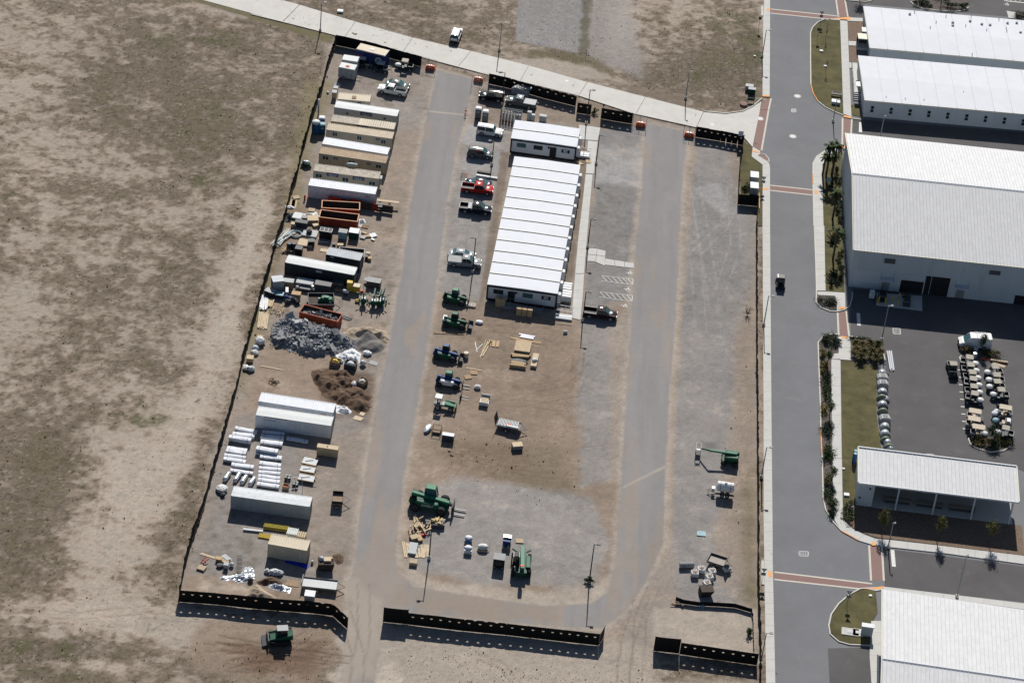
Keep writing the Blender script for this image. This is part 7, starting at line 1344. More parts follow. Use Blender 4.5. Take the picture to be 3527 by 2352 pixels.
sheet_stack('tan cardboard stack left of lower dumpster','B',690,1220,1.9,1.7,6,['card','plywood','wood_pale'],.2,.12);sheet_stack('small scattered cardboard pieces below the cardboard stack','B',735,1295,1.1,.8,4,['card','wood_pale'],.5,.1);crate('dark rack with pale bars left of lower dumpster','B',540,1290,(2.2,1.0,1.0),'plastic_dark',-.08,'rack','rack','c_dark',False)
for k in range(2):crate(['small grey crate next to corrugated stack','small pale crate by west fence above pipes'][k],'B',[580,435][k],[1205,1290][k],(.8,.7,.6),['plastic_grey','wood_pale'][k],0,slats=False)
t=simple('steel_cage','dark tall cage with white glazed top below lower dumpster','cage',at_('B',870,1440),-.1)
MB().box(-1.1,1.1,-.6,.6,.05,1.55).build('body','black',t)
for x in (-1.1,-.37,.37,1.05):MB().box(x,x+.07,-.6,.6,1.55,1.62).build('top_bar','white_paint',t)
for y in (-.62,.56):MB().box(-1.1,1.12,y,y+.07,1.55,1.62).build('top_bar','white_paint',t)
for k,(x,y,s_,m,lid,l)in enumerate([(1100,1450,(1.5,1.2,1.5),'aqua','plastic_grey','tall teal bin with grey lid beside dark cage'),(1250,1440,(1.7,1.5,1.4),'green_dark','white_paint','tall dark bin under bright white cover')]):crate(l,'B',x,y,s_,m,-.06,'waste_bin','bin',lid,False)
wrapsheet('bright white cover spilling over the tall dark bin edge','B',[(1170,1400),(1300,1370),(1350,1340),(1330,1430),(1200,1450)],'tarp_white',1.2,seed=55);wrapsheet('crumpled clear plastic at right end of lower dumpster','B',[(1310,1190),(1390,1185),(1415,1240),(1350,1300),(1300,1280)],'wrap_clear',.6,seed=56)
pallet('dark open pallet beside clear plastic at dumpster end','B',1400,1300,-.05,'wood_old')
t=simple('debris_heap','small heap of insulation offcuts between dumpster and road','debris',at_('B',1490,1440),0)
for x,y,a,d,m in [(-1.4,.9,1.0,.4,'wood_pale'),(-.9,-.1,1.3,.55,'card'),(-1.5,-.6,.9,.7,'c_pale'),(.3,-.9,.6,.3,'lamp_glass'),(.2,.4,1.2,1.0,'wrap_clear')]:MB().cb((x,y,.15),(a,d,.25),rz=rng.uniform(-.7,.7),rx=.1).build('offcut',m,t)
t=simple('work_bench','long pale plank on trestles by road beside white container','bench',at_('B',1705,1020),-.02);MB().box(-2.0,2.0,-.3,.3,1.0,1.08).build('top','wood_pale',t)
for x in (-1.4,.3):
    for s_ in (-1,1):MB().bar((x-.4,s_*.25,0),(x+.35,s_*.2,1.0),.06).build('leg','dark_steel',t);MB().bar((x+.4,s_*.25,0),(x-.35,s_*.2,1.0),.06).build('leg','dark_steel',t)
t=simple('shelf_rack','black shelf rack standing beside the trestle bench','rack',at_('B',1600,1105),.1)
for z in (.3,.8,1.3,1.8):MB().box(-.45,.45,-.3,.3,z,z+.05).build('shelf','plastic_dark',t)
for x in (-.45,.4):
    for y in (-.3,.25):MB().box(x,x+.05,y,y+.05,0,1.85).build('upright','black',t)
t=simple('steel_sheet','rusty steel sheet stack before the white lettered container','steel sheets',at_('B',1150,1010),-.12)
for k in range(6):MB().cb((-2.2+k*1.9,rng.uniform(-.2,.3),.7),(1.7+rng.uniform(0,.8),.06,1.3),rz=rng.uniform(-.05,.05),rx=-.3).build('sheet','dump_in' if k%2 else 'dump_red',t)
for k in range(2):planks(['upper','lower'][k]+' dark timber length before the white lettered container','B',(1340,1010+k*30),(1510,1040+k*12),2,.15,.1,'wood_old')
# cabinets, water tank and toilets at the west fence
for x,y,l,s_,m in [(985,970,'grey-green generator box left of the short cream container',(.85,1.0,1.4),'c_beige'),(1003,895,'small grey-green box behind the generator box',(.8,.9,1.1),'c_beige')]:crate(l,'A',x,y,s_,m,0,'generator','generator','c_pale',False)
tag(MB().cb((0,0,.2),(1.3,.9,.06),rx=.3).build('metal_sheet','c_pale',None,at_('A',1025,810),-.4),'pale metal sheet lying above the generator boxes','sheet');bag('small white bag on grass by west fence near generator','A',898,905,(.25,.35,.25),'white_paint')
t=simple('lift_mast','thin white mast standing beside the blue toilets','mast',at_('A',768,1210),0);MB().box(-.12,.12,-.08,.08,0,2.2).build('mast','plastic_grey',t);MB().box(-.16,.16,-.1,.1,2.2,3.6).build('panel','white_paint',t)
q=at_('A',735,1440);t=simple('water_tank','tall dark blue tank with white domed top by west fence','tank',q);MB().lathe([(.75,0),(.78,.2),(.78,2.2)],16).build('body','blue_toilet',t);b=MB();b.smooth=True;b.lathe([(.8,2.2),(.75,2.4),(.5,2.6),(.05,2.68)],16);b.build('dome','white_paint',t)
def toilet(label,fr,x,y,m,roof,rz=-.05,h=2.25):
    t=simple('portable_toilet',label,'toilet',at_(fr,x,y),rz);MB().box(-.56,.56,-.58,.58,.0,.12).build('skid','black',t);MB().box(-.54,.54,-.56,.56,.12,h-.25).build('cabin',m,t);d=MB().box(-.42,.42,-.60,-.56,.2,h-.35).build('door',m,t);MB().box(-.25,.25,-.615,-.60,h-.85,h-.55).build('door_sign','c_pale',d)
    b=MB();b.smooth=True;b.loft([[(sx*s_*.58,sy*s_*.6,z)for sx,sy in ((-1,-1),(1,-1),(1,1),(-1,1))]for s_,z in ((1,h-.25),(.98,h-.08),(.7,h+.03),(.1,h+.06))]);b.smooth=False;b.build('roof',roof,t);return t
toilet('dark blue portable toilet with white roof rim by west fence','A',815,1350,'blue_toilet','white_paint',.1,2.0);toilet('dark blue portable toilet with bright blue roof by west fence','A',822,1440,'blue_toilet','aqua',.1,2.0)
toilet('dark grey portable toilet, left of the pair by gate','G',572,805,'toilet_grey','white_paint');toilet('dark grey portable toilet, right of the pair by gate','G',668,845,'toilet_grey','white_paint')
t=simple('covered_cart','green cart under a silver cover by west fence','cart',at_('B',605,480),-.1);MB().extr([(-.9,.3),(.9,.3),(1.0,.6),(-1.0,.6)],-.5,.5).build('body','green',t);b=MB();b.ball((0,0,.75),.8,10,6,(1.0,.6,.55),.12);b.build('cover','foil',t)
for s_ in (-1,1):wheel(t,-.6,s_*.5,.25,.15,s_);wheel(t,.6,s_*.5,.25,.15,s_)
bag('white bundled sheet lying on the striped cabin roof edge','B',1215,640,(1.1,.45,.35),'c_pale','roof_bundle',.06,z=2.65)
# pipes, coil, slabs below
t=simple('pipe_stack','white plastic pipes leaning in a heap along west fence','pipes',at_('B',290,1470),1.15)
for k in range(22):MB().cyl((-2.6+rng.uniform(-.6,.6),rng.uniform(-.9,.9),.08+rng.uniform(0,.5)),(2.4+rng.uniform(-.8,.8),rng.uniform(-.9,.9),.08+rng.uniform(0,.5)),.06,6).build('pipe','pvc',t)
t=simple('hose_coil','large blue-grey hose coil lying below the dark rack','hose',at_('B',468,1410),0);b=MB();b.smooth=True
b.loft([[((.98+.13*cos(2*pi*j/8))*cos(2*pi*i/28),(.98+.13*cos(2*pi*j/8))*sin(2*pi*i/28),.18+.16*sin(2*pi*j/8))for j in range(8)]for i in range(29)],caps=False);b.build('coil','aqua',t)
for x,y,l in [(660,1400,'pale slab with dark object, upper of two by hose coil'),(600,1530,'pale slab with black machine, lower of two by hose coil')]:
    p=at_('B',x,y);t=simple('concrete_slab',l,'slab',p,-.1);MB().box(-1.3,1.3,-1.0,1.0,0,.3).build('slab','c_pale' if y<1500 else 'wood_pale',t)
crate('black machine standing on lower pale slab','B',672,1545,(1.1,1.0,1.0),'black',.2,'machine','machine','plastic_dark',False);bag('black machine part lying on upper pale slab','B',645,1400,(.55,.5,.4),'black','machine_part',.25,z=.3)
t=simple('angle_frame','white angle frame lying below the dark cage','frame',at_('B',835,1500),-.1);MB().bar((-1.0,.6,.1),(-.6,-.3,.1),.12).build('bar','white_paint',t);MB().bar((-.6,-.3,.1),(1.0,-.1,.1),.12).build('bar','white_paint',t)
for k,(x,y)in enumerate([(375,165),(440,165)]):tag(MB().lathe([(.42,0),(.45,.2),(.45,1.1),(.4,1.25)],14).build('dark_drum','plastic_dark',None,at_('C',x,y+60)),['left','right'][k]+' of two dark green drums above black container','drum')
t=simple('offcut_heap','heap of yellow timber offcuts left of dark drums','timber',at_('C',355,265),0)
for k in range(16):MB().cb((rng.uniform(-.8,.8),rng.uniform(-.5,.5),rng.uniform(.1,.5)),(rng.uniform(.4,.9),.14,.1),rz=rng.uniform(0,3),ry=rng.uniform(-.3,.3)).build('offcut','wood' if k%2 else 'wood_pale',t)
crate('dark machine box above black container roof','C',505,290,(1.2,1.1,1.3),'black',-.1,'machine','machine','plastic_dark',False);tag(MB().box(-.9,.9,-.5,.5,0,.08).build('plywood_piece','wood_pale',None,at_('C',865,250),-.05),'small plywood piece left of the dark short container','plywood')
for x,y,s_,m,l in [(980,185,(.6,.6,.5),'plastic_dark','small dark crate above short dark container'),(1065,190,(1.0,.6,.4),'wood_pale','small tan carton above short dark container'),(1440,310,(.7,.5,.5),'wood_pale','tan carton at right end of low grey dumpster'),(1460,375,(.6,.6,.5),'card','brown carton at right of short dark container'),(1420,360,(.5,.5,.6),'plastic_dark','dark crate between cartons right of dark container')]:crate(l,'C',x,y,s_,m,.1,'carton','carton',None,False)
# materials south of the black container
for x,y,s_,m,lid,l,r in [(215,770,(1.9,1.7,2.2),'c_grey','c_steel','tall grey lidded crate by west fence',.35),(365,740,(1.8,1.1,1.4),'wood_old','c_pale','brown crate with pale cover beside tall grey crate',-.03),(590,725,(2.9,1.6,1.0),'plastic_grey','c_pale','wide pale-topped box in the black container shade',-.1),(835,770,(2.8,1.5,1.3),'dark_steel','dark_steel','wide dark box in the black container shade',-.08),(1035,730,(1.9,1.0,1.0),'wood_old','dark_steel','brown box in the shade near yellow cabinet',-.08),(120,850,(1.7,1.2,1.0),'plastic_dark','c_pale','pale-topped box against the west fence',-.4),(240,880,(1.5,1.0,.8),'plastic_dark','aqua','dark tub with bluish cover near west fence',-.1),(590,790,(1.8,.8,.6),'plastic_dark','dark_steel','low dark trough in container shade',-.1),(1060,790,(1.6,.8,.6),'wood_old','dark_steel','low brown trough beside white gas bottle',-.1)]:crate(l,'C',x,y,s_,m,r,'crate','crate',lid,m in ('wood_old','c_grey'))
crate('yellow steel cabinet standing at black container end','C',1190,790,(.9,.8,1.9),'yellow',0,'cabinet','cabinet','yellow',False);crate('yellow generator box beside the green lifts','C',1280,800,(1.2,1.0,1.3),'yellow',-.1,'generator','generator','c_cream',False);bag('orange compressor between yellow generator and green lifts','C',1370,820,(.55,.4,.35),'orange','compressor',.15);bag('small brass tank left of green lifts','C',1290,940,(.35,.35,.35),'yellow','tank',.1)
t=simple('gas_bottle','white gas bottle lying in container shade','gas bottle',at_('C',1140,810,.6),-.2);b=MB();b.smooth=True;b.loft([[(x,r*cos(2*pi*i/12),.8+r*sin(2*pi*i/12))for i in range(12)]for x,r in ((-.55,.1),(-.45,.28),(.45,.28),(.55,.1))]);b.build('tank','white_paint',t);MB().box(-.3,.3,-.2,.2,0,.55).build('cradle','dark_steel',t)
tag(MB().box(-.25,.25,-.75,.75,.5,.9).build('foam_block','white_paint',None,at_('C',345,830),.12),'bright white foam block on stack near west fence','block');bag('round white ball on shaded crate row','C',482,790,(.28,.28,.28),'white_paint','float_ball',.02,z=.6);crate('tan plywood cabinet beside blue machine parts','C',470,880,(1.5,1.0,.9),'plywood',-.05,'cabinet','cabinet','wood',False)
for k,(x,y)in enumerate([(340,905),(430,930),(480,960),(350,960)]):bag(['upper left','upper right','lower right','lower left'][k]+' dark machine part below the tan plywood cabinet','C',x,y,(.6,.5,.5),['blue','dark_steel','black','plastic_dark'][k],'machine_part',.3)
t=simple('pump_rack','steel pump frame with white parts in container shade','pump',at_('C',690,800),.1);MB().box(-.4,.4,-.3,.3,0,.5).build('base','dark_steel',t);MB().cyl((0,0,.5),(0,0,1.2),.2,9).build('cylinder','lamp_glass',t)
planks('wrapped pale timber stack along west fence','C',(45,870),(20,1060),6,.2,.12,'wrap_clear',.22,'timber_stack',3);planks('pale timber stack slanting from west fence','C',(140,905),(100,1020),5,.18,.1,'wood_pale',.22,'timber_stack',3);planks('long pale boards below the wrapped stack at west fence','C',(40,1080),(8,1300),7,.18,.08,'wood_pale',.24,'timber_stack',2);planks('old brown board pile beside the slanting stack','C',(200,950),(150,1060),6,.2,.06,'wood_old',.22)
t=simple('offcut_heap','loose timber offcuts above the rubble pile','timber',at_('C',205,1060),0)
for k in range(26):MB().cb((rng.uniform(-1.3,1.3),rng.uniform(-1.5,1.5),rng.uniform(.05,.35)),(rng.uniform(.5,1.4),.09,.07),rz=rng.uniform(.6,2.4),ry=rng.uniform(-.2,.2)).build('offcut',['wood','wood_old','wood_pale'][k%3],t)
planks('dark channel lengths lying right of rubble dumpster','C',(1090,1140),(1215,1180),3,.16,.12,'dark_steel',.35);wrapsheet('curved white sheet beside rightmost green lift','a9',[(1060,900),(1120,880),(1135,1050),(1050,1180),(1000,1170),(1070,1080)],'tarp_white',.3,seed=61,n=14);crate('dark steel hopper behind the green lifts','a9',700,360,(2.4,1.4,1.2),'dark_steel',-.1,'hopper','hopper','plastic_grey',False);tag(MB().box(-.9,.9,-.5,.5,.6,.7).build('steel_plate','plastic_grey',None,at_('a9',540,250),-.05),'grey steel plate behind the green lifts','plate')
# ---- small things by the office car park and north fence
t=simple('scaffold_tower','galvanised handrail frames stacked upright behind small office','frames',at_('G',1015,860),-.1)
for y in (0,.6):
    for z in (.3,1.6,2.4):MB().cyl((-2.0,y,z),(2.0,y,z),.07 if z>1 else .05,7).build('rail','galv',t)
    for k in range(8):MB().cyl((-1.9+k*.54,y,0),(-1.9+k*.54,y,2.4),.05,6).build('upright','galv',t)
for k in range(6):MB().box(-1.7+k*.6,-1.3+k*.6,.15,.45,.1,1.5).build('infill_panel','c_grey',t)
for x,y,s_,l in [(1262,830,(.75,.6,1.7),'narrow pale cabinet, taller of two by small office'),(1312,845,(.65,.6,1.3),'narrow pale cabinet, shorter of two by small office'),(1447,850,(1.3,.8,1.2),'grey box cabinet on grass behind small office'),(1120,850,(.8,.5,1.4),'grey meter cabinet beside the handrail frames')]:crate(l,'G',x,y,s_,'c_grey',-.1,'cabinet','cabinet','c_pale',False)
t=simple('stair_unit','steel stair unit with striped treads on fence line','stairs',at_('G',1140,500),-.16);MB().extr([(-1.7,0),(1.7,0),(1.7,1.2),(-1.2,1.6),(-1.7,1.2)],-.2,.9).build('cover','c_steel',t)
for k in range(12):MB().box(-.9+k*.25,-.78+k*.25,.0,1.1,1.62-.02*k,1.72-.02*k).build('tread','white_paint' if k%2 else 'wood_pale',t)
t=simple('safety_stand','thin red warning stand at gate beside toilets','stand',at_('G',405,770),0);MB().cyl((0,0,0),(0,0,1.7),.05,6).build('post','orange',t)
for k in range(3):a_=k*2.1;MB().bar((0,0,.3),(cos(a_)*.5,sin(a_)*.5,.02),.06).build('leg','orange',t)
MB().cb((0,0,.9),(.5,.06,.2)).build('flag','orange',t)
t=simple('ladder_rack','brown ladder frame lying left of the black sedan','ladder',at_('H',380,175),pi/2-.05)
for y in (-.55,.35):MB().bar((-1.3,y,.3),(1.3,y,.35),.08).build('rail','text_red' if y<0 else 'wood_old',t)
for k in range(4):MB().bar((-1.0+k*.65,-.7,.35),(-1.0+k*.65,.6,.35),.07).build('rung','wood_old',t)
t=simple('block_stack','row of white blocks beside dark beam above black sedan','blocks',at_('H',690,205),-.1)
for k in range(14):MB().box(-1.9+k*.28,-1.67+k*.28,-.25,.25,0,.35).build('block','white_paint',t)
tag(MB().box(-1.3,1.3,-.3,.3,0,.4).build('dark_beam','black',None,at_('H',655,150),-.09),'dark beam lying above the white blocks','beam')
for x,y,l,a_ in [(375,520,'pallet of pipe fittings in front of forked telehandler',0),]:
    t=simple('fitting_pallet','pallet of tan tubes before the forks of upper telehandler','pallet',at_('I',478,520),-.1);pallet_mesh(t,'wood_old');[MB().cyl((-.8+k*.22,-.4,.25),(-.8+k*.22,.5,.25),.09,7).build('tube','wood_pale' if k%2 else 'wrap',t)for k in range(8)]
bag('white folded sheet on ground right of bucket telehandler','I',572,715,(.7,.55,.3),'tarp_white','sheet_bundle',.15);tag(MB().lathe([(.42,0),(.45,.2),(.45,.95),(.4,1.0)],14).build('plastic_drum','c_cream',None,at_('I',418,1110)),'cream open drum right of blue telehandler','drum')
planks('long dark timber lengths below bucket telehandler','I',(45,825),(400,835),4,.15,.08,'wood_old',.2);planks('two white timber lengths lying slanted on island','I',(710,895),(590,1125),2,.2,.1,'wood_pale',.4);planks('thin timber length beside white slanted lengths','I',(655,895),(585,1125),1,.12,.06,'wood');planks('crossed grey battens left of slanted timber','I',(590,940),(520,1050),2,.1,.06,'pvc',.5,jit=.5);planks('short bearers right of slanted timber','I',(745,920),(735,990),3,.5,.1,'wood',.7)
planks('long plank over foam slabs in the middle of island','I',(900,880),(1330,955),2,.22,.06,'wood');planks('short white wrapped foam bundle on the island','I',(1035,860),(1215,890),3,.35,.15,'wrap',.36,'foam_bundle');crate('large tan plywood box with flat lid on island','I',1075,1020,(2.6,2.9,.7),'wood_old',-.06,'formwork_box','box','plywood',True)
planks('yellow beam stack below the plywood box','I',(945,1095),(1165,1110),4,.22,.2,'wood',.26,'timber_stack',2);planks('yellow beam stack on bearers at lower end of island stack','I',(925,1200),(1110,1225),5,.2,.18,'wood',.26,'timber_stack',3);bag('blue plastic draped between the yellow beam stacks','I',1030,1165,(1.6,.7,.25),'plastic_dark','plastic_drape',.12)
t=simple('timber_pallet','wrapped tan board pallet right of yellow beams','pallet',at_('I',1215,1160),-.08);MB().box(-.5,.5,-1.9,1.7,.05,.5).build('boards','wood_pale',t);b=MB();b.smooth=True;b.ball((0,-.4,.6),.6,10,6,(.8,.9,.5),.25);b.build('plastic','wrap_clear',t)
tag(MB().box(-.35,.35,-.06,.06,0,.5).build('white_board','white_paint',None,at_('I',1570,830),.2),'tiny white sack on the dirt right of timber','sack')
planks('single pale plank left of island pallets','J',(680,65),(910,105),1,.22,.06);pallet('brown pallet, upper right of two near white telehandler','J',790,135,.05,'wood');pallet('brown pallet, lower left of two near white telehandler','J',712,195,.3,'wood')
bag('grey bagged bundle on island below pallets','J',840,340,(.55,.5,.4),'skin_bag');t=simple('material_rack','white frame rack of tan boards on the island','rack',at_('J',935,530),-.1);MB().box(-.75,.75,-1.2,1.2,.15,.3).build('base','white_paint',t)
for k in range(5):MB().box(-.6,.6,-.9+k*.38,-.6+k*.38,.3,.5).build('board','wood_pale',t)
for y in (-1.2,1.1):MB().box(-.75,.75,y,y+.1,.3,.85).build('end_frame','white_paint',t)
bag('long silver wrapped roll lying near loop road on island','J',170,900,(.55,1.2,.4),'foil','wrapped_roll',.1,-.3);t=simple('wire_cage','rusty wire cage with yellow scraps on island','cage',at_('J',290,930),-.1)
for z in (.1,.9):
    for a,b_ in (((-.7,-.7,z),(.7,-.7,z)),((.7,-.7,z),(.7,.7,z)),((.7,.7,z),(-.7,.7,z)),((-.7,.7,z),(-.7,-.7,z))):MB().bar(a,b_,.06).build('rail','dump_in',t)
for a in ((-.7,-.7),(.7,-.7),(.7,.7),(-.7,.7)):MB().bar((*a,0),(*a,.9),.06).build('upright','dump_in',t)
MB().box(-.6,.6,-.6,.6,.05,.4).build('contents','wood_old',t)
t=simple('tool_chest','tall dark tool chest with white lid on island','chest',at_('J',440,1040),-.08);MB().box(-.95,.95,-.4,.4,0,1.15).build('body','plastic_dark',t);MB().extr([(-.97,1.15),(.97,1.15),(.97,1.22),(-.97,1.22)],-.42,.42).build('lid','white_paint',t);MB().box(-.95,.95,-.43,-.40,1.0,1.12).build('edge','blue',t)
crate('small grey box with tan lid alone on the weedy island','J',1375,1150,(1.6,1.1,.8),'plastic_grey',.3,'crate','crate','wood_pale',False)
# ---- lumber heap by the large telehandler
t=simple('lumber_heap','big heap of tan lumber and broken pallets around light pole','lumber heap',at_('K',400,640),0)
for k in range(34):MB().cb((rng.uniform(-1.6,1.4),rng.uniform(-1.9,1.8),rng.uniform(.1,.7)),(rng.uniform(.6,1.9),.18,.1),rz=rng.uniform(.7,2.3),ry=rng.uniform(-.25,.25)).build('plank',['wood','wood_pale','plywood'][k%3],t)
t=simple('scrap_bin','dark bin heaped with yellow and tan scraps beside lumber','bin',at_('K',620,620),.1);MB().box(-1.0,1.0,-.8,.8,0,.7).build('bin','dark_steel',t)
for k in range(16):MB().cb((rng.uniform(-.9,.9),rng.uniform(-.7,.7),rng.uniform(.7,1.0)),(rng.uniform(.3,.9),.2,.15),rz=rng.uniform(0,3)).build('scrap',['wood','yellow','wood_pale'][k%3],t)
pallet('grey crate pallet standing on the lumber heap top','K',345,640,.6,'wood_pale',3);crate('tan carton tipped below the lumber heap','K',300,800,(1.2,.9,.4),'plywood',.5,'carton','carton',None,False);crate('long tan carton right of the tipped carton','K',370,810,(.7,1.3,.35),'wood',.4,'carton','carton',None,False);tag(MB().cb((0,0,.2),(1.1,.3,.3)).build('red_toolbox','text_red',None,at_('K',410,765),.4),'small red toolbox at lower edge of lumber heap','toolbox')
planks('upright-laid pale boards at left of grey sheet stack','K',(180,850),(215,1060),4,.22,.08,'wood_pale',.3);t=sheet_stack('grey sheet stack on brown crate in lumber row','K',285,950,1.2,2.6,4,'c_pale',-.02,.1);planks('fan of pale boards right of grey sheet stack','K',(440,880),(460,1060),6,.2,.07,'wood_pale',.22,jit=.12);planks('wide pale plywood boards under the fan','K',(360,930),(380,1060),3,.6,.06,'wood_pale',.5);pallet('pale pallet stack at lower end of lumber row','K',290,1140,-.03,'wood_pale',4)
tag(MB().lathe([(.3,0),(.33,.1),(.33,.75)],12).build('barrel','dark_steel',None,at_('K',480,640)),'dark barrel standing in the lumber heap','barrel');tag(MB().cb((0,0,.5),(.06,.3,1.0),ry=.3).build('shovel_blade','white_paint',None,at_('K',232,690)),'white board leaning left of lumber heap','board')
# bagged pallets and boxes at the bottom of the island
for x,y,m,l in [(1030,850,'blue_toilet','white bag on blue sacks pallet, upper left of island bags'),(1025,985,'wrap','white wrapped sack pallet, lower left of island bags')]:
    t=simple('sack_pallet',l,'sacks',at_('K',x,y),0);MB().box(-.65,.65,-.6,.6,0,.15).build('pallet','wood',t);MB().box(-.6,.6,-.55,.55,.16,.75).build('sacks',m,t);b=MB();b.smooth=True;b.ball((0,.1,.85),.62,12,6,(1,.85,.4),.08);b.build('wrapping','wrap',t)
t=simple('sack_pallet','clear wrapped sack pallet with leaning post','sacks',at_('K',1225,950),0);MB().box(-.8,.8,-.6,.6,0,.15).build('pallet','wood_pale',t);b=MB();b.smooth=True;b.ball((0,.1,.5),.85,12,6,(1,.75,.5),.1);b.build('sacks','skin_bag',t);MB().bar((.95,-.6,.05),(1.05,.9,.9),.08).build('post','wood_pale',t);MB().box(-.7,.7,-.65,-.45,.15,.3).build('edge_board','wood_pale',t)
t=simple('machine_crate','tall blue-black machine on pallet on the island','machine',at_('K',1545,900),-.05);MB().box(-.65,.65,-.9,.9,0,.2).build('base','wood',t);MB().box(-.6,.6,-.5,.85,.2,1.3).build('body','blue',t);MB().box(-.62,.62,.2,.88,1.3,1.55).build('hood','black_gloss',t)
for x in (-.45,.3):MB().cyl((x,-.9,.5),(x,-.5,.5),.18,8).build('canister','aqua',t)
t=simple('generator','black box generator with grey lid beside green telehandler','generator',at_('K',1440,1165),-.05);MB().box(-.85,.85,-.75,.75,.1,1.75).build('body','black',t);MB().box(-.88,.88,-.78,.78,1.75,1.85).build('lid','plastic_grey',t);MB().box(-.5,.5,-.78,-.75,.6,1.3).build('control_panel','plastic_dark',t)
for s_ in (-1,1):MB().cb((s_*.6,-.78,.3),(.15,.08,.1)).build('lamp','lamp_glass',t)
pallet('tan pallet behind the raised-boom telehandler','K',1722,835,.1,'wood_pale')
# ---- east gravel: drums, bags
tag(MB().box(-.7,.7,-.55,.55,0,.12).build('teal_pallet','aqua',None,at_('X',562,230)),'pale teal pallet lying alone on east gravel','pallet')
t=simple('pipe_reel','ribbed grey culvert pipe lying at left of bag group','pipe',at_('X',428,530),.2);b=MB();rings=[]
for i in range(19):x=-1.1+2.2*i/18;r=.42+.06*(i%2);rings.append([(x,r*cos(2*pi*j/14),.48+r*sin(2*pi*j/14))for j in range(14)])
b.loft(rings).build('pipe','steel',t)
for k,(x,y)in enumerate([(560,570),(500,605),(655,590),(632,640),(608,695),(785,560)]):
    t=simple('bulk_bag',['upper left','lower left','upper right','middle right','lower right','lone outer'][k]+' white bulk bag on the east gravel','bulk bag',at_('X',x,y),.1*k,'bulk bags on the east gravel');b=MB();b.smooth=True;b.loft([[(s_*.55*cx,s_*.55*cy,z)for cx,cy in ((-1,-.8),(-.8,-1),(.8,-1),(1,-.8),(1,.8),(.8,1),(-.8,1),(-1,.8))]for s_,z in ((.85,0),(1.05,.3),(1.05,.7),(.9,.85),(.75,.75))]);b.build('sack','skin_bag',t);MB().ball((0,0,.72),.38,8,4,(1,1,.4),.2).build('contents','wood_old',t)
    for a in ((-.45,-.45),(.45,-.45),(.45,.45),(-.45,.45)):MB().bar((a[0],a[1],.8),(a[0]*.7,a[1]*.7,1.05),.05).build('lifting_loop','white_paint',t)
t=simple('tipping_hopper','rusty dark tipping hopper below the bulk bags','hopper',at_('X',600,765),.25);MB().extr([(-1.0,.1),(.5,.1),(1.1,1.0),(-.9,1.1)],-.8,.8).build('hopper','dump_in',t);MB().box(-.9,.7,-.6,.6,0,.1).build('base','dark_steel',t)
t=simple('pallet_scrap','broken wood pallet leaning at the silt fence end','pallet',at_('X',350,870),-.3)
for k in range(6):MB().cb((rng.uniform(-.6,.6),rng.uniform(-.3,.3),.1+.06*k),(1.3,.14,.04),rz=rng.uniform(-.6,.6)).build('slat','wood_old',t)
bag('small blue-white plastic scrap on the silt fence','X',570,885,(.35,.4,.25),'aqua','plastic_scrap',.3)
t=simple('bare_shrub','small dark leafless shrub on verge by east fence','shrub',at_('AF',1385,565),0);b=MB()
for k in range(26):a_=rng.uniform(0,6.3);r=rng.uniform(.2,.9);b.bar((0,0,.1),(cos(a_)*r,sin(a_)*r,rng.uniform(.6,1.7)),.035)
o=b.build('branches','bark',t);o['kind']='stuff'
# ---- silver roll row along the dark lot, boards, utility boxes
for k,(x,y,w,kind)in enumerate([(232,270,.62,0),(232,350,.85,1),(238,450,.85,1),(238,570,.75,0),(225,655,.8,2),(285,690,.5,0),(238,770,.75,0),(240,870,.8,2),(270,1000,.85,1),(275,1120,.75,0),(275,1230,.75,0),(280,1320,.75,2),(310,1370,.6,0),(330,1430,.75,2),(355,1470,.55,0),(385,1550,.55,2)]):
    q=P('a6',x,y,w);t=simple('duct_section',['silver curved duct section','grid-topped grey unit','sage green arched panel'][kind]+', '+['first','second','third','fourth','fifth','sixth','seventh','eighth','ninth','tenth','eleventh','twelfth','thirteenth','fourteenth','fifteenth','last'][k]+' in row along the lawn','duct',(q.x,q.y,0),.05+.012*k,'row of duct sections between lawn and dark lot')
    m=['foil','galv','sage'][kind];d_=[1.0,1.1,.3][kind];b=MB();b.smooth=kind==0;K=12
    r0=[[(w*1.15*cos(pi*j/K),yy,w*1.2*sin(pi*j/K)+.02)for j in range(K+1)]for yy in (-d_/2,d_/2)]
    if kind==1:r0=[[(w*1.1*xx,yy,w*zz)for xx,zz in ((1,0),(1,.9),(.6,1.3),(-.6,1.3),(-1,.9),(-1,0))]for yy in (-d_/2,d_/2)]
    b.loft(r0).build('shell',m,t)
    if kind==1:
        for i in range(5):MB().box(-.5*w,.5*w,-d_/2+.08+i*.2,-d_/2+.12+i*.2,w*1.3,w*1.3+.03).build('grid_bar','plastic_dark',t)
        for i in range(4):MB().box(-.5*w+i*.33*w,-.46*w+i*.33*w,-d_/2+.05,d_/2-.05,w*1.305,w*1.3+.035).build('grid_bar','plastic_dark',t)
    if kind==0:
        for yy in (-d_/2,d_/2-.06):b=MB();b.loft([[(w*1.19*cos(pi*j/K),yy2,w*1.24*sin(pi*j/K)+.02)for j in range(K+1)]for yy2 in (yy,yy+.06)]);b.build('flange','galv',t)
t=simple('tube_bundle','bundle of white and purple tubes leaning by planting bed','tubes',at_('a8',2090,900),pi/2+.06)
for k in range(9):MB().cyl((-2.6+rng.uniform(-.3,.3),-.4+k*.1,.1+.08*(k%3)),(2.6+rng.uniform(-.4,.2),-.45+k*.11,.35+.08*(k%3)),.05,6).build('tube','wrap',t)
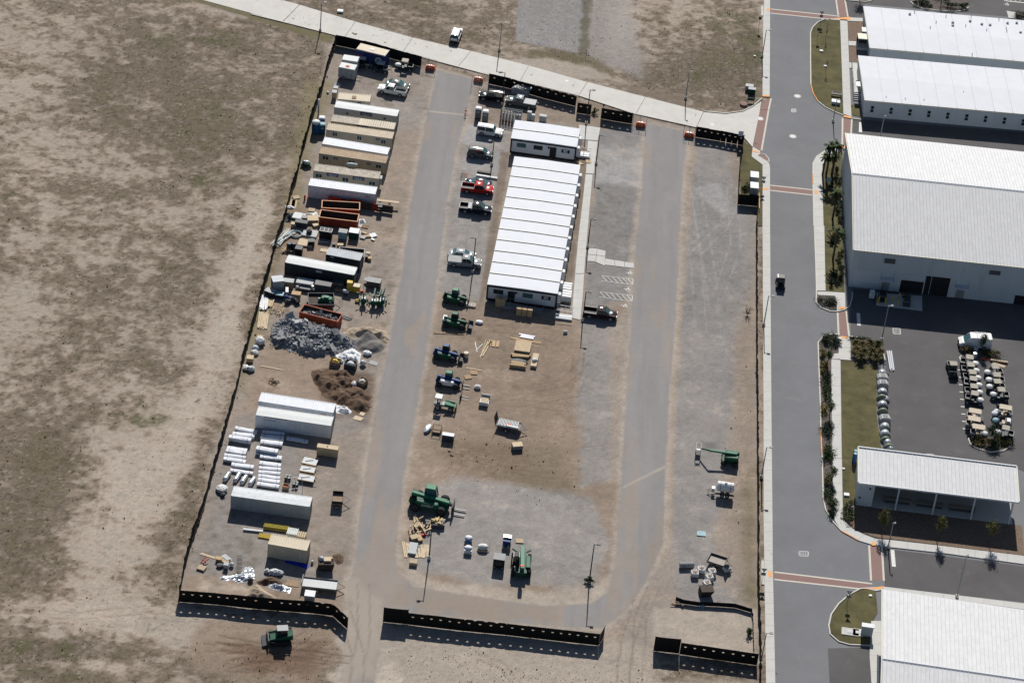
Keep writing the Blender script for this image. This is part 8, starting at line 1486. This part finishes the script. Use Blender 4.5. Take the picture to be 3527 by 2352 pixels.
planks('long orange and cream barrier board behind right cart row','S',(1865,408),(2200,462),1,.35,.12,'orange',name='barrier_board');planks('cream barrier board lying behind right cart row','S',(1990,428),(2200,464),1,.3,.35,'wood_pale',name='barrier_board');planks('tan planks lying behind the right cart row','S',(2020,460),(2160,500),3,.2,.1,'wood_pale')
for x,y,l,z in [(1840,335,'chrome steel drum stack at head of left cart row',.4),(1835,385,'round chrome drum at head of left cart row',.4)]:t=simple('chrome_drum',l,'drum',at_('S',x,y+15),0);MB().lathe([(.35,0),(.4,.1),(.4,.9),(.3,1.0),(.05,1.02)],14).build('drum','foil',t)
for x,y,s_,l in [(312,1215,(1.5,1.0,1.0),'pale utility cabinet, upper of two on corner lawn'),(345,1270,(1.4,.8,1.2),'dark green utility cabinet with white top on corner lawn')]:crate(l,'N',x,y,s_,'c_grey' if 'pale' in l else 'green_dark',-.05,'utility_cabinet','cabinet','c_pale',False)
t=simple('sign_frame','low dark sign frame on corner lawn below cabinets','sign',at_('N',333,1385),-.05);MB().box(-.7,.7,-.04,.04,.4,1.0).build('panel','green_dark',t);[MB().box(x-.04,x+.04,-.04,.04,0,1.0).build('post','wood_pale',t)for x in (-.65,.65)]
tag(MB().lathe([(.75,0),(.75,.35),(.6,.38),(.05,.4)],18).build('well_cap','brick',None,at_('N',240,1420)),'round red-brown well cap on the corner lawn','well cap')
for x,y,l in [(375,905,'tall white utility cabinet, upper of two by east sidewalk'),(373,1050,'tall white utility cabinet, lower of two by east sidewalk')]:crate(l,'Q',x,y+55,(1.5,2.0,1.5),'c_grey',0,'utility_cabinet','cabinet','white_paint',False)
t=simple('rail_post','thin orange striped barrier post beside east utility cabinets','post',at_('Q',445,1265),0);MB().box(-.06,.06,-2.6,2.6,.5,.75).build('rail','orange_rim',t);[MB().box(-.05,.05,y,y+.1,0,.6).build('leg','dark_steel',t)for y in (-2.4,0,2.3)]
t=simple('bike_rack','dark bench-like rack on long island lawn','rack',at_('N',1490,1310),-.05)
for x in (-.9,.9):MB().bar((x,-.7,0),(x,-.7,.9),.08).build('post','dark_steel',t);MB().bar((x,.5,0),(x,.5,.9),.08).build('post','dark_steel',t);MB().bar((x,-.7,.9),(x,.5,.9),.08).build('arm','dark_steel',t)
MB().box(-1.0,1.0,-.1,.5,.45,.52).build('seat','plastic_dark',t);MB().bar((-.9,.5,.9),(.9,.5,.9),.08).build('top_rail','dark_steel',t)
crate('white electrical cabinet on island lawn by sidewalk','N',1480,1400,(1.6,1.1,.6),'c_pale',-.05,'utility_cabinet','cabinet','white_paint',False)
for x,y,fr,l,s_ in [(388,768,'N','small white valve box in grass by upper sidewalk',.22),(1287,700,'N','small white valve box on the long island lawn',.35),(1340,905,'N','small white marker on lower half of island lawn',.3),(500,625,'T','white square meter cover on lawn by canopy building',.45),(468,352,'T','white round sprinkler cover at sidewalk edge',.22),(932,410,'U','small white box on the corner lawn',.25),(505,125,'AD','white square hatch on grass by concrete street',.6),(704,300,'a8','white rock in the planting bed beside light pole',.35)]:tag(MB().extr([(-s_,0),(s_,0),(s_*.95,.1+s_*.4),(-s_*.95,.1+s_*.4)],-s_*.8,s_*.8,.03).build('cover_box','white_paint',None,at_(fr,x,y)+Vector((0,0,.06))),l,'cover')
# ================================================================ planting
def leaf_mesh(n,rad,ls,seed,hollow=.45,clumps=9,flat=0.0):
    """leaf-sized faces gathered in clumps through an uneven crown"""
    r=random.Random(seed);b=MB();cl=[]
    for k in range(clumps):
        while True:
            v=Vector((r.uniform(-1,1),r.uniform(-1,1),r.uniform(-1,1)))
            if hollow<v.length<1:break
        cl.append((v*.72,r.uniform(.28,.5)))
    for k in range(n):
        c,s_=r.choice(cl);v=c+Vector((r.gauss(0,s_*.5),r.gauss(0,s_*.5),r.gauss(0,s_*.5)));p=Vector((v.x*rad[0],v.y*rad[1],v.z*rad[2]))
        a=Vector((r.uniform(-1,1),r.uniform(-1,1),r.uniform(-.6,.6))).normalized()*ls*r.uniform(.6,1.3);d=a.cross(Vector((r.uniform(-1,1),r.uniform(-1,1),r.uniform(-1,1)))).normalized()*ls*.5
        b.add([p-a*.5,p+d*.5,p+a*.5,p-d*.5],[(0,1,2,3)])
    return b
def tree(label,fr,x,y,h,rad,m='leaf',n=700,ls=.22,seed=1,name='tree',trunk=.09,clumps=12,group=None):
    c=at_(fr,x,y);t=thing(name,label,'tree',c,0,group);zc=h-rad[2]
    MB().cyl((0,0,0),(.05,.03,zc),trunk,7,trunk*.6).build('trunk','bark',t)
    b=MB();r=random.Random(seed)
    for k in range(5):a_=k*1.26+r.uniform(-.3,.3);b.cyl((.05,.03,zc-rad[2]*.5),(cos(a_)*rad[0]*.6,sin(a_)*rad[1]*.6,zc+rad[2]*r.uniform(-.1,.5)),trunk*.4,5,trunk*.15)
    o=b.build('limbs','bark',t);o['kind']='stuff'
    o=leaf_mesh(n,rad,ls,seed,.3,clumps).build('crown',m,t,(0,0,zc));o['kind']='stuff';return t
def shrub(label,fr,x,y,rad,m='leaf_dark',n=260,ls=.2,seed=1,name='shrub',group=None):
    o=thing(name,label,'shrub',at_(fr,x,y)+Vector((0,0,.06)),0,group);c=leaf_mesh(n,rad,ls,seed,.2,8).build('foliage',m,o,(0,0,rad[2]*.75));c['kind']='stuff'
    b=MB();b.cyl((0,0,0),(0,0,rad[2]),.05,5);b.build('stem','bark',o);return o
def palm(label,fr,top,h,seed,n=26,L=1.5):
    q=P(fr,*top,h);t=thing('palm_tree',label,'palm',(q.x,q.y,0));r=random.Random(seed);b=MB();b.smooth=True;K=9
    b.loft([[((.19-.04*i/K+.02*(i%2))*cos(2*pi*j/9),(.19-.04*i/K+.02*(i%2))*sin(2*pi*j/9),h*i/K)for j in range(9)]for i in range(K+1)]);b.build('trunk','bark',t)
    b=MB();f=MB()
    for k in range(n):
        a_=r.uniform(0,2*pi);el=r.uniform(-.5,1.1);Lk=L*r.uniform(.8,1.1);pts=[]
        for i in range(6):
            s_=i/5;rr=Lk*s_*cos(el*(1-.35*s_));z=h+Lk*s_*sin(el)-.55*Lk*s_*s_;pts.append(Vector((cos(a_)*rr,sin(a_)*rr,z)))
        side=Vector((-sin(a_),cos(a_),0));tgt=f if el<-.2 else b
        for i in range(1,6):
            w=.34*(1-abs(i-3.2)/5)
            for s_ in (-1,1):tgt.add([pts[i-1],pts[i],pts[i]+side*s_*w+Vector((0,0,-.12)),pts[i-1]+side*s_*w*.35+Vector((0,0,-.05))],[(0,1,2,3)])
    o=b.build('crown','leaf',t);o['kind']='stuff'
    if f.v:o=f.build('dead_fronds','grass_tan',t);o['kind']='stuff'
    return t
for k,(fr,x,y,h,l,LL)in enumerate([('Q',1425,480,6.6,'left of two tall palms at the top of warehouse bed',1.5),('Q',1508,470,6.8,'right of two tall palms at the top of warehouse bed',1.5),('Q',1350,622,4.2,'short palm at sidewalk bend by the warehouse',1.1),('Q',1475,610,4.4,'short palm between tall palms and warehouse wall',1.1),('a7',195,545,6.0,'middle palm along the warehouse bed',1.6),('a7',200,955,6.0,'lower palm along the warehouse bed',1.7)]):palm(l,fr,(x,y),h,k+3,28,LL)
for k,(x,y,rx,m)in enumerate([(195,330,.8,'leaf_dark'),(160,390,.9,'leaf_olive'),(200,430,.9,'leaf_dark'),(110,470,.9,'leaf_dark'),(200,600,.8,'leaf_dark'),(205,690,.9,'leaf_dark'),(200,740,.7,'leaf'),(215,830,.7,'leaf_dark'),(140,1060,.6,'leaf_dark'),(230,1180,.7,'leaf_olive'),(200,1250,.9,'leaf'),(230,1330,.8,'leaf_dark'),(160,1400,1.1,'leaf_dark'),(215,1430,.9,'leaf_dark'),(130,1490,.9,'leaf_dark')]):shrub(['first','second','third','fourth','fifth','sixth','seventh','eighth','ninth','tenth','eleventh','twelfth','thirteenth','fourteenth','last'][k]+' shrub down the warehouse palm bed','a7',x,y+18,(rx,rx*1.2,.75),m,260,.26,k+40,group='shrubs in the warehouse palm bed')
# street bed trees and hedges
for k,(fr,x,y,h,l)in enumerate([('S',300,470,3.4,'small leafy tree in upper end of street bed'),('S',320,1010,3.2,'small leafy tree in middle of street bed'),('T',350,470,3.2,'small leafy tree in lower street bed'),('T',360,740,2.2,'thin sapling near the lower end of street bed')]):tree(l,fr,x,y,h,(.95,1.0,1.1),'leaf',520,.24,k+60)
for k,(fr,x,y,rx,ry,m,l)in enumerate([('S',262,230,1.1,1.8,'leaf_dark','dark hedge at rounded top of street bed, street side'),('S',350,250,1.6,2.6,'leaf_dark','dark hedge at top of street bed, walk side'),('S',250,370,.7,1.5,'leaf_yellow','yellow-leaved shrub, uppermost in street bed'),('S',258,490,.7,1.6,'leaf_yellow','yellow-leaved shrub below the upper tree'),('S',262,570,.6,1.0,'leaf_yellow','yellow-leaved shrub above dark street hedge'),('S',285,650,1.3,2.6,'leaf_dark','long dark hedge below the yellow shrubs'),('S',290,800,1.2,2.8,'leaf','green hedge in middle of street bed'),('S',265,960,.7,2.2,'leaf_yellow','yellow-leaved shrub beside middle street tree'),('S',300,1180,1.4,3.2,'leaf_dark','dark hedge below the middle street tree'),('S',300,1400,1.3,2.0,'leaf','bright green hedge near the painted kerb'),('T',305,230,1.2,3.2,'leaf','bright green hedge in lower street bed'),('T',300,480,.8,2.4,'leaf_olive','olive shrub under lower street tree'),('T',320,640,1.0,2.8,'leaf','green hedge near the lower bend'),('T',330,800,.8,1.8,'leaf_dark','dark shrub at the very end of street bed'),('R',150,850,2.2,1.8,'leaf_dark','dark hedge filling small corner planter by crossing'),('S',640,225,2.6,.8,'leaf_dark','dark hedge along the kerb of grass bed'),('S',780,260,1.5,.9,'leaf_dark','dark hedge at right curve of grass bed'),('T',525,770,1.2,1.5,'leaf_dark','dark round shrub at left of canopy building'),('T',520,870,1.4,1.4,'leaf','bright green shrub in mulch corner'),('X',985,1135,.7,.6,'leaf','green shrub by the silt fence'),('L',2035,8,.9,.7,'leaf_dark','dark weed bush at foot of island light pole'),('M',190,760,.8,.9,'leaf','green weed bush in the north fence gap'),('Q',265,1075,1.0,1.3,'leaf','green shrub beside east utility cabinets'),('O',1000,60,1.6,1.2,'leaf_dark','dark shrub at left of upper lot island'),('O',1100,85,1.5,1.2,'leaf_dark','dark shrub in upper lot island'),('O',1400,110,2.4,1.2,'leaf_dark','long dark shrub in upper lot island'),('O',1560,100,1.5,1.0,'leaf_dark','dark shrub at right of upper lot island'),('O',2310,215,2.2,1.4,'leaf','green hedge at far right of upper lot'),('S',1990,390,2.2,1.6,'leaf_olive','olive shrubs behind the white van'),('S',1760,350,1.6,1.2,'grass_tan','brownish shrub left of white van'),('S',1850,1270,1.8,1.8,'leaf_olive','olive shrub at left of planted lot island'),('S',1930,1310,1.9,1.6,'grass_tan','tan grass shrub in planted lot island'),('S',2110,1310,2.0,1.8,'leaf_olive','olive shrub at right of planted lot island'),('S',2030,1340,1.4,1.2,'leaf_dark','dark shrub low in planted lot island')]):shrub(l,fr,x,y,(rx,ry,.6 if 'hedge' in l else .75),m,int(220+160*rx*ry),.26,k+90,'hedge' if 'hedge' in l else 'shrub')
def tuft_grass(label,fr,x,y,r,h,m,n,seed):
    t=thing('ornamental_grass',label,'grass clump',at_(fr,x,y)+Vector((0,0,.06)),0,'ornamental grasses in the lot bed');b=MB();rr=random.Random(seed)
    for k in range(n):
        a_=rr.uniform(0,2*pi);e=rr.uniform(.2,1);c=Vector((cos(a_),sin(a_),0));p0=c*r*.2*e;p1=c*r*.6*e+Vector((0,0,h*rr.uniform(.7,1)));p2=c*r*1.1*e+Vector((0,0,h*rr.uniform(.5,.9)));s_=Vector((-sin(a_),cos(a_),0))*.05
        b.add([p0-s_,p0+s_,p1+s_,p1-s_,p2],[(0,1,2,3),(3,2,4)])
    o=b.build('blades',m,t);o['kind']='stuff'
for k,(x,y)in enumerate([(590,300),(660,310),(740,300),(820,310),(600,370),(680,390),(760,380),(850,390),(640,440),(800,450)]):tuft_grass(['first','second','third','fourth','fifth','sixth','seventh','eighth','ninth','tenth'][k]+' tan-green grass clump beside the lot light pole','S',x,y,1.3,1.4,['leaf_olive','grass_tan','leaf_olive'][k%3],150,k+200)
for k,(x,y,l)in enumerate([(865,1005,'leftmost slim tree in front of canopy building'),(1440,1080,'middle slim tree in front of canopy building'),(1985,1120,'rightmost slim tree in front of canopy building')]):tree(l,'T',x,y,5.2,(1.1,1.1,1.9),'leaf_olive',900,.24,k+150)
tree('broad olive tree in the upper lot island','O',1270,110,4.6,(2.4,2.2,1.7),'leaf',1500,.28,160);tree('tree at the top of brick crossing lot corner','O',230,12,4.5,(1.7,1.5,1.6),'leaf',900,.28,161);tree('small dark tree beside the white van','S',1910,335,3.6,(1.0,1.0,1.3),'leaf_dark',600,.24,162);tree('small dark tree in the planted lot island','S',2030,1275,3.6,(1.5,1.4,1.4),'leaf_dark',800,.26,163)
tree('upper bare sapling on long island lawn','N',1345,545,3.6,(.45,.45,1.3),'leaf_olive',110,.16,164,trunk=.04,clumps=8);tree('lower bare sapling on long island lawn','N',1345,985,3.6,(.4,.4,1.2),'leaf_olive',90,.16,165,trunk=.04,clumps=8)
# field weeds: uncountable tufts, denser where the cover is grassy
def weeds(name,n,m,label,dens,hmin,hmax,seed):
    r=np.random.default_rng(seed);xs=[];
    ii=r.integers(10,NYg-10,n*12);jj=r.integers(9,NXg-10,n*12);pr=dens[ii,jj];ok=r.random(n*12)<pr;ii,jj=ii[ok][:n],jj[ok][:n]
    x=gx[jj]+r.uniform(-.15,.15,len(jj));y=gy[ii]+r.uniform(-.15,.15,len(jj));z=ZZ.reshape(NYg,NXg)[ii,jj]-.02;K=4;V=[];Fc=[]
    h=r.uniform(hmin,hmax,len(x))*(1+.8*(r.random(len(x))>.9));a0=r.uniform(0,pi,len(x));vs=np.zeros((len(x),K,3,3))
    for k in range(K):
        a_=a0+k*pi/K+r.uniform(-.3,.3,len(x));w=h*r.uniform(.5,.9,len(x));dx,dy=np.cos(a_)*w,np.sin(a_)*w;ox,oy=-np.sin(a_)*w*.5,np.cos(a_)*w*.5
        vs[:,k,0]=np.stack([x-dx,y-dy,z+h*.1],1);vs[:,k,1]=np.stack([x+dx,y+dy,z+h*.25],1);vs[:,k,2]=np.stack([x+ox,y+oy,z+h],1)
    me=bpy.data.meshes.new(name);nv=vs.size//3;me.vertices.add(nv);me.vertices.foreach_set('co',vs.astype(np.float32).ravel());me.loops.add(nv);me.loops.foreach_set('vertex_index',np.arange(nv,dtype=np.int32));me.polygons.add(nv//3);me.polygons.foreach_set('loop_start',np.arange(0,nv,3,dtype=np.int32));me.polygons.foreach_set('loop_total',np.full(nv//3,3,np.int32));me.update(calc_edges=True)
    me.materials.append(M[m]);o=bpy.data.objects.new(name,me);COL.objects.link(o);o['kind']='stuff';o['label']=label;o['category']='weeds'
_out=(yard<.1)&(road_sd>1)&(GX<44)&(n_sm>-1)
_st=region([(420,-40),(765,80),(1160,140),(1340,170),(1700,260),(1730,220),(1760,330),(1700,325),(1440,270),(1100,195),(760,105),(380,-20)],.3,.1);_out=_out.astype(float);_out[_st.sl]*=1-_st.a
weeds('dry_grass',60000,'weed_dry','dry brown grass tufts over the open field',_out*np.clip(gd*1.1-.08,0.02,1),.03,.085,1)
weeds('field_weeds',7000,'weed','dark low weeds scattered over the open field',_out*np.clip(gd*.6+.08,0,1)*(n_mid>.42),.05,.13,2)
_isl=region([(1030,980),(1330,1000),(1350,1160),(1180,1140),(1030,1080)],3,5);_fe=region([(690,190),(765,110),(640,640),(560,900),(410,1370),(395,1370),(520,940),(620,600)],.8,1.5);_ea=region([(1690,760),(1738,560),(1740,1390),(1690,1330),(1660,1150)],1,2)
_dn=np.zeros_like(_out);_dn[_isl.sl]+=_isl.a*.6;_dn[_fe.sl]+=_fe.a*.9;_dn[_ea.sl]+=_ea.a*.35;_dn*=(road_sd>.5)*np.clip((n_sm-.3)*2.5,0,1)
weeds('yard_weeds',4000,'leaf_olive','green weeds along the fence lines and island',_dn,.05,.15,3)
